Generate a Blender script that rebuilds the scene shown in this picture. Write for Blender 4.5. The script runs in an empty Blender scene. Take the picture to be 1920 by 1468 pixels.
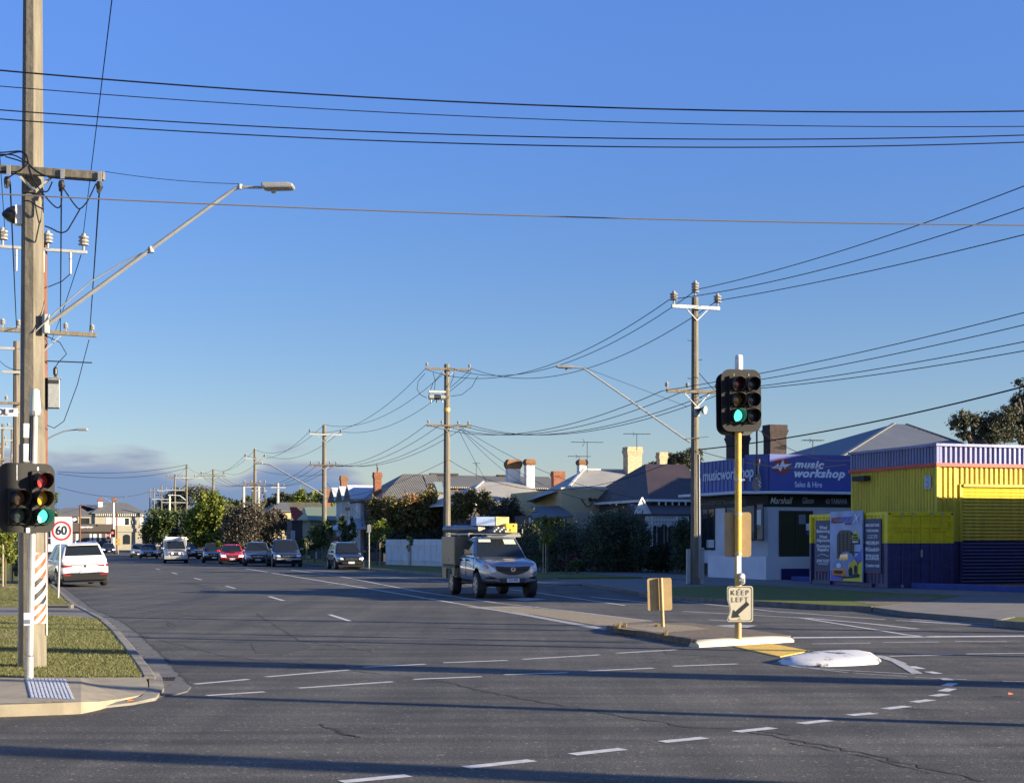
import bpy, bmesh, math, random
import numpy as np
from mathutils import Vector, Matrix
R = math.radians
C = bpy.context.scene.collection
sc = bpy.context.scene
rnd = random.Random(7)
# ---------------------------------------------------------------- camera, sky, sun, exposure
F, CX, HY, H = 2800.0, 960.0, 1015.0, 1.7
cam = bpy.data.objects.new("camera", bpy.data.cameras.new("camera"))
C.objects.link(cam)
cam.location = (0, 0, H); cam.rotation_euler = (R(90), 0, 0)
cam.data.sensor_width = 36; cam.data.lens = 36 * F / 1920
cam.data.shift_y = (HY - 734) / 1920
cam.data.clip_end = 12000
sc.camera = cam
SUN_EL, SUN_PHI = 13.5, 17.0
world = bpy.data.worlds.new("World"); sc.world = world; world.use_nodes = True
wn, wl = world.node_tree.nodes, world.node_tree.links
bg = wn["Background"]; bg.inputs[1].default_value = 0.054
sky = wn.new("ShaderNodeTexSky"); sky.sky_type = 'NISHITA'; sky.sun_disc = False
sky.sun_elevation = R(SUN_EL); sky.sun_rotation = R(90 + SUN_PHI)
sky.air_density = 1.0; sky.dust_density = 0.3; sky.ozone_density = 3.0; sky.altitude = 100
tc = wn.new("ShaderNodeTexCoord"); sep = wn.new("ShaderNodeSeparateXYZ"); wl.new(tc.outputs["Generated"], sep.inputs[0])
def wm(op, a, b=None, c=None, clamp=False):
    n = wn.new("ShaderNodeMath"); n.operation = op; n.use_clamp = clamp
    for i, v in enumerate((a, b, c)):
        if v is None: continue
        if isinstance(v, (int, float)): n.inputs[i].default_value = v
        else: wl.new(v, n.inputs[i])
    return n.outputs[0]
def wmap(v, a, b, c=0., d=1.):
    n = wn.new("ShaderNodeMapRange"); n.interpolation_type = 'SMOOTHSTEP'
    for i, x in enumerate((v, a, b, c, d)):
        if isinstance(x, (int, float)): n.inputs[i].default_value = x
        else: wl.new(x, n.inputs[i])
    return n.outputs[0]
mp = wn.new("ShaderNodeMapping"); wl.new(tc.outputs["Generated"], mp.inputs[0]); mp.inputs["Scale"].default_value = (5, 5, 30)
nz = wn.new("ShaderNodeTexNoise"); wl.new(mp.outputs[0], nz.inputs["Vector"]); nz.inputs["Scale"].default_value = 1.6; nz.inputs["Detail"].default_value = 7; nz.inputs["Roughness"].default_value = 0.55
# cloud top follows the azimuth: a bank low on the left of the street, fading towards the right
azi = wm('ARCTAN2', sep.outputs[0], sep.outputs[1])
top = wm('ADD', wmap(azi, -0.12, -0.05, 0.060, 0.010), wm('MULTIPLY', wm('SUBTRACT', wmap(azi, -0.25, -0.20), wmap(azi, -0.19, -0.15)), -0.018))
top2 = wm('ADD', top, wm('MULTIPLY', wm('SUBTRACT', nz.outputs["Fac"], 0.5), 0.055))
edge = wm('SUBTRACT', top2, sep.outputs[2])
mask = wmap(edge, -0.002, 0.010)
mask = wm('MULTIPLY', mask, wmap(sep.outputs[2], -0.01, 0.012, 0.35, 1.0))
cm = wn.new("ShaderNodeMixRGB"); cm.blend_type = 'MIX'
cc = wn.new("ShaderNodeMixRGB"); cc.inputs[1].default_value = (1.25, 1.95, 3.4, 1); cc.inputs[2].default_value = (2.5, 2.75, 3.5, 1)
wl.new(wmap(edge, 0.022, 0.0), cc.inputs[0])
hs = wn.new("ShaderNodeHueSaturation"); hs.inputs["Saturation"].default_value = 1.12
wl.new(sky.outputs[0], hs.inputs["Color"])
ad = wn.new("ShaderNodeMixRGB"); ad.blend_type = 'ADD'; wl.new(wmap(sep.outputs[2], 0.14, 0.40), ad.inputs[0]); tn = wn.new("ShaderNodeMixRGB"); tn.blend_type = 'MULTIPLY'; tn.inputs[0].default_value = 1; tm = wn.new("ShaderNodeMixRGB"); tm.inputs[1].default_value = (.95, .90, 1.06, 1); tm.inputs[2].default_value = (.90, .935, 1.30, 1); wl.new(wmap(sep.outputs[2], .04, .30), tm.inputs[0]); wl.new(tm.outputs[0], tn.inputs[2]); wl.new(hs.outputs[0], tn.inputs[1]); wl.new(tn.outputs[0], ad.inputs[1]); ad.inputs[2].default_value = (.22, .42, 1.25, 1)
wl.new(wm('MULTIPLY', mask, 0.92), cm.inputs[0]); wl.new(ad.outputs[0], cm.inputs[1]); wl.new(cc.outputs[0], cm.inputs[2])
wl.new(cm.outputs[0], bg.inputs[0])
sun = bpy.data.objects.new("sun", bpy.data.lights.new("sun", 'SUN')); C.objects.link(sun)
sun.data.energy = 5.0; sun.data.angle = R(0.5); sun.data.color = (1.0, 0.85, 0.62)
sd = Vector((math.cos(R(SUN_EL)) * math.cos(R(SUN_PHI)), -math.cos(R(SUN_EL)) * math.sin(R(SUN_PHI)), math.sin(R(SUN_EL))))
sun.rotation_euler = sd.to_track_quat('Z', 'Y').to_euler(); sun.location = (30, -10, 30)
sc.view_settings.view_transform = 'Standard'; sc.view_settings.look = 'None'
sc.view_settings.gamma = 1; sc.view_settings.exposure = 1.5
sc.render.engine = 'CYCLES'
sc.cycles.max_bounces = 6; sc.cycles.transparent_max_bounces = 8
# ---------------------------------------------------------------- frames
AA = math.atan(950 / 2800)                      # street direction, left of the view axis
cA, sA = math.cos(AA), math.sin(AA)
def at(px, py, Y): return Vector(((px - CX) / F * Y, Y, H + (HY - py) / F * Y))
def g(px, py, z=0.0):
    Y = F * (H - z) / (py - HY); return Vector(((px - CX) / F * Y, Y, z))
def ab(a, b, z=0.0): return Vector((a * cA - b * sA, a * sA + b * cA, z))
def pa(px, a, z=0.0):                            # point on street-parallel line 'a' seen at pixel column px
    k = (px - CX) / F; Y = a / (k * cA + sA); return Vector((k * Y, Y, z))
def hit(P, px, d):
    k = (px - CX) / F; return (k * P.y - P.x) / (d[0] - k * d[1])
CD, SD = (cA, sA), (-sA, cA)
def zz(P, py): return H + (HY - py) / F * P.y
# ---------------------------------------------------------------- materials
_m = {}
def mat(name, col=(.5, .5, .5), rough=.6, metal=0., noise=None, bump=None, spec=None, emit=None, coat=0., wave=None, isl=None, trans=0., col2=None):
    """noise=(scale, amount[, detail]) varies brightness; bump=(scale, strength, distance); wave=(axis, scale, strength) ribs; isl=(colour list) per leaf."""
    if name in _m: return _m[name]
    m = bpy.data.materials.new(name); m.use_nodes = True
    n, l = m.node_tree.nodes, m.node_tree.links
    b = n["Principled BSDF"]
    b.inputs["Base Color"].default_value = (*col, 1); b.inputs["Roughness"].default_value = rough; b.inputs["Metallic"].default_value = metal
    if spec is not None: b.inputs["Specular IOR Level"].default_value = spec
    if coat: b.inputs["Coat Weight"].default_value = coat; b.inputs["Coat Roughness"].default_value = .04
    if emit: b.inputs["Emission Color"].default_value = (*emit[:3], 1); b.inputs["Emission Strength"].default_value = emit[3]
    t = n.new("ShaderNodeTexCoord"); co = t.outputs["Object"]
    if noise:
        z = n.new("ShaderNodeTexNoise"); z.inputs["Scale"].default_value = noise[0]; z.inputs["Detail"].default_value = noise[2] if len(noise) > 2 else 6; z.inputs["Roughness"].default_value = .65
        if len(noise) > 3:
            mm = n.new("ShaderNodeMapping"); mm.inputs["Scale"].default_value = noise[3]; l.new(co, mm.inputs[0]); l.new(mm.outputs[0], z.inputs["Vector"])
        else: l.new(co, z.inputs["Vector"])
        r = n.new("ShaderNodeValToRGB"); r.color_ramp.elements[0].position = .3; r.color_ramp.elements[1].position = .7
        a = noise[1]; c2 = col2 or tuple(min(1, c * (1 + a)) for c in col)
        r.color_ramp.elements[0].color = (*[c * (1 - a) for c in col], 1); r.color_ramp.elements[1].color = (*c2, 1)
        l.new(z.outputs["Fac"], r.inputs[0]); l.new(r.outputs[0], b.inputs["Base Color"])
    if isl:
        gm = n.new("ShaderNodeNewGeometry"); r = n.new("ShaderNodeValToRGB"); e = r.color_ramp.elements
        while len(e) < len(isl): e.new(.5)
        for i, c in enumerate(isl): e[i].position = i / (len(isl) - 1) if len(isl) > 1 else 0; e[i].color = (*c, 1)
        l.new(gm.outputs["Random Per Island"], r.inputs[0]); l.new(r.outputs[0], b.inputs["Base Color"])
        tr = n.new("ShaderNodeBsdfTranslucent"); l.new(r.outputs[0], tr.inputs[0]); mx = n.new("ShaderNodeMixShader"); mx.inputs[0].default_value = trans or .25
        l.new(b.outputs[0], mx.inputs[1]); l.new(tr.outputs[0], mx.inputs[2]); l.new(mx.outputs[0], n["Material Output"].inputs[0])
    if bump or wave:
        bp = n.new("ShaderNodeBump")
        if wave:
            w = n.new("ShaderNodeTexWave"); w.bands_direction = wave[0]; w.inputs["Scale"].default_value = wave[1]; l.new(co, w.inputs["Vector"]); l.new(w.outputs["Fac"], bp.inputs["Height"])
            bp.inputs["Strength"].default_value = wave[2]; bp.inputs["Distance"].default_value = .03
        else:
            z2 = n.new("ShaderNodeTexNoise"); z2.inputs["Scale"].default_value = bump[0]; z2.inputs["Detail"].default_value = 5; l.new(co, z2.inputs["Vector"]); l.new(z2.outputs["Fac"], bp.inputs["Height"])
            bp.inputs["Strength"].default_value = bump[1]; bp.inputs["Distance"].default_value = bump[2]
        l.new(bp.outputs[0], b.inputs["Normal"])
    _m[name] = m; return m
def asphalt_material():
    m = bpy.data.materials.new("asphalt"); m.use_nodes = True; n, l = m.node_tree.nodes, m.node_tree.links; b = n["Principled BSDF"]
    t = n.new("ShaderNodeTexCoord")
    def noise(s, d, sc=None, ro=.6):
        z = n.new("ShaderNodeTexNoise"); z.inputs["Scale"].default_value = s; z.inputs["Detail"].default_value = d; z.inputs["Roughness"].default_value = ro
        if sc:
            mm = n.new("ShaderNodeMapping"); mm.inputs["Scale"].default_value = sc[:3]; mm.inputs["Rotation"].default_value = (0, 0, sc[3]); l.new(t.outputs["Object"], mm.inputs[0]); l.new(mm.outputs[0], z.inputs["Vector"])
        else: l.new(t.outputs["Object"], z.inputs["Vector"])
        return z.outputs["Fac"]
    def ramp(v, p0, c0, p1, c1):
        r = n.new("ShaderNodeValToRGB"); r.color_ramp.elements[0].position = p0; r.color_ramp.elements[1].position = p1
        r.color_ramp.elements[0].color = (*c0, 1); r.color_ramp.elements[1].color = (*c1, 1); l.new(v, r.inputs[0]); return r.outputs[0]
    def mix(mode, f, a, c):
        x = n.new("ShaderNodeMixRGB"); x.blend_type = mode; x.inputs[0].default_value = f; l.new(a, x.inputs[1]); l.new(c, x.inputs[2]); return x.outputs[0]
    base = ramp(noise(.35, 5), .3, (.060, .059, .055), .72, (.094, .092, .084))
    worn = ramp(noise(1., 4, (.12, 1.6, 1, -.12)), .42, (.74, .74, .75), .66, (1.28, 1.26, 1.2))
    grit = ramp(noise(45, 3, None, .8), .34, (.34, .34, .35), .70, (2.0, 1.96, 1.85))
    vor = n.new("ShaderNodeTexVoronoi"); vor.inputs["Scale"].default_value = 38; l.new(t.outputs["Object"], vor.inputs["Vector"])
    wn2 = n.new("ShaderNodeTexWhiteNoise"); l.new(vor.outputs["Color"], wn2.inputs["Vector"])
    chip = ramp(wn2.outputs["Value"], .955, (1, 1, 1), .995, (2.6, 2.5, 2.3))
    stain = ramp(noise(.9, 6, None, .7), .56, (1, 1, 1), .70, (.70, .70, .72))
    lane = ramp(noise(1., 3, (1.5, .05, 1, -.33)), .40, (.86, .86, .86), .62, (1.12, 1.12, 1.1))
    c = mix('MULTIPLY', 1, mix('MULTIPLY', 1, mix('MULTIPLY', 1, base, worn), grit), chip)
    c = mix('MULTIPLY', 1, mix('MULTIPLY', 1, c, stain), lane)
    l.new(c, b.inputs["Base Color"]); b.inputs["Roughness"].default_value = .8; b.inputs["Specular IOR Level"].default_value = .3
    bp = n.new("ShaderNodeBump"); bp.inputs["Strength"].default_value = .55; bp.inputs["Distance"].default_value = .012; l.new(noise(60, 4), bp.inputs["Height"]); l.new(bp.outputs[0], b.inputs["Normal"])
    return m
_m["asphalt"] = asphalt_material()
def grass_material():
    m = bpy.data.materials.new("grass"); m.use_nodes = True; n, l = m.node_tree.nodes, m.node_tree.links; b = n["Principled BSDF"]; t = n.new("ShaderNodeTexCoord")
    z = n.new("ShaderNodeTexNoise"); z.inputs["Scale"].default_value = 1.3; z.inputs["Detail"].default_value = 8; z.inputs["Roughness"].default_value = .7; l.new(t.outputs["Object"], z.inputs["Vector"])
    r = n.new("ShaderNodeValToRGB"); e = r.color_ramp.elements; e[0].position = .32; e[0].color = (.20, .15, .07, 1); e[1].position = .46; e[1].color = (.14, .15, .045, 1); e2 = e.new(.62); e2.color = (.11, .155, .035, 1)
    z2 = n.new("ShaderNodeTexNoise"); z2.inputs["Scale"].default_value = 38; z2.inputs["Detail"].default_value = 3; l.new(t.outputs["Object"], z2.inputs["Vector"])
    r2 = n.new("ShaderNodeValToRGB"); r2.color_ramp.elements[0].position = .35; r2.color_ramp.elements[1].position = .68; r2.color_ramp.elements[0].color = (.55, .55, .55, 1); r2.color_ramp.elements[1].color = (1.45, 1.4, 1.3, 1)
    x = n.new("ShaderNodeMixRGB"); x.blend_type = 'MULTIPLY'; x.inputs[0].default_value = 1
    l.new(z.outputs["Fac"], r.inputs[0]); l.new(z2.outputs["Fac"], r2.inputs[0]); l.new(r.outputs[0], x.inputs[1]); l.new(r2.outputs[0], x.inputs[2]); l.new(x.outputs[0], b.inputs["Base Color"]); b.inputs["Roughness"].default_value = .9
    b.inputs["Specular IOR Level"].default_value = .1
    return m
_m["grass"] = grass_material()
M = lambda k: _m[k]
mat("concrete", (.27, .235, .165), .85, noise=(2.2, .25), bump=(40, .3, .005))
mat("kerb_concrete", (.16, .15, .125), .85, noise=(2.5, .45, 8), bump=(30, .4, .008))
mat("gutter_concrete", (.105, .102, .095), .85, noise=(2.2, .35, 8), bump=(40, .3, .005))
mat("old_concrete", (.30, .245, .135), .9, noise=(7, .35), bump=(14, .9, .03))
mat("path_concrete", (.14, .133, .12), .9, noise=(1.5, .2), bump=(40, .3, .005))
mat("dirt", (.13, .10, .07), .95, noise=(9, .4), bump=(30, .6, .02))
mat("gravel", (.24, .20, .13), .95, noise=(22, .6, 4), bump=(50, .8, .02))
mat("earth", (.10, .10, .05), .95, noise=(.2, .3))
mat("road_paint", (.50, .50, .49), .7, noise=(9, .30, 8), col2=(.60, .60, .59))
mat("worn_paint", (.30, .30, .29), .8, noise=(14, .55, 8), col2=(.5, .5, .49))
mat("tactile_yellow", (.62, .40, .07), .7, noise=(12, .2))
mat("tactile_white", (.55, .55, .53), .6, noise=(6, .12))
mat("crack", (.02, .02, .02), .95)
mat("patch", (.038, .038, .037), .9, noise=(20, .3))
mat("timber", (.155, .135, .10), .85, noise=(3, .42, 8, (6, 6, .35)), bump=(12, .5, .02), col2=(.22, .195, .145))
mat("timber_dark", (.15, .06, .035), .85, noise=(3, .35, 8, (6, 6, .35)))
mat("timber_grey", (.15, .125, .095), .85, noise=(3, .4, 8, (6, 6, .35)))
mat("galv", (.36, .36, .34), .5, .35, noise=(6, .15))
mat("cable", (.010, .012, .02), .8, spec=.1)
mat("cable_pale", (.15, .14, .135), .5)
mat("porcelain", (.30, .28, .25), .3)
mat("black_metal", (.018, .018, .02), .5)
mat("board_black", (.022, .022, .021), .6, spec=.15)
mat("visor_black", (.012, .012, .014), .4)
mat("grey_metal", (.3, .31, .3), .5, .4, noise=(25, .25))
mat("white_paint", (.66, .66, .63), .45)
mat("cap_green", (.42, .50, .44), .4)
mat("yellow_pole", (.58, .33, .045), .5, noise=(2, .18, 5, (2, 2, 3)))
mat("sign_back", (.34, .24, .115), .5, .2, noise=(5, .15))
mat("sign_cream", (.52, .48, .36), .5, noise=(4, .05))
mat("sign_black", (.015, .015, .015), .6)
mat("red_paint", (.62, .03, .02), .5)
mat("orange_red", (.55, .07, .025), .5, noise=(14, .12))
mat("lens_red", (.55, .04, .04), .15, coat=.5)
mat("lens_amber", (.62, .33, .02), .15, coat=.5)
mat("lens_green", (.10, .16, .12), .15, coat=.5)
mat("lens_brown", (.20, .10, .04), .15, coat=.5)
mat("lens_dark", (.03, .03, .035), .2)
mat("lens_lit", (.02, .35, .25), .3, emit=(.02, .55, .36, .35))
mat("lens_dim", (.02, .2, .15), .3, emit=(.02, .35, .25, .5))
mat("tyre", (.018, .018, .019), .75)
mat("rim", (.35, .35, .36), .3, .8)
mat("rim_dark", (.06, .06, .065), .4, .6)
mat("car_glass", (.012, .016, .02), .04, spec=.45)
mat("black_plastic", (.010, .010, .011), .6, spec=.25)
mat("chrome", (.6, .6, .6), .15, 1.)
mat("headlight", (.68, .70, .70), .15, 0, coat=1.)
mat("headlight_on", (.9, .88, .8), .1, emit=(1, .93, .78, 3.0))
mat("tail_red", (.30, .01, .012), .12, coat=1.)
mat("indicator", (.65, .16, .02), .15, coat=1.)
mat("plate_white", (.62, .64, .66), .5)
mat("plate_blue", (.05, .08, .3), .5)
mat("visor_cream", (.5, .52, .4), .6)
mat("skin", (.45, .24, .15), .6)
mat("leaf_bright", isl=((.05, .08, .01), (.12, .16, .018), (.20, .24, .03), (.27, .27, .04)), trans=.3)
mat("leaf_green", isl=((.035, .06, .016), (.07, .10, .022), (.11, .15, .03)), trans=.25)
mat("leaf_dark", isl=((.022, .034, .018), (.04, .055, .024), (.065, .08, .034)), trans=.15)
mat("leaf_hedge", isl=((.03, .048, .024), (.055, .075, .032), (.085, .10, .045)), trans=.15)
mat("leaf_magnolia", isl=((.03, .045, .015), (.09, .10, .02), (.20, .18, .03), (.32, .16, .05)), trans=.2)
mat("leaf_rust", isl=((.22, .10, .04), (.34, .16, .06), (.26, .20, .05)), trans=.2)
mat("leaf_twiggy", isl=((.05, .042, .035), (.09, .072, .055), (.13, .105, .07), (.06, .07, .03)), trans=.2)
mat("leaf_pine", isl=((.035, .045, .024), (.075, .08, .04), (.14, .13, .065)), trans=.15)
mat("leaf_red", isl=((.06, .01, .015), (.11, .02, .03)), trans=.2)
mat("bark", (.11, .085, .06), .9, noise=(6, .3), bump=(18, .6, .02))
mat("stake", (.42, .34, .22), .8, noise=(5, .2))
mat("roof_grey", (.34, .325, .28), .5, 0, wave=('X', 3.0, .9), noise=(.8, .12))
mat("roof_dark", (.135, .13, .105), .55, 0, wave=('X', 1.6, .8), noise=(.8, .15))
mat("roof_black", (.06, .06, .058), .5, .2, wave=('X', 1.6, .8))
mat("roof_white", (.50, .52, .54), .5, .1, wave=('Y', 2.0, .6))
mat("roof_blue_grey", (.13, .14, .155), .5, .2, wave=('X', 2.4, .8), noise=(.8, .12))
mat("roof_brown", (.05, .034, .03), .6, 0, wave=('X', 2.6, .9), noise=(.6, .25))
mat("roof_green", (.17, .22, .15), .5, .1, wave=('X', 2.0, .5))
mat("roof_red", (.30, .045, .035), .6, wave=('Y', 2.0, .5))
mat("roof_moss", (.11, .095, .045), .8, noise=(2, .4))
mat("roof_slate", (.13, .13, .12), .7, wave=('Z', 3.0, .5), noise=(2, .2))
mat("cream_wall", (.50, .41, .23), .85, noise=(.8, .14))
mat("shop_white", (.62, .62, .66), .8, noise=(1, .08))
mat("weatherboard", (.52, .53, .55), .7, wave=('Z', 2.6, .7))
mat("weatherboard_green", (.25, .26, .19), .7, wave=('Z', 2.6, .7))
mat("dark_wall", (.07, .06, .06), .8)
mat("stone_render", (.30, .28, .22), .85, noise=(.8, .1))
mat("dark_fascia", (.065, .05, .04), .6)
mat("brick_red", (.22, .085, .045), .85, noise=(7, .4), bump=(14, .5, .02))
mat("brick_cream", (.42, .345, .215), .85, noise=(7, .25), bump=(14, .5, .02))
mat("brick_dark", (.045, .032, .03), .9, noise=(7, .4), bump=(14, .5, .02))
mat("terracotta", (.20, .10, .045), .85, noise=(5, .35))
mat("trim_white", (.66, .66, .62), .6)
mat("window_glass", (.02, .025, .03), .06, spec=.8)
mat("window_pale", (.55, .57, .58), .5)
mat("plinth", (.035, .033, .032), .8)
mat("sign_blue", (.07, .10, .30), .5, noise=(1.2, .15, 5, (5, 5, .4)))
mat("sign_blue_panel", (.035, .06, .27), .5)
mat("sign_red", (.28, .03, .03), .5)
mat("sign_white", (.72, .74, .78), .5)
mat("letter_grey", (.45, .5, .6), .5)
mat("letter_dim", (.20, .22, .25), .6)
mat("guitar_face", (.22, .17, .15), .4)
mat("yb_yellow", (.60, .47, .03), .55, noise=(1.6, .22, 8, (3, 3, .35)))
mat("yb_blue", (.03, .032, .10), .45, noise=(2, .25))
mat("yb_band", (.15, .16, .30), .38, .3, noise=(.8, .25, 6, (3, 3, .3)))
mat("yb_red", (.58, .05, .03), .5)
mat("cont_yellow", (.82, .63, .012), .5, noise=(2, .15))
mat("cont_blue", (.042, .042, .125), .42, noise=(2.5, .35))
mat("panel_navy", (.035, .045, .12), .5)
mat("poster_sky", (.26, .34, .55), .4, noise=(.8, .3))
mat("poster_yellow", (.62, .62, .03), .4)
mat("poster_blue", (.04, .09, .55), .4)
mat("navy_wall", (.012, .016, .12), .5)
mat("kerb_blue", (.03, .05, .22), .7, noise=(3, .25))
mat("canopy_tan", (.20, .165, .11), .4, .5, noise=(1.5, .1))
mat("canopy_dark", (.045, .04, .035), .5, .3)
mat("alu", (.34, .35, .36), .4, .6)
mat("pipe_grey", (.10, .12, .15), .35, .2)
mat("load_blue", (.22, .30, .48), .6, noise=(30, .5, 3))
mat("load_yellow", (.75, .60, .22), .6)
mat("yellow_plastic", (.72, .42, .04), .5)
mat("fence_post", (.22, .23, .25), .8)
mat("fence_white", (.70, .70, .70), .8, noise=(2, .1))
mat("fence_dark", (.06, .05, .045), .9, noise=(3, .3))
mat("rust_red", (.22, .07, .05), .8)
def paint(name, c, r=.22, metal=.3): return mat("paint_" + name, c, r, metal, coat=.9)
# ---------------------------------------------------------------- object helpers
def props(o, label=None, cat=None, group=None, kind=None):
    if label: o["label"] = label
    if cat: o["category"] = cat
    if group: o["group"] = group
    if kind: o["kind"] = kind
    return o
def thing(name, label, cat, loc=(0, 0, 0), rz=0., group=None):
    o = bpy.data.objects.new(name, None); o.empty_display_size = .2; C.objects.link(o)
    o.location = loc; o.rotation_euler = (0, 0, rz); return props(o, label, cat, group)
def copy_tree(o, parent=None):
    c = o.copy(); C.objects.link(c); c.parent = parent
    for ch in list(o.children): copy_tree(ch, c)
    return c
class MB:
    def __init__(s): s.v = []; s.f = []; s.mi = []
    def add(s, vs, fs, mi=0):
        b = len(s.v); s.v += [tuple(v) for v in vs]; s.f += [tuple(i + b for i in f) for f in fs]; s.mi += [mi] * len(fs); return s
    def box(s, x0, x1, y0, y1, z0, z1, mi=0):
        v = [(x, y, z) for z in (z0, z1) for y in (y0, y1) for x in (x0, x1)]
        return s.add(v, [(0, 2, 3, 1), (4, 5, 7, 6), (0, 1, 5, 4), (2, 6, 7, 3), (0, 4, 6, 2), (1, 3, 7, 5)], mi)
    def hexa(s, p, mi=0):       # p: 4 bottom ccw + 4 top ccw
        return s.add(p, [(3, 2, 1, 0), (4, 5, 6, 7), (0, 1, 5, 4), (1, 2, 6, 5), (2, 3, 7, 6), (3, 0, 4, 7)], mi)
    def bar(s, p0, p1, w, h, mi=0):
        p0, p1 = Vector(p0), Vector(p1); d = (p1 - p0).normalized(); up = Vector((0, 0, 1)) if abs(d.z) < .95 else Vector((0, 1, 0))
        a = d.cross(up).normalized() * (w / 2); b = d.cross(a).normalized() * (h / 2)
        return s.hexa([p0 - a - b, p0 + a - b, p0 + a + b, p0 - a + b, p1 - a - b, p1 + a - b, p1 + a + b, p1 - a + b], mi)
    def tube(s, pts, r, n=8, mi=0, cap=True):
        pts = [Vector(p) for p in pts]; rs = r if isinstance(r, (list, tuple)) else [r] * len(pts); rings = []; prev = None
        for i, p in enumerate(pts):
            d = (pts[min(i + 1, len(pts) - 1)] - pts[max(i - 1, 0)]).normalized()
            if prev is None: a = d.cross(Vector((0, 0, 1)) if abs(d.z) < .9 else Vector((1, 0, 0))).normalized()
            else:
                a = (prev - d * prev.dot(d)).normalized()
            prev = a; b = d.cross(a)
            rings.append([p + (a * math.cos(2 * math.pi * k / n) + b * math.sin(2 * math.pi * k / n)) * rs[i] for k in range(n)])
        v = [q for rg in rings for q in rg]; f = []
        for i in range(len(rings) - 1):
            for k in range(n): f.append((i * n + k, i * n + (k + 1) % n, (i + 1) * n + (k + 1) % n, (i + 1) * n + k))
        if cap: f.append(tuple(range(n))[::-1]); f.append(tuple((len(rings) - 1) * n + k for k in range(n)))
        return s.add(v, f, mi)
    def cyl(s, p0, p1, r0, r1=None, n=12, mi=0): return s.tube([p0, p1], [r0, r0 if r1 is None else r1], n, mi)
    def lathe(s, prof, n=14, c=(0, 0, 0), ax='z', mi=0):   # prof: (r, h) ; closed at both ends
        v = []; c = Vector(c)
        for r, h in prof:
            for k in range(n):
                t = 2 * math.pi * k / n; x, y = r * math.cos(t), r * math.sin(t)
                v.append(c + (Vector((x, y, h)) if ax == 'z' else Vector((h, x, y)) if ax == 'x' else Vector((y, h, x))))
        f = [(i * n + k, i * n + (k + 1) % n, (i + 1) * n + (k + 1) % n, (i + 1) * n + k) for i in range(len(prof) - 1) for k in range(n)]
        f.append(tuple(range(n))[::-1]); f.append(tuple((len(prof) - 1) * n + k for k in range(n)))
        return s.add(v, f, mi)
    def slab(s, pts, z0, z1, mi=0):    # xy outline extruded
        n = len(pts); v = [(p[0], p[1], z0) for p in pts] + [(p[0], p[1], z1) for p in pts]
        return s.add(v, [tuple(range(n))[::-1], tuple(range(n, 2 * n))] + [(i, (i + 1) % n, n + (i + 1) % n, n + i) for i in range(n)], mi)
    def plate(s, pts, y0, y1, mi=0):   # xz outline extruded along y (y0 = front)
        n = len(pts); v = [(p[0], y0, p[1]) for p in pts] + [(p[0], y1, p[1]) for p in pts]
        return s.add(v, [tuple(range(n)), tuple(range(n, 2 * n))[::-1]] + [(i, (i + 1) % n, n + (i + 1) % n, n + i)[::-1] for i in range(n)], mi)
    def platex(s, pts, x0, x1, mi=0):  # yz outline extruded along x
        n = len(pts); v = [(x0, p[0], p[1]) for p in pts] + [(x1, p[0], p[1]) for p in pts]
        return s.add(v, [tuple(range(n))[::-1], tuple(range(n, 2 * n))] + [(i, (i + 1) % n, n + (i + 1) % n, n + i) for i in range(n)], mi)
    def build(s, name, m, parent=None, smooth=False, bevel=0., loc=None, rz=None, fix=True):
        me = bpy.data.meshes.new(name); me.from_pydata(s.v, [], s.f)
        for x in (m if isinstance(m, (list, tuple)) else [m]): me.materials.append(_m[x] if isinstance(x, str) else x)
        me.polygons.foreach_set("material_index", s.mi)
        if fix:
            bm = bmesh.new(); bm.from_mesh(me); bmesh.ops.recalc_face_normals(bm, faces=bm.faces[:]); bm.to_mesh(me); bm.free()
        if smooth:
            me.shade_smooth()
            try: me.set_sharp_from_angle(angle=R(38))
            except Exception: pass
        o = bpy.data.objects.new(name, me); C.objects.link(o); o.parent = parent
        if loc is not None: o.location = loc
        if rz is not None: o.rotation_euler = (0, 0, rz)
        if bevel:
            b = o.modifiers.new("b", 'BEVEL'); b.width = bevel; b.segments = 2; b.limit_method = 'ANGLE'
        return o
def rrect(w, h, r, n=5, cx=0., cz=0.):
    o = []
    for sx, sz, a0 in ((1, 1, 0), (-1, 1, 90), (-1, -1, 180), (1, -1, 270)):
        for i in range(n + 1):
            a = R(a0 + 90 * i / n); o.append((cx + sx * (w / 2 - r) + r * math.cos(a), cz + sz * (h / 2 - r) + r * math.sin(a)))
    return o
def disc(r, n=24, cx=0., cz=0., sx=1.): return [(cx + r * sx * math.cos(2 * math.pi * k / n), cz + r * math.sin(2 * math.pi * k / n)) for k in range(n)]
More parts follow.
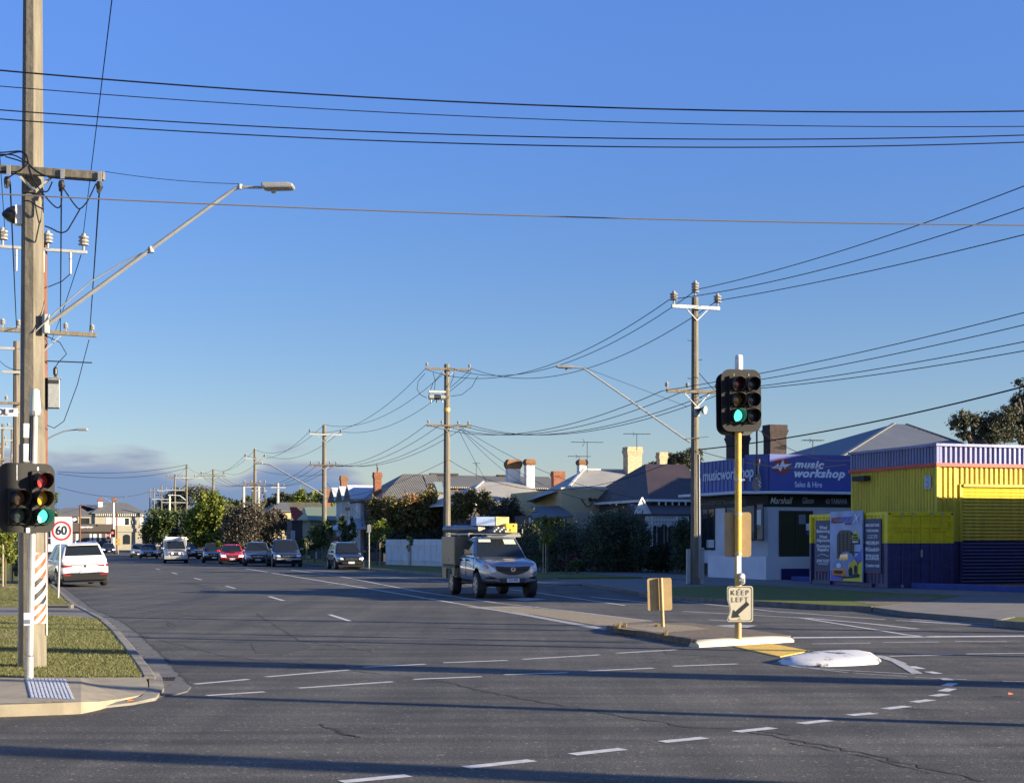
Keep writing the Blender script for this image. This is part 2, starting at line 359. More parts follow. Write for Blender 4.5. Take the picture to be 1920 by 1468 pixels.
def text(s, size, m, parent, loc, rot=(R(90), 0, 0), name="lettering", shear=0., off=0., ext=.004, sx=1., align='CENTER', space=1., width=None):
    cu = bpy.data.curves.new(name, 'FONT'); cu.body = s; cu.size = size; cu.align_x = align; cu.align_y = 'CENTER'; cu.extrude = ext; cu.shear = shear; cu.offset = off; cu.space_character = space; cu.space_line = .85
    t = bpy.data.objects.new(name, cu); C.objects.link(t)
    dg = bpy.context.evaluated_depsgraph_get(); me = bpy.data.meshes.new_from_object(t.evaluated_get(dg)); bpy.data.objects.remove(t)
    me.materials.clear(); me.materials.append(_m[m] if isinstance(m, str) else m)
    if width:
        xs_ = [v.co.x for v in me.vertices]; sx = width / (max(xs_) - min(xs_))
        if align == 'LEFT': me.transform(Matrix.Translation((-min(xs_), 0, 0)))
        else: me.transform(Matrix.Translation((-(min(xs_) + max(xs_)) / 2, 0, 0)))
    o = bpy.data.objects.new(name, me); C.objects.link(o); o.parent = parent; o.location = loc; o.rotation_euler = rot; o.scale = (sx, 1, 1); return o
def leaves_mesh(name, pts, size, m, parent=None, seed=1, flat=.0, aspect=1.7):
    """pts: Nx3 array; one tilted leaf quad at every point"""
    r = np.random.default_rng(seed); n = len(pts)
    a = r.normal(size=(n, 3)); a[:, 2] *= (1 - flat * .6); a /= np.linalg.norm(a, axis=1)[:, None]
    b = np.cross(a, r.normal(size=(n, 3))); b /= np.linalg.norm(b, axis=1)[:, None]
    s = size * r.uniform(.6, 1.35, (n, 1)); a *= s * aspect / 2; b *= s / 2
    V = np.stack([pts - a, pts + b * .9 - a * .1, pts + a, pts - b * .9 - a * .1], 1).reshape(-1, 3).astype(np.float32)
    me = bpy.data.meshes.new(name); me.vertices.add(4 * n); me.loops.add(4 * n); me.polygons.add(n)
    me.vertices.foreach_set("co", V.ravel()); me.loops.foreach_set("vertex_index", np.arange(4 * n, dtype=np.int32))
    me.polygons.foreach_set("loop_start", np.arange(0, 4 * n, 4, dtype=np.int32)); me.polygons.foreach_set("loop_total", np.full(n, 4, np.int32))
    me.update(calc_edges=True); me.materials.append(_m[m]); o = bpy.data.objects.new(name, me); C.objects.link(o); o.parent = parent; return o
def cloud_pts(blobs, n, seed=1, lump=.35, shell=.55):
    """points spread through lumpy ellipsoids, gathered into clumps; blobs: (x,y,z,rx,ry,rz)"""
    r = np.random.default_rng(seed); B = np.array(blobs, float); vol = (B[:, 3] * B[:, 4] * B[:, 5]) ** .8; out = []
    for bb, w in zip(B, vol / vol.sum()):
        k = max(6, int(n * w)); nc = max(5, int(k / 42))
        d = r.normal(size=(nc, 3)); d /= np.linalg.norm(d, axis=1)[:, None]; rad = shell + (1 - shell) * r.random((nc, 1)) ** .6
        cc = d * rad * (1 + lump * (r.random((nc, 1)) - .6)); sp = .17
        p = cc[r.integers(0, nc, k)] + r.normal(size=(k, 3)) * sp * (.6 + .8 * r.random((k, 1)))
        out.append(p * bb[3:6] + bb[:3])
    return np.concatenate(out)
def tree(name, label, cat, base, blobs, n, leaf, m, trunk_r=.12, trunk_h=2., seed=1, group=None, bark="bark", extra=None, limbs=5, core=None, shell=.55):
    """blobs relative to base"""
    t = thing(name, label, cat, base, 0, group)
    b = MB(); r = random.Random(seed); tops = []
    b.tube([(0, 0, -.1), (trunk_r * .3, 0, trunk_h * .5), (0, trunk_r * .3, trunk_h)], [trunk_r * 1.15, trunk_r, trunk_r * .8], 8)
    for i in range(min(limbs, max(1, len(blobs) * 2))):
        q = blobs[i % len(blobs)]; e = Vector((q[0] + r.uniform(-.4, .4) * q[3], q[1] + r.uniform(-.4, .4) * q[4], q[2] + r.uniform(-.2, .5) * q[5])); s0 = Vector((0, 0, trunk_h * r.uniform(.7, 1)))
        mid = (s0 + e) / 2 + Vector((r.uniform(-.15, .15), r.uniform(-.15, .15), .1)) * trunk_h * .4
        b.tube([s0, mid, e], [trunk_r * .6, trunk_r * .35, trunk_r * .1], 6)
    b.build("trunk", bark, t, smooth=True)
    leaves_mesh("crown", cloud_pts(blobs, n, seed, shell=shell), leaf, m, t, seed)
    if extra: leaves_mesh("new_growth", cloud_pts([(q[0], q[1], q[2] + q[5] * .25, q[3] * 1.03, q[4] * 1.03, q[5] * .85) for q in blobs], extra[1], seed + 5, shell=.95), leaf * .9, extra[0], t, seed + 3)
    return t
# ---------------------------------------------------------------- ground, road, kerbs
def sheet(name, pts, z, m, kind="structure"):
    b = MB(); b.add([(p[0], p[1], z) for p in pts], [tuple(range(len(pts)))]); o = b.build(name, m, fix=False)
    if o.data.polygons[0].normal.z < 0: o.data.flip_normals()
    return props(o, kind=kind)
def slab(name, pts, z0, z1, m, bevel=0., kind="structure", smooth=False):
    return props(MB().slab(pts, z0, z1).build(name, m, bevel=bevel, smooth=smooth), kind=kind)
sheet("ground", [(-3000, -600), (3000, -600), (3000, 6000), (-3000, 6000)], -.08, "earth")
ro = [ab(-90, -60), ab(90, -60), ab(90, 33), ab(22, 33.5), ab(22, 420), ab(1.5, 420), ab(1.5, 26), ab(-90, 26)]
# finer mesh is not needed: one sheet
sheet("road", ro, 0.0, "asphalt")
# left verge: grass, cross path, kerb, gutter
KB = [(270, 1262), (250, 1237), (225, 1203), (206, 1183), (190, 1166)]
def glist(L, z=0.): return [g(x, y, z) for x, y in L]
far = pa(40, 1.5)
g1 = glist([(-900, 1269), (268, 1269), (262, 1256), (232, 1213), (207, 1181), (183, 1159), (120, 1154), (-900, 1150)], .12)
slab("lawn", g1, -.05, .12, "grass")
g2 = glist([(-900, 1138), (60, 1138), (139, 1139)], .12) + [ab(1.55, 39, .12), ab(1.5, 80, .12), ab(1.5, 400, .12), ab(-30, 400, .12), ab(-60, 60, .12)]
slab("lawn", g2, -.05, .121, "grass")
pth = glist([(-900, 1150), (120, 1154), (183, 1159), (168, 1147), (146, 1139), (60, 1138), (-900, 1138)], .12)
slab("footpath", pth, -.05, .119, "path_concrete")
for t in range(3):
    pass
# kerb and gutter running up the street
kp = [g(268, 1269, .12), g(262, 1256, .12), g(232, 1213, .12), g(207, 1181, .12), g(183, 1159, .12), g(146, 1139, .12), ab(1.55, 39), ab(1.5, 80), ab(1.5, 400)]
def offs(P, d): 
    out = []
    for i, p in enumerate(P):
        q0, q1 = P[max(0, i - 1)], P[min(len(P) - 1, i + 1)]; t = Vector((q1[0] - q0[0], q1[1] - q0[1])).normalized(); out.append(Vector((p[0] + t.y * d, p[1] - t.x * d, 0)))
    return out
def strip(name, P, d0, d1, z0, z1, m, bevel=0., lip=0.):
    A, B = offs(P, d0), offs(P, d1); b = MB(); n = len(P)
    v = [(p[0], p[1], z0) for p in A] + [(p[0], p[1], z1) for p in A] + [(p[0], p[1], z1 - lip) for p in B] + [(p[0], p[1], z0) for p in B]
    f = []
    for i in range(n - 1):
        for k in range(3): f.append((k * n + i, k * n + i + 1, (k + 1) * n + i + 1, (k + 1) * n + i))
    f += [(0, n, 2 * n, 3 * n), (n - 1, 4 * n - 1, 3 * n - 1, 2 * n - 1)]
    b.add(v, f); return props(b.build(name, m, bevel=bevel), kind="structure")
strip("kerb", kp, .0, .15, -.05, .135, "kerb_concrete", .02, .012)
strip("gutter", kp, .15, .52, -.05, .012, "gutter_concrete")
# joint of tar between gutter and asphalt
def ribbon(b, P, w, z=.006, jit=0.):
    A = []; B = []
    for i, p in enumerate(P):
        q0, q1 = P[max(0, i - 1)], P[min(len(P) - 1, i + 1)]; t = Vector((q1[0] - q0[0], q1[1] - q0[1])).normalized(); ww = w * (1 + rnd.uniform(-jit, jit)) / 2; jx = rnd.uniform(-jit, jit) * w
        A.append((p[0] + t.y * (ww + jx), p[1] - t.x * (ww + jx), z)); B.append((p[0] - t.y * (ww - jx), p[1] + t.x * (ww - jx), z))
    n = len(P); b.add(A + B, [(i, i + 1, n + i + 1, n + i) for i in range(n - 1)]); return b
def densify(P, step):
    out = []
    for p, q in zip(P[:-1], P[1:]):
        p, q = Vector(p), Vector(q); k = max(1, int((q - p).length / step)); out += [p.lerp(q, i / k) for i in range(k)]
    out.append(Vector(P[-1])); return out
jb = MB(); ribbon(jb, densify(offs(kp, .53)[:8], .12), .05, .013, .5)
def crack(L, w=.02):
    P = densify(glist(L), .12); P = [p + Vector((rnd.uniform(-.02, .02), rnd.uniform(-.03, .03), 0)) for p in P]; ribbon(jb, P, w, .003, .9)
crack([(830, 1277), (905, 1296), (1000, 1312), (1130, 1336), (1300, 1364), (1410, 1368), (1480, 1378)], .045)
crack([(1400, 1370), (1560, 1400), (1700, 1430), (1850, 1466)], .05); crack([(1480, 1392), (1620, 1418), (1750, 1450)], .02)
crack([(600, 1358), (640, 1368), (668, 1384)], .05); crack([(625, 1372), (660, 1380)], .06)
crack([(312, 1166), (318, 1174), (350, 1171)], .025); crack([(335, 1162), (340, 1168)], .02); crack([(470, 1213), (520, 1206), (575, 1210)], .04); crack([(500, 1222), (560, 1219), (580, 1212)], .05)
crack([(480, 1150), (520, 1175), (560, 1200), (700, 1222)], .03); crack([(180, 1136), (330, 1150), (520, 1180)], .02); crack([(240, 1185), (420, 1230), (700, 1262), (830, 1277)], .022); crack([(960, 1262), (1180, 1245), (1330, 1232)], .02); crack([(1780, 1200), (1900, 1215)], .02); crack([(1650, 1325), (1790, 1333)], .025)
props(jb.build("road_cracks", "crack", fix=False), kind="structure")
pb = MB()
for L in ([(470, 1205), (560, 1200), (585, 1212), (540, 1226), (480, 1224)], [(560, 1238), (640, 1236), (650, 1250), (600, 1257)], [(312, 1163), (352, 1161), (372, 1170), (330, 1174)], [(1240, 1215), (1300, 1213), (1400, 1222), (1380, 1232), (1250, 1226)], [(380, 1092), (560, 1090), (640, 1100), (470, 1106)]):
    pb.add([g(x, y, .0025) for x, y in L], [tuple(range(len(L)))])
props(pb.build("road_patch", "patch", fix=False), kind="structure")
# corner pad with kerb ramp, apron
padl = glist([(-900, 1269.5), (152, 1269.5), (152, 1315.5), (119, 1317), (60, 1319), (-900, 1352)], .118); slab("kerb_ramp", padl, -.05, .118, "concrete")
pr_ = [(152, 1269.5, .118), (272, 1269.5, .118), (277, 1279, .10), (278, 1291, .07), (262, 1303, .045), (225, 1310, .05), (185, 1315, .085), (152, 1315.5, .118)]; prp = [g(x, y, z) for x, y, z in pr_]; npd = len(prp)
prs = MB(); prs.add([tuple(p) for p in prp] + [(p[0], p[1], -.05) for p in prp], [(k, (k + 1) % npd, npd + (k + 1) % npd, npd + k) for k in range(npd)] + [(0, k + 1, k) for k in range(1, npd - 1)]); props(prs.build("kerb_ramp", "concrete"), kind="structure")
apr = glist([(268, 1268), (318, 1272), (345, 1280), (358, 1289), (352, 1297), (330, 1303), (290, 1308), (238, 1316), (176, 1323), (119, 1329), (119, 1320), (225, 1312), (262, 1305), (280, 1291), (276, 1275)])
slab("gutter", apr, -.05, .014, "gutter_concrete", .004)
kc = glist([(-900, 1352), (-300, 1330), (0, 1319), (60, 1318), (119, 1316)], .12)
nb = MB(); n5 = len(kc); fr = glist([(-900, 1395), (-300, 1362), (0, 1341), (60, 1336), (119, 1328)])
nb.add([(p[0], p[1], .122) for p in kc] + [(p[0], p[1] + .01, -.05) for p in fr] + [(p[0], p[1] + .14, .105) for p in fr], [(i, i + 1, 2 * n5 + i + 1, 2 * n5 + i) for i in range(n5 - 1)] + [(2 * n5 + i, 2 * n5 + i + 1, n5 + i + 1, n5 + i) for i in range(n5 - 1)])
props(nb.build("kerb", "old_concrete", fix=False), kind="structure")
kr = [g(276, 1269, .1), g(287, 1275, .1), g(290, 1290, .1), g(268, 1304, .1), g(225, 1312, .08), g(176, 1318, .05)]
kpts = glist([(272, 1269), (279, 1279), (280, 1291), (264, 1304), (226, 1311), (176, 1316)], .05); kz = [.12, .10, .07, .04, .03, .025]; ko = offs(kpts, .16) if offs(kpts, .16)[3].x > kpts[3].x else offs(kpts, -.16)
kb = MB(); nk = len(kpts); kb.add([(p[0], p[1], z + .004) for p, z in zip(kpts, kz)] + [(p[0], p[1], z * .85) for p, z in zip(ko, kz)] + [(p[0], p[1] - .01, -.02) for p in ko], [(i, i + 1, nk + i + 1, nk + i) for i in range(nk - 1)] + [(nk + i, nk + i + 1, 2 * nk + i + 1, 2 * nk + i) for i in range(nk - 1)]); props(kb.build("kerb", "kerb_concrete", fix=False), kind="structure")
t = thing("drain_grate", "black iron drain grate set in the gutter at the corner kerb", "drain grate", g(297, 1274, .016)); b = MB(); b.box(-.2, .2, -.13, -.11, 0, .02); b.box(-.2, .2, .11, .13, 0, .02)
for i in range(11): b.box(-.2 + i * .0385, -.185 + i * .0385, -.12, .12, 0, .018)
b.build("bars", "black_metal", t); MB().box(-.2, .2, -.125, .125, -.002, .002).build("pit", "crack", t); t.rotation_euler = (0, 0, R(8))
t = thing("drain_pit", "small dark concrete pit cover in the grass beside the cross footpath", "pit cover", g(103, 1140, .121)); MB().box(-.42, .42, -.12, .12, -.01, .09).build("lid", "path_concrete", t, bevel=.01); MB().box(-.36, .36, -.125, -.12, .02, .06).build("opening", "crack", t)
# white ribbed tactile pad on the ramp
q = glist([(48, 1272), (123, 1273.5), (139.5, 1311), (57, 1308)], .12); t = props(MB().slab(q, .09, .124).build("tactile_pad", "tactile_white"), "white ribbed tactile pad set in the concrete kerb ramp", "tactile paving")
b = MB()
for i in range(11):
    u = (i + .3) / 11; u2 = (i + .75) / 11; p0, p1, p2, p3 = q[0].lerp(q[1], u), q[0].lerp(q[1], u2), q[3].lerp(q[2], u2), q[3].lerp(q[2], u); b.slab([p0, p1, p2, p3], .124, .1285)
b.build("ribs", "tactile_white", t)
# median island with painted nose, yellow tactile strip, white island
isl = glist([(1140, 1182.5), (1166, 1177), (1230, 1173), (1300, 1177), (1400, 1189), (1487, 1202.5), (1488, 1204), (1312, 1213)])
isl[6] = isl[6] + Vector((0, .22, 0)); isl[7] = isl[7] + Vector((.0, .22, 0))
io = slab("median_island", isl, -.05, .10, "dirt", .02); io["label"] = "low median island of dirt and gravel"
ik = [isl[0], Vector(isl[0]).lerp(isl[7], .5), isl[7]]
strip("kerb", ik[::-1], -.03, .14, -.05, .106, "dirt", .02)
sheet("gravel", glist([(1150, 1177), (1170, 1172.5), (1230, 1169), (1290, 1172.5), (1330, 1179), (1250, 1186), (1190, 1182)], .10), .104, "gravel")
nose0, nose1 = g(1311, 1213.5), g(1489, 1203.5)
dn = (nose1 - nose0).normalized(); pn = Vector((-dn.y, dn.x, 0)); b = MB()
ns = 14; ring = []
for i in range(ns + 1):
    p = nose0.lerp(nose1, i / ns); e = 1 - .3 * (abs(i / ns - .5) * 2) ** 6
    for yy, z in ((0, -.02), (0.0, .045), (.03, .085), (.09, .108), (.2, .112), (.26, -.02)): ring.append(p + pn * yy + Vector((0, 0, z * e)))
b.add(ring, [(i * 6 + k, i * 6 + k + 1, i * 6 + k + 7, i * 6 + k + 6) for i in range(ns) for k in range(5)] + [tuple(range(6)), tuple(ns * 6 + k for k in range(6))[::-1]])
props(b.build("kerb_nose", "sign_cream", smooth=True), kind="structure")
q = glist([(1376, 1212.5), (1443, 1207), (1517, 1221), (1463, 1232)]); t = props(MB().slab(q, -.02, .014).build("tactile_strip", "tactile_yellow"), "yellow studded tactile strip on the asphalt beside the median", "tactile paving")
b = MB()
for i in range(20):
    for j in range(9):
        p = q[0].lerp(q[3], (i + .5) / 20).lerp(q[1].lerp(q[2], (i + .5) / 20), (j + .5) / 9); b.cyl((p.x, p.y, .014), (p.x, p.y, .02), .017, .012, 6)
b.build("studs", "tactile_yellow", t)
ol = glist([(1456, 1244), (1480, 1238), (1510, 1231), (1560, 1226.5), (1615, 1226), (1640, 1231), (1652, 1240), (1645, 1245), (1600, 1248), (1540, 1250), (1480, 1248)])
cx_ = sum((p for p in ol), Vector()) / len(ol); b = MB(); lv = ((1, -.03), (1, .015), (.97, .04), (.86, .08), (.74, .097), (.3, .10)); n_ = len(ol)
b.add([(cx_.x + (p.x - cx_.x) * k, cx_.y + (p.y - cx_.y) * (k if k > .9 else k * .9), z) for k, z in lv for p in ol], [(i * n_ + j, i * n_ + (j + 1) % n_, (i + 1) * n_ + (j + 1) % n_, (i + 1) * n_ + j) for i in range(len(lv) - 1) for j in range(n_)] + [tuple((len(lv) - 1) * n_ + j for j in range(n_))])
mat("island_paint", (.16, .16, .155), .8, noise=(3.6, .6, 9, (1, .5, 1)), col2=(.56, .56, .55))
_m["island_paint"].node_tree.nodes["Color Ramp"].color_ramp.elements[0].position = .40; _m["island_paint"].node_tree.nodes["Color Ramp"].color_ramp.elements[1].position = .47
props(b.build("traffic_island", "island_paint", smooth=True), "low white painted concrete traffic island with scuffed end", "traffic island", kind="thing")
# markings
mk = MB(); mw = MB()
def line(L, w=.12, b=None, z=.004): ribbon(b or mk, densify(glist(L), 1.5), w, z)
for L in ([(618, 1152), (655, 1164)], [(504, 1118), (532, 1126)], [(424, 1098.5), (441, 1103)], [(364, 1083.5), (378, 1087)], [(322, 1073), (332, 1076)], [(292, 1066), (300, 1068)]): line(L, .11)
d1 = [[(365, 1282.5), (466, 1273.5)], [(498, 1269), (655, 1256)], [(682, 1251), (798, 1245)], [(831, 1242.5), (952, 1238)], [(980, 1236), (1124, 1227.5)], [(1157, 1224.5), (1268, 1218)]]
d2 = [[(387, 1304), (496, 1297)], [(560, 1290), (736, 1278)], [(775, 1273.5), (903, 1268.5)], [(945, 1265), (1064, 1261)], [(1102, 1258), (1225, 1252.5)], [(1262, 1249), (1383, 1244.5)]]
for L in d1 + d2: line(L, .1)
for L in ([(1523, 1207), (1632, 1205.5)], [(1656, 1204.5), (1760, 1203.5)], [(1790, 1202.5), (1888, 1203)], [(1668, 1230.5), (1786, 1227)], [(1811, 1226), (1925, 1224.5)]): line(L, .09)
for L in ([(1592, 1341), (1639, 1337)], [(1660, 1329), (1701, 1324)], [(1713, 1316.5), (1746, 1312)], [(1750, 1305), (1773, 1301.5)], [(1768, 1296), (1784, 1291)], [(1774, 1286), (1787, 1281)], [(1767, 1271), (1779, 1275)], [(1740, 1259), (1760, 1263)], [(1708, 1249), (1728, 1254)], [(1500, 1356.5), (1555, 1350.5)], [(1380, 1372), (1450, 1364.5)], [(1241, 1391), (1322, 1383)], [(1073, 1414.5), (1168, 1404)], [(873, 1439), (998, 1425.5)], [(640, 1466), (766, 1454)]): line(L, .13)
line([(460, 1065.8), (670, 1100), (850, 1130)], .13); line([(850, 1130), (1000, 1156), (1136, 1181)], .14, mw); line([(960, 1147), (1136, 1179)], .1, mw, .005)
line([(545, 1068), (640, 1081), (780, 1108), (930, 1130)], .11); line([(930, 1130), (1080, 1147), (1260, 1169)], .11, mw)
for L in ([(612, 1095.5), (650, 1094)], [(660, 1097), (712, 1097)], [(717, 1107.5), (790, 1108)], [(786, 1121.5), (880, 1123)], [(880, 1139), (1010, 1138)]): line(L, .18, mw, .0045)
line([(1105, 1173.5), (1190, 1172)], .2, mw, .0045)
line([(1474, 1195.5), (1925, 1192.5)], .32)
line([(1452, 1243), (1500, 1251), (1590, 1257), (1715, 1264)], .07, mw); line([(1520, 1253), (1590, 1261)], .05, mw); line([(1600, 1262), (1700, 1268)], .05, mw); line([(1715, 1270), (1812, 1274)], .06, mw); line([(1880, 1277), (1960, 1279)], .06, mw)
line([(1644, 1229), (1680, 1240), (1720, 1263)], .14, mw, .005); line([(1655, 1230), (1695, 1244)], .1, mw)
line([(560, 1067), (650, 1073), (900, 1098), (1000, 1110), (1172, 1135)], .1); line([(560, 1073), (640, 1077)], .1)
line([(700, 1082), (790, 1087)], .12); line([(730, 1087), (835, 1089)], .15); line([(640, 1080), (700, 1082)], .1)
line([(1108, 1119), (1215, 1129.5)], .12); line([(1250, 1124), (1450, 1146), (1660, 1161.5)], .1); line([(1280, 1146), (1500, 1158), (1700, 1190), (1740, 1194)], .1); line([(1510, 1158.5), (1620, 1168), (1720, 1179)], .13); line([(1680, 1163), (1800, 1169)], .1); line([(1710, 1161), (1872, 1171)], .11); line([(1712, 1165), (1940, 1179)], .1)
line([(1330, 1162), (1365, 1164)], .1)
# turn arrow on the shaded lane, flat and worn
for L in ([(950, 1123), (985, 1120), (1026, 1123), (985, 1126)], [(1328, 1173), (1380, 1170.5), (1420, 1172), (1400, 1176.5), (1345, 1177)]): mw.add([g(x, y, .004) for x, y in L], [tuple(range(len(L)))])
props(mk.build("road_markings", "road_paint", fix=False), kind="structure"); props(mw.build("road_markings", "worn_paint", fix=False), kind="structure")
# gravel lying in the painted taper
sheet("gravel", glist([(870, 1138), (960, 1136), (1110, 1150), (1250, 1168), (1160, 1171), (1130, 1174), (1000, 1152)]), .003, "gravel")
# right side verge, kerb, driveways, forecourt
KR = 20.2
rv = [ab(KR, 59), ab(KR, 420), ab(75, 420), ab(75, 59)]
slab("lawn", [ab(KR + .15, 61.5), ab(KR + .15, 420), ab(27, 420), ab(27, 61.5)], -.05, .12, "grass")
slab("footpath", [ab(27, 20), ab(27, 420), ab(30.5, 420), ab(30.5, 20)], -.05, .118, "path_concrete")
slab("front_gardens", [ab(30.5, 68), ab(30.5, 420), ab(90, 420), ab(90, 68)], -.05, .10, "earth")
slab("forecourt", [ab(30.5, 20), ab(30.5, 68), ab(90, 68), ab(90, 20)], -.05, .11, "asphalt")
strip("kerb", [ab(KR, 420), ab(KR, 250), ab(KR, 61), ab(KR + .7, 60.2), ab(KR + 2.2, 59.8)], -.16, .0, -.05, .135, "kerb_concrete", .02, .02)
slab("driveway", [ab(KR, 54), ab(KR, 61.2), ab(27, 61.2), ab(27, 54)], -.05, .05, "path_concrete")
v2 = glist([(1205, 1110), (1232, 1116), (1430, 1127), (1557, 1134), (1640, 1137), (1752, 1125), (1802, 1117), (1600, 1107), (1420, 1096), (1260, 1100)], .12)
slab("lawn", v2, -.05, .12, "grass")
strip("kerb", [v2[4], v2[3], v2[2], v2[1], v2[0]], -.14, .03, -.05, .135, "kerb_concrete", .02, .02)
slab("footpath", [v2[0], v2[9], v2[8], v2[7], ab(27, 36), ab(27, 54), ab(KR + 1, 54)], -.05, .112, "path_concrete")
slab("driveway", glist([(1636, 1138), (1752, 1125), (1802, 1117), (2300, 1128), (2300, 1155), (1900, 1163), (1700, 1147)], .11), -.05, .116, "path_concrete")
v3 = glist([(1872, 1163), (1900, 1157), (2300, 1150), (2600, 1200), (2100, 1180)], .12); slab("lawn", v3, -.05, .12, "grass")
strip("kerb", [v3[3], v3[4], v3[0], v3[1]], -.1, .04, -.05, .135, "kerb_concrete", .02)
sheet("dirt", glist([(1600, 1128), (1640, 1121), (1700, 1118), (1760, 1120), (1740, 1127), (1650, 1135)], .12), .124, "dirt")
sheet("dirt", glist([(-20, 1190), (40, 1182), (60, 1188), (20, 1196), (-40, 1200)], .12), .123, "dirt")
b = MB(); p0, p1 = g(1713, 1104, .1), g(2300, 1125, .1); b.bar(p0 + Vector((0, 0, .08)), p1 + Vector((0, 0, .08)), .22, .26); props(b.build("kerb", "kerb_blue", bevel=.02), kind="structure")
b = MB(); p0, p1 = g(1487, 1090, .1), g(1565, 1092, .1); b.bar(p0 + Vector((0, 0, .1)), p1 + Vector((0, 0, .1)), .25, .22); props(b.build("kerb", "kerb_blue", bevel=.02), kind="structure")
# short grass blades over the near lawn (nobody could count it) 
r_ = np.random.default_rng(3); NG = 110000
A_ = r_.random((NG, 2)); Yv = 17.2 + A_[:, 0] ** 1.4 * 42.0; pxv = -30 + A_[:, 1] * 300
X_ = (pxv - CX) / F * Yv; py_ = HY + F * (H - .12) / Yv
poly = [(-900, 1269), (266, 1269), (260, 1256), (230, 1213), (205, 1181), (181, 1160), (120, 1155), (-900, 1151)]
def inside(x, y, P):
    c = np.zeros(len(x), bool); j = len(P) - 1
    for i in range(len(P)):
        xi, yi, xj, yj = *P[i], *P[j]; c ^= ((yi > y) != (yj > y)) & (x < (xj - xi) * (y - yi) / (yj - yi + 1e-9) + xi); j = i
    return c
k_ = inside(pxv, py_, poly) | inside(pxv, py_, [(-900, 1137), (137, 1137), (118, 1120), (95, 1098), (70, 1080), (-900, 1080)]); X_, Y_ = X_[k_], Yv[k_]; n_ = len(X_)
hgt = r_.uniform(.012, .035, n_); ang = r_.uniform(0, 6.28, n_); w_ = .006; dx, dy = np.cos(ang) * w_, np.sin(ang) * w_; lx, ly = r_.normal(0, .018, n_), r_.normal(0, .018, n_)
V = np.stack([np.stack([X_ - dx, Y_ - dy, np.full(n_, .118)], 1), np.stack([X_ + dx, Y_ + dy, np.full(n_, .118)], 1), np.stack([X_ + lx, Y_ + ly, .12 + hgt], 1)], 1).reshape(-1, 3).astype(np.float32)
me = bpy.data.meshes.new("grass"); me.vertices.add(3 * n_); me.loops.add(3 * n_); me.polygons.add(n_); me.vertices.foreach_set("co", V.ravel()); me.loops.foreach_set("vertex_index", np.arange(3 * n_, dtype=np.int32)); me.polygons.foreach_set("loop_start", np.arange(0, 3 * n_, 3, dtype=np.int32)); me.polygons.foreach_set("loop_total", np.full(n_, 3, np.int32)); me.update(calc_edges=True)
mat("blade", isl=((.11, .125, .035), (.15, .16, .05), (.26, .22, .10)), trans=.3); me.materials.append(_m["blade"]); o = bpy.data.objects.new("grass", me); C.objects.link(o); props(o, kind="stuff")
# ---------------------------------------------------------------- poles, lamps, wires
def insulator(p, s=1., n=3, name="insulator", parent=None, m="porcelain"):
    b = MB(); h = .06 * s; prof = [(.02 * s, -h * 1.5), (.02 * s, 0)]
    for i in range(n): prof += [(.085 * s, i * h + .005), (.085 * s, i * h + .025 * s), (.045 * s, i * h + .035 * s)]
    prof += [(.03 * s, n * h + .02 * s)]; b.lathe(prof, 10); return b.build(name, m, parent, smooth=False, loc=p)
def pole(label, base, height, r0, r1, arms, timber="timber", group=None, n=12, name="utility_pole", lean=0., cap=None):
    """arms: (z, x0, x1, section, insulator offsets, brace, insulator scale, tilt, material)"""
    t = thing(name, label, "power pole", base, AA, group)
    b = MB(); b.tube([(0, 0, -.1), (lean * .5, 0, height * .5), (lean, 0, height)], [r0, (r0 + r1) / 2, r1], n); b.build("pole", timber, t, smooth=n > 10)
    for (z, x0, x1, w, ins, brace, isc, tilt, am) in arms:
        a = MB(); yo = -r1 - w / 2 - .01; a.bar((x0, yo, z - tilt * x0), (x1, yo, z - tilt * x1), w, w * 1.15); arm = a.build("crossarm", am, t, bevel=.006)
        if brace:
            bb = MB(); bb.bar((-brace, yo, z - w * .6), (0, yo, z - brace * 1.1), .03, .03); bb.bar((brace, yo, z - w * .6), (0, yo, z - brace * 1.1), .03, .03); bb.build("brace", "galv", t)
        for xi in ins: insulator((xi, yo, z - tilt * xi + w * .58 + .09 * isc), isc, parent=arm)
    return t
def wire(p0, p1, mid=None, r=.014, label="", m="cable", group=None, sag=None, n=26, name="power_line", ext=0.):
    p0, p1 = Vector(p0), Vector(p1); s_ = 0.
    if mid is not None:
        d = p1 - p0; k = (mid[0] - CX) / F; t = (k * p0.y - p0.x) / (d.x - k * d.y); P = p0 + d * t; s_ = (P.z - (H + (HY - mid[1]) / F * P.y)) / (4 * t * (1 - t))
    if sag is not None: s_ = sag
    pts = [p0.lerp(p1, i / n) - Vector((0, 0, 4 * s_ * (i / n) * (1 - i / n))) for i in range(n + 1)]
    if ext: pts = [pts[0] - (p1 - p0) * ext + Vector((0, 0, .8))] + pts + [pts[-1] + (p1 - p0) * ext + Vector((0, 0, .8))]
    return props(MB().tube(pts, r, 5).build(name, m, smooth=True), label, "overhead wire", group)
G1 = "wires crossing the top of the view"
for i, (a, b_, mid, r, m, lb) in enumerate([(127, 208, (960, 196), .0085, "cable", "highest and thickest dark wire crossing the whole sky above the intersection"),
        (157, 237, (960, 222), .005, "cable", "thin dark wire crossing the sky just below the highest one"),
        (202, 252, (1000, 257), .0065, "cable", "dark crossing wire third from the top of the sky"),
        (219, 265, (1000, 273), .0065, "cable", "dark crossing wire fourth from the top of the sky"),
        (361, 423, (960, 404), .0075, "cable_pale", "pale twisted wire crossing below the street lamp head")]):
    # these spans run across the intersection, far past both sides of the picture
    wire(at(-60, a, 14.5), at(1980, b_, 15.5), mid, r, lb, m, G1, ext=.7)
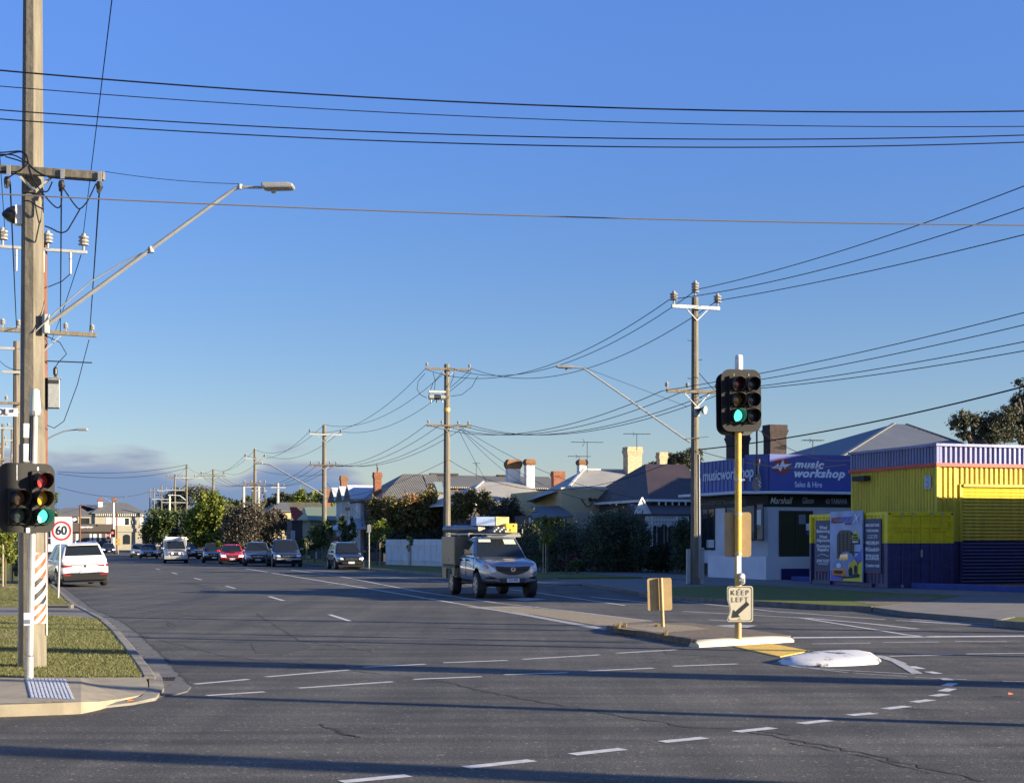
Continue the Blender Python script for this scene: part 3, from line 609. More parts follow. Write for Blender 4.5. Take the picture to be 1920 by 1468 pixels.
# --- near timber pole on the left
NP = g(61, 1250, .12)
near = thing("utility_pole", "tall squared timber power pole beside the left traffic signal", "power pole", NP, R(22))
b = MB(); b.tube([(0, 0, -.1), (.0, 0, 4.5), (.005, 0, 11)], [.172, .142, .10], 8); b.build("pole", "timber", near)
def nl(px, py, dy=0.):     # local point on the pole's plane
    P = at(px, py, NP.y + dy); return near.matrix_basis.inverted() @ P
b = MB(); b.bar(nl(-75, 312, -.2), nl(196, 331, -.2), .085, .1); arm = b.build("crossarm", "timber", near, bevel=.006)
for x in (16, 117, 187): MB().bar(nl(x - 3.5, 318 + x * .07, -.26), nl(x + 3.5, 318 + x * .07, -.26), .012, .12).build("strap", "galv", arm)
b = MB(); b.bar(nl(34, 327, -.2), nl(66, 360, -.2), .028, .028); b.bar(nl(97, 332, -.2), nl(66, 360, -.2), .028, .028); b.build("brace", "sign_cream", near)
for x, y in ((13, 341), (115, 348), (186, 350)):
    b = MB(); b.tube([nl(x, y - 9, -.2), nl(x + 1, y, -.2), nl(x - 1, y + 12, -.2)], [.03, .045, .02], 7); b.tube([nl(x - 4, y - 6, -.22), nl(x - 3, y + 10, -.22)], .012, 5); b.build("cable_clamp", "black_metal", near)
b = MB()
for L in ([(-40, 292), (0, 293), (22, 288), (42, 286), (52, 300), (58, 325), (72, 352), (95, 380), (108, 390), (115, 382), (116, 352)], [(-40, 290), (5, 290), (28, 292), (50, 305), (70, 322), (95, 333), (140, 337), (180, 340)], [(10, 294), (42, 304), (45, 312), (34, 322), (0, 322), (-40, 320)], [(-40, 288), (10, 286), (38, 284), (50, 292), (50, 310), (30, 324), (14, 335)], [(98, 341), (90, 358), (80, 360)], [(118, 352), (130, 370), (140, 384), (150, 392), (163, 379), (172, 362), (180, 345)], [(150, 392), (135, 418), (125, 433), (112, 436), (95, 428), (84, 424)], [(44, 378), (54, 377), (70, 387), (82, 393)], [(44, 362), (60, 362), (75, 368), (82, 366)]):
    P = [nl(x, y, -.24) for x, y in L]; Q = []
    for i in range(len(P) - 1):
        a0, a1, a2, a3 = P[max(0, i - 1)], P[i], P[i + 1], P[min(len(P) - 1, i + 2)]
        for k in range(4):
            t_ = k / 4; Q.append(.5 * ((2 * a1) + (a2 - a0) * t_ + (2 * a0 - 5 * a1 + 4 * a2 - a3) * t_ ** 2 + (3 * a1 - a0 - 3 * a2 + a3) * t_ ** 3))
    b.tube(Q + [P[-1]], .009, 5)
b.build("jumper_cables", "cable", near, smooth=True)
c = nl(36, 404, -.02); MB().box(c.x - .055, c.x + .055, c.y - .06, c.y + .08, c.z - .12, c.z + .12).build("equipment_box", "white_paint", near, bevel=.01)
b = MB(); b.lathe([(.11, .0), (.11, .03), (.08, .09), (.02, .15)], 14, (0, 0, 0), 'x'); o = b.build("siren_cone", "visor_black", near, smooth=True, loc=(c.x - .055, c.y, c.z)); o.scale = (-1, 1, 1)
# striped reflective wrap: alternating orange/white then black/white then orange/white bands
def wrap(z0, z1, m1, n, nm):
    b = MB(); b2 = MB(); rr = lambda z: .172 + (.142 - .172) * (z + .1) / 4.6 + .006
    a0, a1 = R(-100), R(-18); K = 12
    for dst, off in ((b, 0), (b2, .5)):
        for i in range(-n, n + 1):
            zb = z0 + (i + off) * (z1 - z0) / n; band = (z1 - z0) / n * .5
            for k in range(K):
                ta, tb = a0 + (a1 - a0) * k / K, a0 + (a1 - a0) * (k + 1) / K; sh = .22
                za = zb + sh * (k / K); zbb = zb + sh * ((k + 1) / K)
                q = [(ta, za), (tb, zbb), (tb, zbb + band), (ta, za + band)]; q = [(a, min(max(z, z0), z1)) for a, z in q]
                if q[3][1] - q[0][1] < .002 and q[2][1] - q[1][1] < .002: continue
                dst.add([(rr(z) * math.cos(a), rr(z) * math.sin(a), z) for a, z in q], [(0, 1, 2, 3)])
    b.build(nm, m1, near, fix=False); b2.build(nm, "white_paint", near, fix=False)
zp = lambda py: zz(NP, py) - NP.z
wrap(zp(1083), zp(1036), "orange_red", 2, "reflective_wrap"); wrap(zp(1131), zp(1084), "sign_black", 2, "reflective_wrap"); wrap(zp(1168), zp(1132), "orange_red", 2, "reflective_wrap")
b = MB(); b.tube([(-.168, .05, .0), (-.15, .05, 2.8)], .012, 6); b.tube([(.165, -.05, .4), (.15, -.05, 2.2)], .015, 6); b.build("conduit", "grey_metal", near)
c = nl(45, 1137, -.02); MB().box(c.x - .03, c.x + .025, c.y - .12, c.y, c.z - .08, c.z + .07).build("handle_bracket", "black_metal", near, bevel=.01)
for y0, y1 in ((794, 821), (832, 866)):
    c0, c1 = nl(49, y1, -.21), nl(49, y0, -.21); MB().box(c0.x - .035, c0.x + .04, c0.y - .03, c0.y + .03, c0.z, c1.z).build("junction_box", "white_paint", near, bevel=.008)
# outreach lamp on the near pole
t = thing("street_lamp", "large grey street lamp on a long arm reaching out from the near timber pole", "street lamp", at(85, 612, NP.y - .1))
def tl(px, py, d=0.): return at(px, py, NP.y - .1 + d) - t.location
b = MB(); b.tube([tl(85, 612), tl(282, 468, .0), tl(420, 368), tl(440, 354), tl(452, 351), tl(492, 352)], [.028, .026, .022, .021, .02, .018], 8); b.build("arm", "galv", t, smooth=True)
b = MB(); b.tube([tl(66, 622, -.05), tl(110, 580, -.05), tl(170, 528), tl(235, 490), tl(282, 468)], .009, 6); b.build("stay", "galv", t, smooth=True); b = MB(); b.tube([tl(282, 463), tl(284, 474)], .035, 8); b.tube([tl(450, 346), tl(450, 355)], .03, 8); b.tube([tl(86, 590), tl(86, 625)], .05, 8); b.build("clamp", "galv", t, smooth=True)
b = MB(); L = [(491, 352), (492, 345), (540, 344.5), (551, 347), (552, 353), (545, 355), (497, 356)]
P = [tl(x, y) for x, y in L]; b.plate([(p.x, p.z) for p in P], P[0].y - .11, P[0].y + .11); b.build("lamp_head", "galv", t, bevel=.02)
q = tl(513, 357); MB().cyl((q.x, q.y, q.z - .035), (q.x, q.y, q.z + .01), .03, .033, 12).build("photo_cell", "porcelain", t, smooth=True)
wire(at(197, 322, NP.y - .2), at(450, 345, NP.y - .1), None, .004, "thin stay wire from the near crossarm end to the street lamp arm", sag=.03)
# --- brown pole behind, with transformer
BP = pa(80, .55, .12) if False else Vector(((79 - CX) / F * 40, 40, .12))
brown = pole("brown stained power pole carrying a grey transformer, just behind the near pole", BP, 7.98 + 1.58 - .0, .155, .13, [(zz(BP, 470) - .12, -1.08, 1.15, .07, (-1.0, 0.14, 1.06), 0, 1.6, .01, "galv"), (zz(BP, 624) - .12, -1.08, 1.4, .1, (-1.0, -.6, .6, 1.28), .5, .8, .02, "timber")], "timber_dark")
b = MB()
for x in (.72, -.66, .03): b.cyl((x, -.2, zz(BP, 474) - .12), (x, -.2, zz(BP, 513) - .12), .04, .03, 8)
b.build("fuse", "porcelain", brown)
b = MB(); zt = zz(BP, 765) - .12; b.box(.14, .44, -.25, .2, zt, zt + .78); b.box(.12, .48, -.28, .22, zt + .78, zt + .81); b.build("transformer", "grey_metal", brown, bevel=.01); MB().box(.16, .42, -.27, -.25, zt + .64, zt + .74).build("rating_plate", "black_metal", brown); b = MB(); b.lathe([(.03, 0), (.05, .04), (.03, .08), (.06, .12), (.06, .26), (.02, .32)], 8, (.34, 0, zt + .8)); b.build("bushing", "black_metal", brown)
b = MB(); z2 = zz(BP, 679) - .12; b.box(.1, 1.28, -.17, -.15, z2, z2 + .03); b.tube([(.12, -.18, zt + 1.9), (.45, -.18, zt + 1.75), (.62, -.18, zt + 1.45), (.4, -.18, zt + 1.2), (.34, -.18, zt + 1.1)], .012, 5); b.tube([(1.2, -.2, zz(BP, 635) - .12), (.9, -.2, zz(BP, 720) - .12), (.55, -.2, zz(BP, 790) - .12), (.3, -.2, zz(BP, 803) - .12), (.12, -.2, zz(BP, 798) - .12)], .012, 6); b.tube([(.72, -.2, zz(BP, 513) - .12), (.5, -.2, zz(BP, 528) - .12), (.15, -.2, zz(BP, 540) - .12)], .014, 6); b.build("jumper_cables", "cable", brown, smooth=True)
G2 = "wires running up the street on the left"
for (x0, y0, x1, y1, lb) in ((187, 345, 168, 622, "dark wire from the near crossarm's outer end to the brown pole"), (115, 350, 113, 622, "dark wire hanging from the middle of the near crossarm"), (19, 345, 31, 616, "dark wire from the near crossarm's inner end down to the far crossarm")):
    wire(at(x0, y0, NP.y - .2), at(x1, y1, 39.8), None, .011, lb, group=G2, sag=.05)
wire(at(155, 448, 39.8), at(155, 448, 39.8) + Vector((.312, -1, 0)) * 52, None, .009, "dark wire climbing to the top of the sky from the brown pole", group=G2, sag=.05)
wire(at(10, 444, 39.8), at(10, 444, 39.8) + Vector((sA * .96, -cA, 0)) * 30, None, .009, "dark wire leaving the left insulator of the brown pole towards the camera", group=G2, sag=.05)
wire(at(152, 478, 39.8), at(96, 640, 72), None, .012, "dark wire from the brown pole's top arm to the leaning pole behind", group=G2, sag=.1)
# --- further poles on the left
def far_pole(px, Y, top, arms, label, r=.15, tm="timber_grey", z=.12, group="power poles along the left verge", n=8):
    B = Vector(((px - CX) / F * Y, Y, z)); s = Y / F
    return pole(label, B, zz(B, top) - z, r, r * .72, [(zz(B, y) - z, -wl_ * s, wr * s, .11, [k * s for k in ins], br * s, sc_, ti, am) for (y, wl_, wr, ins, br, sc_, ti, am) in arms], tm, group, n)
far_pole(31, 70, 640, [(655, 60, -4, (-40,), 0, 1., 0, "galv"), (757, 55, 8, (-40, -18), 0, 1., 0, "timber_grey"), (699, 26, 10, (), 0, 1, 0, "galv")], "weathered leaning power pole left of the near timber pole", .2)
far_pole(5, 95, 795, [(803, 12, 18, (-10, 10), 0, 1., 0, "galv"), (862, 8, 20, (-5, 16), 0, 1, 0, "timber_grey")], "thin grey pole with short arms at the left edge", .11)
far_pole(22, 120, 800, [(826, 16, 6, (-12,), 0, 1., 0, "galv")], "slim grey pole standing between the left edge and the leaning pole", .1)
t = thing("street_lamp", "distant street lamp on a curved arm right of the brown pole", "street lamp", at(88, 825, 60))
b = MB(); b.tube([at(x, y, 60) - t.location for x, y in ((86, 825), (100, 817), (118, 809), (135, 806), (148, 805.5))], .03, 6); b.build("arm", "galv", t, smooth=True); q = at(155, 805, 60) - t.location; MB().box(q.x - .2, q.x + .2, -.12, .12, q.z - .05, q.z + .04).build("lamp_head", "galv", t, bevel=.02)
# --- right side poles
PD = [("tall power pole with three insulators standing right of the sapling", 1303, 55.3, 558), ("power pole with grey switch gear standing behind the loaded ute", 838, 87.3, 683), ("power pole by the parked black wagon", 608, 119.7, 797), ("power pole standing over the purple bush", 478, 153, 842), ("power pole rising behind the bright green street tree", 400, 183, 880), ("pole topped by a thin spike left of the bright tree", 350, 212, 872), ("pole with two crossarms over the round green tree", 328, 243, 890), ("plain pole left of the pole with two crossarms", 303, 275, 908), ("leaning grey pole second from the left end of the far row", 289, 305, 914), ("smallest grey pole at the left end of the far row", 281, 330, 920)]
PA = {0: [(578, 52, 46, (-48, 42), 22, 1.7, 0, "galv"), (735, 62, 62, (-62, -20, 40, 62), 26, .9, 0, "timber_grey")],
      1: [(693, 43, 45, (-41, 42), 14, 1., 0, "timber_grey"), (799, 41, 45, (-38, -12, 20, 40), 10, .9, 0, "timber_grey")],
      2: [(815, 29, 32, (-28, 31), 14, 1.2, 0, "galv"), (873, 28, 24, (-26, -10, 10, 22), 8, 1, 0, "timber_grey")],
      3: [(860, 19, 19, (-18, 18), 9, 1.5, 0, "galv"), (908, 22, 20, (-20, -7, 8, 18), 7, 1.2, 0, "timber_grey")],
      4: [(892, 25, 23, (-22, 20), 0, 1.6, 0, "timber_grey")], 5: [(896, 22, 32, (-20, 15, 28), 0, 1.5, 0, "galv")],
      6: [(896, 16, 20, (-14, 14), 0, 1.5, 0, "timber_grey"), (919, 18, 18, (-16, -5, 8, 16), 0, 1.3, 0, "galv"), (942, 24, 24, (), 6, 1, 0, "galv")],
      7: [(920, 8, 6, (), 0, 1, 0, "galv"), (936, 18, 18, (), 0, 1, 0, "galv")], 8: [(921, 9, 9, (-7, 6), 0, 1.5, 0, "timber_grey")], 9: [(922, 5, 6, (), 0, 1.5, 0, "timber_grey")]}
pr = []
for i, (lb, px, Y, top) in enumerate(PD):
    pr.append(far_pole(px, Y, top, PA[i], lb, (.17, .22, .21, .19, .18, .17, .17, .15, .15, .15)[i], "timber", .12, "power poles along the right verge", 10))
insulator((0, -.02, zz(pr[0].location, 549) - .12), 1.7, 4, parent=pr[0]); insulator((0, 0, zz(pr[3].location, 845) - .12), 1.5, parent=pr[3])
b = MB()
for z in (6.9, 7.6, 8.3, 9.0): s_ = 1 if int(z * 10) % 2 else -1; b.tube([(s_ * .12, 0, z), (s_ * .28, 0, z), (s_ * .28, 0, z + .05)], .012, 5)
b.build("step_peg", "black_metal", pr[0]); b = MB(); b.box(-.11, .11, -.2, -.15, zz(pr[0].location, 781) - .12, zz(pr[0].location, 764) - .12); b.build("control_box", "grey_metal", pr[0])
b = MB(); b.box(-.34, -.2, -.05, .05, 0, 1.3); b.box(.2, .36, -.05, .05, 0, 1.35); b.build("steel_support", "galv", pr[0], bevel=.01); b = MB(); b.tube([(.1, -.16, .2), (.09, -.15, 4.8)], .03, 6); b.tube([(.15, -.13, .2), (.13, -.12, 3.9)], .018, 6); b.build("conduit", "alu", pr[0])
b = MB(); z3 = zz(pr[0].location, 822) - .12; b.bar((-.55, -.2, z3 - .05), (.45, -.2, z3 + .06), .06, .03); b.build("cable_bracket", "black_metal", pr[0])
# switch gear and jumpers on the second pole
b = MB(); s2 = 87.3 / F; Z = lambda py: zz(pr[1].location, py) - .12
b.box(-38 * s2, -5 * s2, -.3, -.15, Z(738), Z(734)); b.build("switch_frame", "galv", pr[1])
for k in range(3):
    b = MB(); b.cyl((-(37 - k * 11) * s2, -.22, Z(746)), (-(28 - k * 11) * s2, -.22, Z(746)), .16, .16, 10); b.cyl((-(33 - k * 11) * s2, -.22, Z(756)), (-(33 - k * 11) * s2, -.22, Z(746)), .04, .04, 6); b.build("switch_drum", "black_metal" if k % 2 else "grey_metal", pr[1], smooth=True)
b = MB()
for L in ([(797, 700), (784, 715), (782, 730), (788, 740), (800, 746)], [(812, 698), (816, 715), (814, 738)], [(830, 697), (812, 718), (804, 740)], [(852, 690), (850, 708), (842, 726)], [(896, 705), (885, 725), (866, 740), (845, 743)], [(884, 698), (868, 714), (842, 735)]):
    P = [pr[1].matrix_basis.inverted() @ at(x, y, 86.9) for x, y in L]; b.tube(P, .016, 5)
b.build("jumper_cables", "cable", pr[1], smooth=True)
b = MB(); z3 = Z(768); b.cyl((0, 0, z3 - .12), (0, 0, z3 + .1), .19, .19, 10); b.build("marker_band", "yellow_pole", pr[1])
q = pr[0].matrix_basis.inverted() @ at(1322, 771, 55.0)
t = thing("floodlight", "small round floodlight fixed to the tall insulator pole behind the signal", "floodlight", at(1308, 769, 55.1)); b = MB(); b.tube([(0, 0, 0), (.14, -.05, .03), (.2, -.08, .0)], [.05, .07, .11], 10); b.build("housing", "black_metal", t, smooth=True); MB().cyl((.19, -.1, 0), (.27, -.16, -.01), .13, .15, 14).build("lens", "galv", t, smooth=True)
# names for spans
nm = ["the tall insulator pole", "the switch gear pole", "the wagon's pole", "the purple bush pole", "the bright tree pole", "the spiked pole", "the double arm pole"]
GW = "wires strung between the poles on the right"
UP = {0: [(1255, 562), (1307, 543), (1345, 564)], 1: [(797, 692), (843, 690), (884, 691)], 2: [(580, 809), (608, 796), (639, 809)], 3: [(460, 853), (478, 843), (496, 853)], 4: [(378, 886), (400, 880), (420, 886)], 5: [(330, 890), (350, 873), (378, 890)], 6: [(313, 890), (328, 890), (342, 890)]}
LO = {0: [(1241, 733), (1283, 733), (1343, 733), (1365, 733)], 1: [(800, 796), (826, 796), (858, 796), (878, 796)], 2: [(582, 870), (598, 870), (618, 870), (630, 870)], 3: [(458, 905), (471, 905), (486, 905), (496, 905)], 4: [(380, 895), (392, 895), (408, 895), (418, 895)]}
YS = [p[2] for p in PD]
for i in range(6):
    for k, w in enumerate(("left", "middle", "right")): wire(at(*UP[i][k], YS[i] - .2), at(*UP[i + 1][k], YS[i + 1] - .2), None, .015, f"{w} top wire from {nm[i]} to {nm[i+1]}", group=GW, sag=[1.5, 1.25, 1.1, .9, .8, .5][i])
for i in range(4):
    for k, w in enumerate(("first", "second", "third", "last")): wire(at(*LO[i][k], YS[i] - .2), at(*LO[i + 1][k], YS[i + 1] - .2), None, .015, f"{w} lower wire from {nm[i]} to {nm[i+1]}", group=GW, sag=[1.05, 1.0, .9, .7][i])
GX = "wires running off to the right edge"
for k, (x0, y0, y1, r, lb) in enumerate([(1307, 543, 311, .014, "steepest of the three high wires off the tall insulator pole"), (1255, 562, 338, .014, "high wire from the left insulator to the right edge of the sky"), (1345, 564, 423, .014, "lowest of the three high wires, leaving the right insulator"), (1241, 733, 562, .013, "uppermost of the four wires passing behind the signal's top"), (1283, 733, 585, .013, "second of the four wires passing behind the signal"), (1343, 733, 620, .013, "third of the four wires passing behind the signal"), (1365, 733, 637, .013, "lowest of the four wires passing behind the signal"), (1309, 843, 690, .022, "thick bundled cable rising to the right edge above the shop")]):
    p0 = at(x0, y0, 55.1); p1 = at(1920, y1, 37.6); d = p1 - p0; wire(p0, p0 + d * 1.6, None, r, lb, group=GX, sag=(.55, .75, .25, .35, .35, .3, .3, .5)[k]); 
# lamp arm on the tall pole
t = thing("street_lamp", "street lamp on a long slanting arm from the tall insulator pole", "street lamp", at(1293, 827, 55.0))
tq = lambda x, y: at(x, y, 55.0) - t.location
b = MB(); b.tube([tq(1294, 829), tq(1281, 821), tq(1180, 750), tq(1104, 697), tq(1093, 690), tq(1072, 689)], .035, 7); b.build("arm", "galv", t, smooth=True); L = [(1042, 688), (1044, 684.5), (1068, 685), (1078, 688), (1072, 691), (1048, 690)]; P = [tq(*x) for x in L]; MB().plate([(p.x, p.z) for p in P], -.12, .12).build("lamp_head", "galv", t, bevel=.02); q = tq(1062, 692); MB().cyl((q.x, 0, q.z - .03), (q.x, 0, q.z + .02), .05, .05, 8).build("photo_cell", "porcelain", t)
wire(at(1092, 688, 55), at(1288, 762, 55.1), None, .007, "thin stay wire from the second street lamp's arm to its pole", sag=.0)
t = thing("street_lamp", "street lamp on a slanting arm from the pole by the parked wagon", "street lamp", at(606, 928, 119.3)); tq = lambda x, y: at(x, y, 119.3) - t.location
b = MB(); b.tube([tq(606, 928), tq(590, 918), tq(507, 871), tq(490, 868.5)], .06, 6); b.build("arm", "galv", t, smooth=True); q = tq(486, 868); MB().box(q.x - .4, q.x + .3, -.15, .15, q.z - .08, q.z + .06).build("lamp_head", "galv", t, bevel=.03)
t = thing("street_lamp", "small white street lamp among the far poles above the round tree", "street lamp", at(350, 939, 240)); tq = lambda x, y: at(x, y, 240) - t.location
b = MB(); b.tube([tq(350, 939), tq(337, 929), tq(322, 928)], .08, 6); b.build("arm", "trim_white", t); q = tq(320, 928); MB().box(q.x - .4, q.x + .3, -.15, .15, q.z - .08, q.z + .08).build("lamp_head", "trim_white", t)
# white posts and a crossing line's poles behind the purple bush
for px, tp, Y, lb, arm in ((457, 912, 200, "slim pale pole left of the purple bush pole", 0), (474, 905, 205, "dark stub pole hidden behind the purple bush pole", 1), (485, 912, 202, "white concrete pole right of the purple bush pole", 1), (521, 906, 195, "pale pole ringed by curling cables above the cream house", 1), (318, 930, 250, "slim white pole above the round green tree", 0), (1, 830, 150, "dark far pole at the very left edge", 1)):
    far_pole(px, Y, tp, [(tp + 8, 14, 14, (-10, 10), 0, 1.4, 0, "galv")] if arm else [], lb, .22, "sign_cream" if px in (485, 521, 457, 318) else "timber_grey", .12, "poles of the crossing line")
GS = "service wires to the houses"
for a, b_, sg, lb in ((at(862, 803, 87), at(980, 905, 112), .3, "service wire from the switch gear pole to the grey roof"), (at(866, 806, 87), at(1098, 937, 93), .6, "service wire from the switch gear pole to the cream wall"), (at(868, 804, 87), at(1196, 934, 86), .6, "service wire from the switch gear pole to the brown roofed house"), (at(860, 806, 87), at(914, 905, 115), .1, "steep service wire from the switch gear pole to the dark roof"), (at(838, 863, 87), at(608, 935, 119), .5, "bundled cable from the switch gear pole towards the wagon's pole"), (at(842, 862, 87), at(1305, 845, 55), 1.6, "low cable from the switch gear pole to the tall insulator pole"), (at(612, 905, 119), at(700, 990, 125), .1, "service wire from the wagon's pole down to the white gabled house"), (at(480, 880, 153), at(608, 890, 119), .3, "lone cable between the purple bush pole and the wagon's pole"), (at(1309, 845, 55), at(1600, 868, 66), .4, "service wire crossing the blue music shop sign"), (at(1311, 700, 55), at(1600, 862, 64), 1.0, "thin wire from the tall insulator pole to the yellow workshop corner"), (at(108, 884, 180), at(352, 871, 212), .6, "long thin wire crossing the clouds left of the far poles"), (at(108, 888, 180), at(352, 877, 212), .9, "second long thin wire crossing the clouds, just under the first"), (at(108, 913, 180), at(281, 921, 330), 1.2, "lowest thin wire across the clouds at the left"), (at(0, 677, 70), at(80, 680, 39.8), .3, "dark cable between the leaning pole and the brown pole")):
    wire(a, b_, None, .013 if b_.y < 150 else .03, lb, group=GS, sag=sg)
# ---------------------------------------------------------------- signals and signs
def lantern(parent, x, z, r, lens, vis_len, ang=0.):
    """housing square, lens, tubular visor cut away below; local front is -y"""
    h = MB(); h.box(x - r * 1.13, x + r * 1.13, -.05, .02, z - r * 1.18, z + r * 1.18); h.build("lantern_housing", "board_black", parent, bevel=.01)
    l = MB(); l.lathe([(r * .9, -.05), (r * .9, -.062), (r * .6, -.075), (r * .2, -.08)], 20, (x, 0, z), 'y'); lo = l.build("lens", lens, parent, smooth=True)
    if lens == "lens_lit":
        d = MB(); rr = random.Random(5)
        for ring in range(1, 7):
            for k in range(ring * 6):
                a = 2 * math.pi * (k + .3 * (ring % 2)) / (ring * 6); q = r * .84 * ring / 6; yy = -.083 + .02 * (ring / 6) ** 2
                d.cyl((x + q * math.cos(a), yy, z + q * math.sin(a)), (x + q * math.cos(a), yy - .004, z + q * math.sin(a)), r * .055, None, 5)
        mat("led", (.4, .9, .75), .3, emit=(.12, .85, .55, .9)); d.build("diodes", "led", lo)
    v = MB(); n = 22; a0, a1 = R(-62), R(242); pts = []
    for k in range(n + 1):
        a = a0 + (a1 - a0) * k / n; cut = 1 - .45 * (0.5 - .5 * math.sin(a)) 
        for rr_, yy in ((r * 1.04, -.04), (r * 1.10, -.04 - vis_len * cut), (r * 1.06, -.04 - vis_len * cut), (r * 1.0, -.04)): pts.append((x + rr_ * math.cos(a), yy, z + rr_ * math.sin(a) - (0 if yy > -.05 else .012)))
    v.add(pts, [(k * 4 + j, k * 4 + (j + 1) % 4, (k + 1) * 4 + (j + 1) % 4, (k + 1) * 4 + j) for k in range(n) for j in range(4)] + [(0, 1, 2, 3), (n * 4 + 3, n * 4 + 2, n * 4 + 1, n * 4)])
    v.build("visor", "visor_black", parent, smooth=True)
# left signal: five lanterns
SP = g(62, 1270, .12); sl = thing("traffic_signal", "five light traffic signal on a silver post beside the timber pole, green lit", "traffic light", SP)
zl = lambda y: zz(SP, y) - SP.z; px2 = SP.y / F
b = MB(); b.tube([(-.045, 0, 0), (-.045, 0, zl(1230))], .05, 14); b.tube([(-.04, 0, zl(1228)), (.02, 0, zl(770))], [.042, .04], 14); b.build("post", "galv", sl, smooth=True)
b = MB(); b.box(-.09, .0, -.055, -.048, zl(1172), zl(1148)); b.build("sticker", "sign_white", sl); MB().box(-.075, -.015, -.061, -.056, zl(1168), zl(1161)).build("sticker_print", "letter_dim", sl)
b = MB(); b.lathe([(.065, zl(772)), (.065, zl(768)), (.062, zl(764)), (.05, zl(738)), (.046, zl(732)), (.03, zl(729.5))], 18, (.025, 0, 0)); b.build("antenna_cap", "cap_green", sl, smooth=True); b = MB(); b.lathe([(.06, zl(779)), (.062, zl(772))], 10, (.025, 0, 0)); b.build("antenna_collar", "galv", sl)
b = MB(); b.tube([(-.03, -.05, zl(865)), (-.015, -.05, zl(780))], .012, 5); b.tube([(.0, -.05, zl(865)), (.01, -.05, zl(780))], .008, 5); b.build("cable", "cable", sl)
hd = bpy.data.objects.new("signal_head", None); C.objects.link(hd); hd.parent = sl; hd.location = (-.03, -.12, zl(934)); hd.rotation_euler = (0, 0, R(40))
b = MB(); b.plate(rrect(.66, .80, .11), .0, .012); b.build("target_board", "board_black", hd); b = MB(); b.box(-.05, .05, .012, .12, -.33, -.25); b.box(-.05, .05, .012, .12, .27, .35); b.build("bracket", "galv", hd)
xs, zs = .135, .205
for (ix, iz, ln) in ((1, 1, "lens_red"), (1, 0, "lens_amber"), (1, -1, "lens_lit"), (-1, 0, "lens_brown"), (-1, -1, "lens_green")): lantern(hd, ix * xs, iz * zs + .0, .09, ln, .22)
b = MB(); b.box(-.02, .02, -.03, .0, -.40, -.345); b.box(-.125, -.118, -.006, 0, .2, .38); b.box(.118, .135, -.006, 0, .32, .36); b.build("clip", "sign_white", hd)
# right signal on the median
MP = g(1384, 1197, .10); sr = thing("traffic_signal", "six light traffic signal on a yellow post on the median, green lit", "traffic light", MP); zr = lambda y: zz(MP, y) - MP.z
b = MB(); b.tube([(0, 0, -.02), (0, 0, zr(700))], .055, 16); b.build("post", "yellow_pole", sr, smooth=True); b = MB(); b.lathe([(.066, zr(700)), (.066, zr(670)), (.055, zr(666.5)), (.03, zr(665))], 16, (.012, 0, 0)); b.build("post_cap", "white_paint", sr, smooth=True)
b = MB(); b.tube([(0, 0, 0), (0, 0, zr(1165))], .0575, 14); b.build("post_foot", "sign_back", sr, smooth=True)
b = MB(); b.lathe([(.064, zr(902)), (.064, zr(898))], 12); b.lathe([(.064, zr(966)), (.064, zr(962))], 12); b.lathe([(.064, zr(1040)), (.064, zr(1036))], 12); b.box(.05, .11, -.02, .02, zr(901), zr(898)); b.build("clamp", "galv", sr)
b = MB(); b.box(-.03, .045, -.062, -.055, zr(1076), zr(1042)); b.build("sticker", "sign_white", sr)
b = MB(); b.plate(rrect(.105, .2, .05, 6, .045, zr(1085)), -.12, -.055); b.build("push_button_box", "galv", sr, bevel=.01); b = MB(); b.lathe([(.042, -.125), (.03, -.14)], 14, (.045, 0, zr(1080)), 'y'); b.build("push_button_sign", "plate_white", sr); b = MB(); b.lathe([(.03, -.125), (.022, -.145)], 12, (.045, 0, zr(1091)), 'y'); b.build("push_button", "chrome", sr)
hd = bpy.data.objects.new("signal_head", None); C.objects.link(hd); hd.parent = sr; hd.location = (.04, -.1, zr(752)); hd.rotation_euler = (0, R(-.8), R(18))
b = MB(); b.plate(rrect(.72, 1.02, .15), .0, .012); b.build("target_board", "board_black", hd); b = MB(); b.plate(rrect(.70, 1.02, .15), .16, .172); o = b.build("rear_target_board", "visor_black", hd); o.location = (-.03, 0, -.05); b = MB(); b.box(-.06, .06, .012, .22, -.45, -.37); b.box(-.06, .06, .012, .22, .3, .38); b.build("bracket", "galv", hd)
mat("lens_off_red", (.10, .012, .012), .15, coat=.5); mat("lens_off_amber", (.16, .09, .01), .15, coat=.5)
for iz, (l0, l1) in ((1, ("lens_off_red", "lens_dark")), (0, ("lens_off_amber", "lens_dark")), (-1, ("lens_lit", "lens_dark"))):
    lantern(hd, -.12, iz * .26 + .01, .108, l0, .2); lantern(hd, .14, iz * .26 + .01, .108, l1, .2)
b = MB(); b.box(-.135, -.128, -.005, 0, .37, .44); b.box(.135, .142, -.005, 0, .37, .44); b.build("clip", "galv", hd)
# speed, keep left and blank signs
def plate_sign(name, label, cat, base, w, h, zc, front, border=None, rz=0., post_r=.03, post_h=None, lean=0., back=False, group=None, off=(0, 0)):
    t = thing(name, label, cat, base, rz, group); ph = post_h or zc + h / 2
    MB().tube([(0, 0, -.05), (lean, 0, ph)], post_r, 10).build("post", "galv" if not back else "sign_back", t, smooth=True)
    yf = -.05 if not back else .035
    p = MB().plate(rrect(w, h, min(w, h) * .09, 5, off[0], zc), yf, yf + .005).build("sign_plate", front, t); return t, p, yf
SPD = g(109, 1121, .12); s1 = SPD.y / F
t, p, yf = plate_sign("speed_sign", "white 60 speed limit sign with a red ring behind the left signal", "speed sign", SPD, 40 * s1, 51 * s1, zz(SPD, 994.5) - .12, "sign_white", rz=R(4), lean=5 * s1, off=(7 * s1, 0))
cx1, cz1 = 7 * s1, zz(SPD, 995) - .12
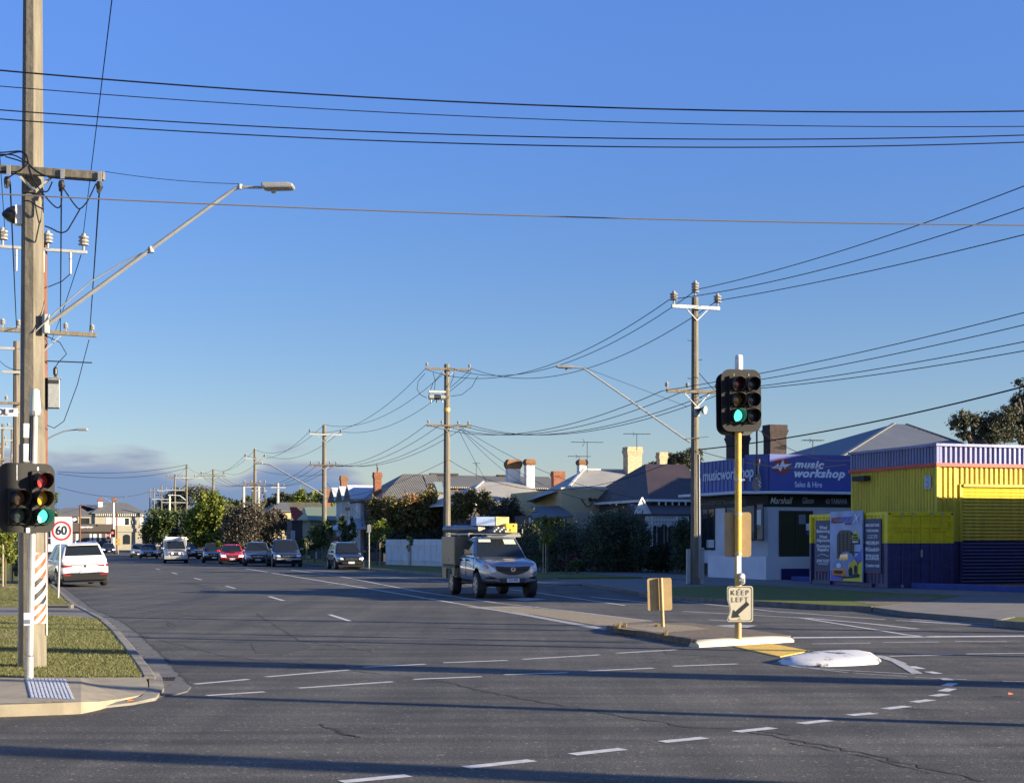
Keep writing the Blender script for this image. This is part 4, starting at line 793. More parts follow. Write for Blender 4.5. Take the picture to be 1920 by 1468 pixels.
b = MB(); ro_, ri_ = 18.2 * s1, 14.8 * s1; n = 40
b.add([(cx1 + q * math.cos(2 * math.pi * k / n), yf - .004, cz1 + q * math.sin(2 * math.pi * k / n)) for q in (ro_, ri_) for k in range(n)], [(k, (k + 1) % n, n + (k + 1) % n, n + k) for k in range(n)]); b.build("red_ring", "red_paint", t, fix=False); text("60", 23 * s1, "sign_black", t, (cx1, yf - .006, cz1), off=.004, sx=.92)
KL = thing("keep_left_sign", "white KEEP LEFT sign with a bent edge on the yellow signal post", "road sign", MP + Vector((0, 0, 0)), R(2)); s2_ = MP.y / F
cz = zr(1131.5); cx2 = 2 * s2_; W2, H2_ = 49 * s2_, 67 * s2_
out = rrect(W2, H2_, .045, 5, cx2, cz); out = [(x + (.028 if x < cx2 - W2 * .4 and abs(z - (cz - .07)) < .12 else 0), z) for x, z in out]
o2 = out[:12 + 1]; pl = out[:12] + [(cx2 - W2 / 2 + .003, cz + .06), (cx2 - W2 / 2 + .03, cz - .02), (cx2 - W2 / 2 + .045, cz - .1), (cx2 - W2 / 2 + .03, cz - .17)] + rrect(W2, H2_, .045, 5, cx2, cz)[12:]
MB().plate([(cx2 + (x - cx2) * 1, z) for x, z in pl], -.075, -.07).build("sign_plate", "sign_cream", KL)
n = len(pl); inn = [(cx2 + (x - cx2) * .925, cz + (z - cz) * .945) for x, z in pl]; inn2 = [(cx2 + (x - cx2) * .885, cz + (z - cz) * .918) for x, z in pl]
MB().add([(x, -.079, z) for x, z in inn + inn2], [(k, (k + 1) % n, n + (k + 1) % n, n + k) for k in range(n)]).build("border", "sign_black", KL, fix=False)
text("KEEP", 13.5 * s2_, "sign_black", KL, (cx2, -.08, cz + 20.5 * s2_), width=33 * s2_, space=1.3, off=-.0012, ext=.001); text("LEFT", 13.5 * s2_, "sign_black", KL, (cx2, -.08, cz + 7.5 * s2_), width=31 * s2_, space=1.3, off=-.0012, ext=.001)
u = s2_; A = [(-15, -27), (-12, -12), (-8.5, -16), (13, 3), (17.5, -2.5), (-3.5, -21), (0, -25.5)]
MB().plate([(cx2 + (x + .0) * u, cz + z * u + .01) for x, z in A], -.082, -.079).build("arrow", "sign_black", KL)
b = MB(); b.cyl((cx2, -.085, cz + 28 * u), (cx2, -.07, cz + 28 * u), .008); b.cyl((cx2, -.085, cz - 28 * u), (cx2, -.07, cz - 28 * u), .008); b.build("bolt", "sign_black", KL)
t = thing("sign_back", "large blank tan sign seen from behind on the yellow signal post", "road sign", MP + Vector((0, 0, 0)), R(4)); MB().plate(rrect(51 * u, 84 * u, .05, 5, 1 * u, zr(1002)), .062, .067).build("sign_plate", "sign_back", t)
BS = g(1243, 1175, .10); sb = BS.y / F; t = thing("sign_back", "blank tan sign back on its own short leaning post at the median tip", "road sign", BS, R(9))
MB().tube([(0, 0, -.05), (-4 * sb, 0, zz(BS, 1083) - .10)], .038, 12).build("post", "sign_back", t, smooth=True); p = MB().plate(rrect(47 * sb, 61 * sb, .04, 5, -3 * sb, zz(BS, 1114) - .10), .06, .065).build("sign_plate", "sign_back", t); p.rotation_euler = (0, R(-1.5), 0)
# street name blade on the left (its start is outside the picture)
SN = Vector(((47 - CX) / F * 24, 24, .12)); t = thing("street_name_sign", "white street name blade with black letters ending OL ST at the left edge", "street sign", SN); k = 24 / F
MB().tube([(.0, .03, 0), (.0, .03, zz(SN, 770) - .12)], .03, 8).build("post", "galv", t, smooth=True); MB().bar((-13 * k, 0, zz(SN, 773) - .12), (0, .03, zz(SN, 773) - .12), .03, .03).build("bracket", "galv", t)
MB().plate([(-95 * k, zz(SN, 779) - .12), (-13 * k, zz(SN, 781.5) - .12), (-13 * k, zz(SN, 765.5) - .12), (-95 * k, zz(SN, 763.5) - .12)], -.02, -.01).build("blade", "sign_white", t, bevel=.004)
text("OL", 16.5 * k, "sign_black", t, (-41 * k, -.024, zz(SN, 773) - .12), off=.0, sx=.9); text("ST", 8 * k, "sign_black", t, (-23.5 * k, -.024, zz(SN, 771) - .12), off=.0)
# ---------------------------------------------------------------- vehicles
def wheel(parent, x, y, r, w, rimm="rim", name="wheel"):
    s = 1 if x > 0 else -1
    t = MB(); t.lathe([(r * .62, -w / 2), (r * .93, -w / 2), (r, -w * .36), (r, w * .36), (r * .93, w / 2), (r * .62, w / 2)], 26, (0, 0, 0), 'x'); o = t.build(name, "tyre", parent, smooth=True, loc=(x, y, r))
    rb = MB(); xo = s * w * .40; rb.lathe([(r * .64, xo - .02 * s), (r * .66, xo + .03 * s), (r * .60, xo + .03 * s), (r * .57, xo - .03 * s)], 24, (0, 0, 0), 'x')
    for k in range(6):
        a = 2 * math.pi * k / 6 + .2
        for da in (-.16, .16):
            p = (xo + .01 * s, r * .58 * math.cos(a + da), r * .58 * math.sin(a + da)); rb.bar((xo + .015 * s, 0, 0), p, .035 * r / .35, .05 * r / .35)
    rb.lathe([(r * .14, xo - .02 * s), (r * .14, xo + .035 * s), (r * .08, xo + .045 * s)], 12, (0, 0, 0), 'x'); rb.build("rim", rimm, o, smooth=False)
    d = MB(); d.lathe([(r * .6, xo - .06 * s), (r * .6, xo - .04 * s)], 20, (0, 0, 0), 'x'); d.build("brake_disc", "black_metal", o)
    return o
def loft(stations, name, m, parent, arches, extra_mats=("visor_black",), cap=True):
    """stations: (y, halfwidth, zlo, zhi, crown, tuck). Half section is mirrored."""
    v = []; ns = 0
    for (y, hw, zl_, zh, cr, tk) in stations:
        d = zh - zl_; h = [(0, zl_), (hw * .8, zl_), (hw * .93, zl_ + .05), (hw * .985, zl_ + d * .22), (hw, zl_ + d * .5), (hw * (.985), zl_ + d * .72), (hw * (1 - tk * .5), zl_ + d * .88), (hw * (1 - tk), zh - .0), (hw * (1 - tk) * .5, zh + cr * .8), (0, zh + cr)]
        ring = h + [(-x, z) for x, z in h[-2:0:-1]]; ns = len(ring); v += [(x, y, z) for x, z in ring]
    nst = len(stations); f = [(i * ns + k, i * ns + (k + 1) % ns, (i + 1) * ns + (k + 1) % ns, (i + 1) * ns + k) for i in range(nst - 1) for k in range(ns)]
    f += [tuple(range(ns))[::-1], tuple((nst - 1) * ns + k for k in range(ns))]
    b = MB(); b.add(v, f); o = b.build(name, [m] + list(extra_mats), None, smooth=False)
    s = o.modifiers.new("s", 'SUBSURF'); s.levels = s.render_levels = 2
    cut = []
    for (y, r, zc, hw) in arches:
        c = MB().lathe([(r, -hw * 1.2), (r, hw * 1.2)], 28, (0, y, zc), 'x').build("cutter", [m] + list(extra_mats)); 
        for p in c.data.polygons: p.material_index = 1
        md = o.modifiers.new("c", 'BOOLEAN'); md.operation = 'DIFFERENCE'; md.object = c; md.solver = 'EXACT'; cut.append(c)
    bpy.context.view_layer.update(); dg = bpy.context.evaluated_depsgraph_get(); me = bpy.data.meshes.new_from_object(o.evaluated_get(dg)); me.name = name
    bpy.data.objects.remove(o)
    for c in cut: bpy.data.objects.remove(c)
    me.shade_smooth()
    try: me.set_sharp_from_angle(angle=R(40))
    except Exception: pass
    q = bpy.data.objects.new(name, me); C.objects.link(q); q.parent = parent; return q
def patch(body, outline, m, name, parent, off=.006, dirn=(0, 1, 0), y0=-4., plane='xz', bevel=0., dens=.06, yref=0.):
    """a thin lamp or trim piece laid on the body shell: the outline is dropped onto the shell along dirn"""
    from mathutils.bvhtree import BVHTree
    key = body.name
    if not hasattr(patch, 'c'): patch.c = {}
    if key not in patch.c: patch.c[key] = BVHTree.FromPolygons([v.co[:] for v in body.data.vertices], [p.vertices[:] for p in body.data.polygons])
    T = patch.c[key]; d = Vector(dirn).normalized(); P = []
    for a, b_ in zip(outline, outline[1:] + outline[:1]):
        k = max(1, int(math.hypot(b_[0] - a[0], b_[1] - a[1]) / dens)); P += [(a[0] + (b_[0] - a[0]) * i / k, a[1] + (b_[1] - a[1]) * i / k) for i in range(k)]
    cx_, cz_ = sum(p[0] for p in P) / len(P), sum(p[1] for p in P) / len(P); n = len(P); V = []; rings = (1, .75, .5, .25)
    last = None
    for r_ in rings:
        for x, z in P:
            q = Vector((cx_ + (x - cx_) * r_, yref, cz_ + (z - cz_) * r_)) if plane == 'xz' else Vector((0, cx_ + (x - cx_) * r_, cz_ + (z - cz_) * r_))
            o_ = q - d * 3.; h = T.ray_cast(o_, d); 
            p = h[0] if h[0] is not None else (Vector((q.x, last.y, q.z)) if last is not None and plane == 'xz' else (Vector((last.x, q.y, q.z)) if last is not None else q)); last = p; V.append(p - d * off)
    q = Vector((cx_, yref, cz_)) if plane == 'xz' else Vector((0, cx_, cz_)); h = T.ray_cast(q - d * 3., d); V.append((h[0] if h[0] is not None else last) - d * off)
    f = [(i * n + k, i * n + (k + 1) % n, (i + 1) * n + (k + 1) % n, (i + 1) * n + k) for i in range(len(rings) - 1) for k in range(n)] + [((len(rings) - 1) * n + k, (len(rings) - 1) * n + (k + 1) % n, len(V) - 1) for k in range(n)]
    V2 = [v + d * (off + .03) for v in V[:n]]; m0 = len(V); f += [(k, m0 + k, m0 + (k + 1) % n, (k + 1) % n) for k in range(n)]
    return MB().add(V + V2, f).build(name, m, parent, smooth=True)
def quad_on(P, u0, u1, v0, v1, off):   # P: 4 corners bl, br, tr, tl
    P = [Vector(p) for p in P]; n = (P[1] - P[0]).cross(P[3] - P[0]).normalized() * off
    f = lambda u, v: P[0].lerp(P[1], u).lerp(P[3].lerp(P[2], u), v) + n
    N = 4; pts = [f(u0 + (u1 - u0) * i / N, v0 + (v1 - v0) * j / N) for j in range(N + 1) for i in range(N + 1)]
    return pts, [(j * (N + 1) + i, j * (N + 1) + i + 1, (j + 1) * (N + 1) + i + 1, (j + 1) * (N + 1) + i) for j in range(N) for i in range(N)]
def car(label, px, py, heading, body="suv", L=4.5, W=1.84, HT=1.66, pm="white", group=None, rim="rim", lights="headlight", detail=True, rails=False, plate=None, name="parked_car", wr=.34, z0=0., loc=None, cat="car"):
    """heading: angle of the car's nose measured so that 0 faces the camera (-Y)"""
    P = g(px, py, z0) if loc is None else Vector(loc); t = thing(name, label, cat, P, heading, group); hw = W / 2; fy, ry = -L / 2, L / 2
    zb = HT * .60 if body != "sedan" else HT * .62; zn = zb * .82; gc = .22 * HT / 1.6
    hoodl = {"suv": .95, "sedan": 1.15, "ute": 1.25, "hatch": .85, "van": .5}[body]
    st = [(fy, hw * .70, gc + .16, zn * .80, .0, .1), (fy + .10, hw * .88, gc + .04, zn * .93, .01, .1), (fy + .38, hw * .97, gc, zn, .03, .12), (fy + hoodl, hw, gc, zb * .97, .04, .12), (fy + hoodl + .5, hw, gc, zb, .0, .07), (0.2, hw, gc, zb, .0, .07), (ry - .9, hw, gc, zb * 1.01, .0, .07), (ry - .35, hw * .985, gc + .03, zb * 1.0, .0, .08), (ry - .10, hw * .93, gc + .08, zb * .97, .0, .09), (ry, hw * .82, gc + .2, zb * .90, .0, .1)]
    if body == "sedan": st[-3] = (ry - .5, hw * .98, gc, zb * 1.02, .02, .1); st[-2] = (ry - .1, hw * .92, gc + .06, zb * 1.0, .02, .1)
    fa, ra = fy + .90, ry - .88
    bod = loft(st, "body", pm, t, [(fa, wr * 1.18, wr, hw), (ra, wr * 1.18, wr, hw)])
    # cabin
    b0 = {"suv": (fy + hoodl + .02, ry - .12), "hatch": (fy + hoodl, ry - .12), "sedan": (fy + hoodl, ry - .75), "ute": (fy + hoodl, fy + 3.45), "van": (fy + hoodl - .1, ry - .05)}[body]
    r0 = {"suv": (b0[0] + .78, ry - .52), "hatch": (b0[0] + .75, ry - .75), "sedan": (b0[0] + .8, b0[1] - .85), "ute": (b0[0] + .78, b0[1] - .18), "van": (b0[0] + .5, b0[1] - .1)}[body]
    zr_ = HT - .05; hb, hr = hw * (.92 if body in ("suv", "hatch") else .93), hw * (.69 if body in ("suv", "hatch") else .74)
    Bq = [(-hb, b0[0], zb - .06), (hb, b0[0], zb - .06), (hb, b0[1], zb - .06), (-hb, b0[1], zb - .06)]; Tq = [(-hr, r0[0], zr_ - .02), (hr, r0[0], zr_ - .02), (hr * .97, r0[1], zr_ - .0), (-hr * .97, r0[1], zr_ - .0)]
    b = MB(); b.hexa(Bq + Tq); cb = b.build("cabin", pm, t, smooth=True, bevel=.07)
    b = MB(); rp = [(hr * .96 * math.cos(a) ** 1 if False else 0, 0) for a in ()]
    ym, yl = (r0[0] + r0[1]) / 2, (r0[1] - r0[0]) / 2
    b.add([(x * hr * .93, ym + y * (yl - .03), zr_ + z) for (x, y, z) in ((-1, -1, -.015), (1, -1, -.015), (1, 1, -.0), (-1, 1, -.0), (-.6, -.75, .045), (.6, -.75, .045), (.6, .75, .045), (-.6, .75, .045))], [(0, 1, 5, 4), (1, 2, 6, 5), (2, 3, 7, 6), (3, 0, 4, 7), (4, 5, 6, 7), (3, 2, 1, 0)]); b.build("roof", pm, t, smooth=True, bevel=.02)
    def glass(nm, P4, u0=.05, u1=.95, v0=.12, v1=.93, m="car_glass", off=.012):
        v, f = quad_on(P4, u0, u1, v0, v1, off); return MB().add(v, f).build(nm, m, t, fix=False)
    ws = [Bq[0], Bq[1], Tq[1], Tq[0]]; rg = [Bq[2], Bq[3], Tq[3], Tq[2]]; ls = [Bq[3], Bq[0], Tq[0], Tq[3]]; rs = [Bq[1], Bq[2], Tq[2], Tq[1]]
    gw = glass("windscreen", ws, .05, .95, .10, .95); glass("rear_window", rg, .06, .94, .34 if body in ("suv", "hatch") else .12, .93)
    for s_ in (ls, rs):
        ends = ((.04, .30), (.34, .63), (.67, .93)) if body in ("suv", "van") else ((.05, .46), (.52, .92))
        if s_ is rs: ends = [(e0, e1) for e0, e1 in ends][:: 1]; ends = [(1 - e1, 1 - e0) for e0, e1 in ends]
        for e0, e1 in ends: glass("side_window", s_, e0, e1, .16, .86)
    for s_ in (-1, 1):
        for y in (fa, ra): wheel(t, s_ * (hw - .11), y, wr, .22, rim)
        # head and tail lights lie on the corners of the shell
        zc = zn * .80; o_ = [(s_ * hw * .46, zc - .05), (s_ * hw * .70, zc - .06), (s_ * hw * .93, zc + .0), (s_ * hw * .96, zc + .09), (s_ * hw * .80, zc + .085), (s_ * hw * .50, zc + .05)]
        patch(bod, [(x - s_ * .0, z) for x, z in o_], lights, "headlight", t, .008, (-s_ * .3, 1, 0), yref=fy + .2)
        zc = zb * .80; o_ = [(s_ * hw * .44, zc - .03), (s_ * hw * .70, zc - .05), (s_ * hw * .95, zc - .06), (s_ * hw * .97, zc + .07), (s_ * hw * .75, zc + .05), (s_ * hw * .44, zc + .01)]
        patch(bod, o_, "tail_red", "tail_light", t, .008, (-s_ * .3, -1, 0), yref=ry - .2)
        if detail:
            b = MB(); b.hexa([(s_ * hw * .95, b0[0] + .22, zb + .0), (s_ * (hw + .19), b0[0] + .20, zb + .02), (s_ * (hw + .19), b0[0] + .3, zb + .02), (s_ * hw * .95, b0[0] + .3, zb + .0), (s_ * hw * .97, b0[0] + .22, zb + .12), (s_ * (hw + .18), b0[0] + .20, zb + .16), (s_ * (hw + .18), b0[0] + .3, zb + .16), (s_ * hw * .97, b0[0] + .3, zb + .12)]); b.build("mirror", pm, t, bevel=.025)
            b = MB()
            for yd in (0, 1.0): b.bar((s_ * (hw * .99), b0[0] + .95 + yd, zb * .88), (s_ * (hw * .99), b0[0] + 1.12 + yd, zb * .88), .025, .03)
            b.build("door_handle", pm, t)
    b = MB(); b.plate([(-hw * .42, zn * .64), (hw * .42, zn * .64), (hw * .5, zn * .90), (-hw * .5, zn * .90)], fy - .012, fy + .1); gr_ = b.build("grille", "black_plastic", t, bevel=.02)
    b = MB(); b.plate([(-hw * .6, gc + .10), (hw * .6, gc + .10), (hw * .7, gc + .25), (-hw * .7, gc + .25)], fy - .008, fy + .12); b.build("air_intake", "black_plastic", t, bevel=.02)
    b = MB(); b.box(-hw * .40, hw * .40, fy - .024, fy - .01, zn * .77, zn * .80); b.lathe([(.05, fy - .03), (.03, fy - .035)], 12, (0, 0, zn * .785), 'y'); b.build("grille_bar", "chrome", t)
    for yy, zc in ((fy - .02, zn * .52), (ry + .008, zb * .60)):
        b = MB(); b.box(-.19, .19, yy - .006, yy + .006, zc - .06, zc + .06); pl_ = b.build("number_plate", "plate_white", t)
        if plate and yy > 0: text(plate, .1, "plate_blue", t, (0, yy + .008, zc - .0), rot=(R(90), 0, R(180)), off=.0)
        elif plate and yy < 0: text(plate, .1, "plate_blue", t, (0, yy - .008, zc), off=.0)
    b = MB(); b.box(-hw * .86, hw * .86, fy + .1, ry - .12, gc - .05, gc + .08); b.build("underbody", "black_plastic", t)
    if rails:
        b = MB()
        for s_ in (-1, 1): b.tube([(s_ * hr * .86, r0[0] + .15, zr_ + .0), (s_ * hr * .86, r0[0] + .3, zr_ + .07), (s_ * hr * .86, r0[1] - .3, zr_ + .07), (s_ * hr * .86, r0[1] - .1, zr_ + .0)], .02, 6)
        b.build("roof_rail", "galv", t, smooth=True)
    t["dims"] = [hw, fy, ry, zn, zb, zr_, gc, hr, hb, b0[0], b0[1], r0[0], r0[1]]
    return t
paint("white", (.70, .70, .68), .25, 0); paint("silver", (.40, .41, .42), .28, .6); paint("red", (.78, .02, .018)); paint("black", (.012, .013, .016)); paint("navy", (.018, .026, .055)); paint("steel_blue", (.085, .10, .145), .25, .5); paint("ute_grey", (.24, .27, .335), .25, .5); paint("blue", (.02, .06, .32)); paint("charcoal", (.05, .055, .062))
# the white wagon seen from behind on the left: nose away from the camera, wheels on the kerb side
WB = g(161, 1101, .0); wc = WB + Vector((-math.sin(AA + R(7)), math.cos(AA + R(7)), 0)) * 2.25
w_ = car("white wagon parked against the left kerb, seen from behind", 0, 0, AA + R(180) + R(7), "suv", 4.48, 1.86, 1.66, "paint_white", loc=(wc.x, wc.y, 0), rails=True, plate="AUT 412", rim="rim", group="cars parked along the left kerb")
w_.rotation_euler = (0, R(1.8), AA + R(180) + R(7)); w_.location.z = .01
hw, fy, ry, zn, zb, zr_, gc, hr, hb, b00, b01, r00, r01 = w_["dims"]
b = MB(); b.plate([(-hw * .84, gc + .02), (hw * .84, gc + .02), (hw * .92, gc + .28), (hw * .6, gc + .32), (-hw * .6, gc + .32), (-hw * .92, gc + .28)], ry - .12, ry + .015); b.build("rear_bumper", "black_plastic", w_, bevel=.03); b = MB(); b.box(-hw * .55, hw * .55, ry - .02, ry + .022, zb * .83, zb * .845); b.build("tailgate_trim", "black_plastic", w_); b = MB(); b.lathe([(.045, ry + .0), (.03, ry + .012)], 12, (0, 0, zb * .775), 'y'); b.build("badge", "black_plastic", w_)
for s_ in (-1, 1): MB().box(s_ * hw * .72 - .14, s_ * hw * .72 + .14, ry - .05, ry + .02, gc + .21, gc + .26).build("reflector", "tail_red", w_, bevel=.01)
b = MB(); b.hexa([(-hr * .93, r01 - .12, zr_ - .02), (hr * .93, r01 - .12, zr_ - .02), (hr * .88, r01 + .2, zr_ - .07), (-hr * .88, r01 + .2, zr_ - .07), (-hr * .93, r01 - .12, zr_ + .035), (hr * .93, r01 - .12, zr_ + .035), (hr * .88, r01 + .22, zr_ - .04), (-hr * .88, r01 + .22, zr_ - .04)]); b.build("spoiler", "paint_white", w_, bevel=.015)
MB().cyl((.2, r01 - .3, zr_ + .02), (.2, r01 - .2, zr_ + .09), .04, .01, 8).build("roof_antenna", "paint_white", w_)
# the loaded utility truck in the middle of the road
A1, A2, A3 = g(895, 1120), g(998, 1120.5), g(848, 1114)
ut_h = R(15.5); mid_ = (A1 + A2) / 2; mid_.y += .12
L_ = 4.95
UL = mid_ + Vector((-math.sin(ut_h), math.cos(ut_h), 0)) * (L_ / 2 - .93)
# ------- body built on its own stations: tall bonnet, smiling grille, lifted on big tyres
def build_ute():
    t = thing("utility_truck", "grey double cab utility truck with tan canopy boxes, driving towards the camera", "utility truck", (UL.x, UL.y, 0), ut_h)
    hw, fy = .90, -2.475; wr = .385; lift = .12
    st = [(fy, hw * .62, .55, .95, .0, .1), (fy + .08, hw * .84, .46, 1.06, .01, .1), (fy + .34, hw * .97, .44, 1.12, .03, .13), (fy + .8, hw * .995, .44, 1.17, .05, .13), (fy + 1.35, hw, .44, 1.22, .04, .12), (fy + 1.8, hw, .44, 1.24, .0, .07), (fy + 2.6, hw, .44, 1.26, .0, .06), (fy + 3.2, hw, .46, 1.28, .0, .06), (fy + 3.3, hw * .98, .5, 1.26, .0, .06)]
    ub = loft(st, "body", "paint_ute_grey", t, [(fy + .93, .47, .44, hw)])
    zb, zr_ = 1.24, 1.80; hb, hr = .84, .66; y0, y1 = fy + 1.30, fy + 3.26; q0, q1 = fy + 2.02, fy + 3.18
    Bq = [(-hb, y0, zb - .08), (hb, y0, zb - .08), (hb, y1, zb - .05), (-hb, y1, zb - .05)]; Tq = [(-hr, q0, zr_), (hr, q0, zr_), (hr, q1, zr_), (-hr, q1, zr_)]
    MB().hexa(Bq + Tq).build("cabin", "paint_ute_grey", t, smooth=True, bevel=.07)
    b = MB(); b.add([(x * hr * .95, (q0 + q1) / 2 + y * .57, zr_ + z) for (x, y, z) in ((-1, -1, -.02), (1, -1, -.02), (1, 1, -.01), (-1, 1, -.01), (-.65, -.6, .055), (.65, -.6, .055), (.65, .8, .055), (-.65, .8, .055))], [(0, 1, 5, 4), (1, 2, 6, 5), (2, 3, 7, 6), (3, 0, 4, 7), (4, 5, 6, 7), (3, 2, 1, 0)]); b.build("roof", "paint_ute_grey", t, smooth=True, bevel=.03)
    def gl(nm, P4, u0, u1, v0, v1, m="car_glass", off=.012, par=None):
        v, f = quad_on(P4, u0, u1, v0, v1, off); return MB().add(v, f).build(nm, m, par or t, fix=False)
    ws = [Bq[0], Bq[1], Tq[1], Tq[0]]; ls = [Bq[3], Bq[0], Tq[0], Tq[3]]; rs = [Bq[1], Bq[2], Tq[2], Tq[1]]
    mat("cabin_dark", (.012, .013, .015), .7); gw = gl("windscreen", ws, .04, .96, .10, .96, "car_glass")
    gl("sun_visor", ws, .08, .36, .80, .93, "visor_cream", .016, gw); gl("sun_visor", ws, .66, .92, .70, .93, "visor_cream", .016, gw); gl("mirror", ws, .47, .6, .78, .88, "black_plastic", .016, gw)
    mat("dim_skin", (.20, .10, .07), .7); mat("dim_shirt", (.05, .06, .08), .8)
    # the driver (right hand drive: on the left of the picture) and passenger show dimly behind the glass
    gl("wiper", ws, .1, .9, .085, .105, "black_plastic", .02, gw)
    for s4, ends in ((ls, ((.10, .44), (.49, .93))), (rs, ((.07, .51), (.56, .90)))):
        for e0, e1 in ends: gl("side_window", s4, e0, e1, .18, .87)
    b = MB()
    for s_ in (-1, 1):
        for y in (fy + 1.30, fy + 2.27, fy + 3.12): b.bar((s_ * (hw + .001), y, .5), (s_ * (hw * .985 + .004), y, 1.2), .008, .012)
    b.build("door_gap", "black_plastic", t)
    for s_ in (-1, 1):
        b = MB()
        for y in (fy + 2.0, fy + 2.85): b.hexa([(s_ * hw * .97, y, 1.10), (s_ * (hw + .035), y, 1.10), (s_ * (hw + .035), y + .2, 1.12), (s_ * hw * .97, y + .2, 1.12), (s_ * hw * .97, y, 1.14), (s_ * (hw + .035), y, 1.14), (s_ * (hw + .035), y + .2, 1.16), (s_ * hw * .97, y + .2, 1.16)])
        b.build("door_handle", "black_plastic", t)
        b = MB(); b.hexa([(s_ * hw * .92, y0 + .32, 1.28), (s_ * (hw + .24), y0 + .28, 1.29), (s_ * (hw + .24), y0 + .4, 1.29), (s_ * hw * .92, y0 + .4, 1.28), (s_ * hw * .94, y0 + .32, 1.42), (s_ * (hw + .22), y0 + .28, 1.48), (s_ * (hw + .22), y0 + .4, 1.48), (s_ * hw * .94, y0 + .4, 1.42)]); b.build("mirror", "black_plastic", t, bevel=.035)
        # headlight: long teardrop sweeping up the wing
        hl = patch(ub, [(s_ * x, z) for x, z in ((.46, .80), (.60, .785), (.76, .83), (.86, .92), (.885, 1.06), (.80, 1.06), (.68, 1.00), (.54, .90))], "headlight", "headlight", t, .014, (-s_ * .35, 1, 0), yref=fy + .15)
        patch(ub, [(s_ * x, z) for x, z in ((.72, .87), (.80, .89), (.872, .95), (.893, 1.075), (.82, 1.06), (.74, .985), (.70, .93))], "indicator" if s_ < 0 else "headlight", "turn_signal", hl, .02, (-s_ * .35, 1, 0), yref=fy + .15)
        patch(ub, [(s_ * x, z) for x, z in ((.48, .585), (.60, .575), (.80, .60), (.82, .66), (.72, .675), (.56, .65))], "visor_black", "fog_light_recess", t, .006)
        patch(ub, [(s_ * x, z) for x, z in ((.30, .52), (.38, .525), (.52, .575), (.66, .565), (.84, .575), (.84, .55), (.64, .535), (.52, .54), (.40, .49), (.32, .49))], "paint_silver", "bumper_trim", t, .014)
    n = 13; top_ = [(-hw * .60 + 1.2 * hw * k / (n - 1), .955 - .012 * math.cos(math.pi * (k / (n - 1) - .5) * 2)) for k in range(n)]; bot = [(hw * .56 - 1.12 * hw * k / (n - 1), .86 - .16 * math.sin(math.pi * k / (n - 1)) ** .8) for k in range(n)]
    b = MB(); b.plate(top_ + bot, fy - .02, fy + .12); gr = b.build("grille", "visor_black", t, bevel=.01)
    b = MB(); b.plate([(-hw * .5, .845), (hw * .5, .845), (hw * .52, .87), (-hw * .52, .87)], fy - .026, fy - .018); b.build("grille_bar", "black_plastic", gr)
    b = MB(); nn = 26; b.add([(rr * math.cos(2 * math.pi * k / nn), fy - .034, .865 + .82 * rr * math.sin(2 * math.pi * k / nn)) for rr in (.075, .060) for k in range(nn)], [(k, (k + 1) % nn, nn + (k + 1) % nn, nn + k) for k in range(nn)]); W_ = [(-.062, .885), (-.045, .882), (-.0, .842), (.045, .882), (.062, .885), (.05, .868), (.0, .822), (-.05, .868)]; b.plate(W_, fy - .036, fy - .03); b.build("badge", "chrome", gr, fix=False)
    b = MB(); b.plate([(-hw * .40, .49), (hw * .40, .49), (hw * .46, .60), (-hw * .46, .60)], fy - .012, fy + .1); b.build("air_intake", "visor_black", t, bevel=.01)
    b = MB(); b.box(-.19, .19, fy - .035, fy - .022, .49, .60); pl = b.build("number_plate", "plate_white", t); text("ZGI 808", .095, "plate_blue", pl, (0, fy - .037, .552), off=.0012, sx=.88)
    for s_ in (-1, 1):
        wheel(t, s_ * .79, fy + .93, wr, .27, "rim_dark" if s_ > 0 else "rim"); wheel(t, s_ * .79, fy + 4.12, wr, .27, "rim")
    b = MB(); b.box(-.5, .5, fy + .6, fy + 4.9, .42, .62); b.cyl((-.7, fy + 4.12, .38), (.7, fy + 4.12, .38), .06); b.cyl((-.7, fy + .93, .38), (.7, fy + .93, .38), .05); b.box(-.84, -.78, fy + 1.5, fy + 3.1, .40, .46); b.box(.78, .84, fy + 1.5, fy + 3.1, .40, .46); b.build("chassis", "black_plastic", t)
    # canopy: tan aluminium boxes down both sides of the tray
    c0, c1 = fy + 3.36, fy + 5.15; b = MB(); b.box(-.98, .98, c0, c1, .86, .93); b.box(-.9, .9, c0, c1, .93, 1.86); cn = b.build("canopy", "canopy_dark", t, bevel=.01)
    for s_ in (-1, 1):
        b = MB(); b.box(s_ * .975 - .03, s_ * .975 + .03, c0 + .03, c1, .96, 1.86); dr = b.build("side_door", "canopy_tan", cn, bevel=.015); b = MB(); b.lathe([(.03, 0), (.03, .03 * s_)], 10, (s_ * 1.005, c0 + .8, 1.12), 'x'); b.build("lock", "chrome", dr)
        b = MB(); b.platex([(c0 + .0, .86), (c1, .86), (c1 - .1, .5), (c0 + 1.15, .5), (c0 + 1.15, .84), (c0 + .35, .84), (c0 + .3, .6), (c0 + .0, .6)][::1], s_ * .97 - .03, s_ * .97 + .03); b.build("mudguard", "canopy_tan", cn)
    MB().box(-1.0, -.48, c0 - .03, c0 + .02, .94, 1.865).build("box_front", "canopy_tan", cn, bevel=.01); MB().box(.48, 1.0, c0 - .03, c0 + .02, .94, 1.865).build("box_front", "canopy_tan", cn, bevel=.01); MB().box(-.93, -.5, c0 - .02, c0 + .3, .56, .85).build("lower_box", "canopy_tan", cn, bevel=.01)
    b = MB(); zr2 = 1.93
    for s_ in (-1, 1): b.bar((s_ * .8, fy + 2.2, zr2), (s_ * .8, c1, zr2), .04, .04)
    for k in range(6): b.bar((-.82, fy + 2.25 + k * .55, zr2 + .02), (.82, fy + 2.25 + k * .55, zr2 + .02), .03, .03)
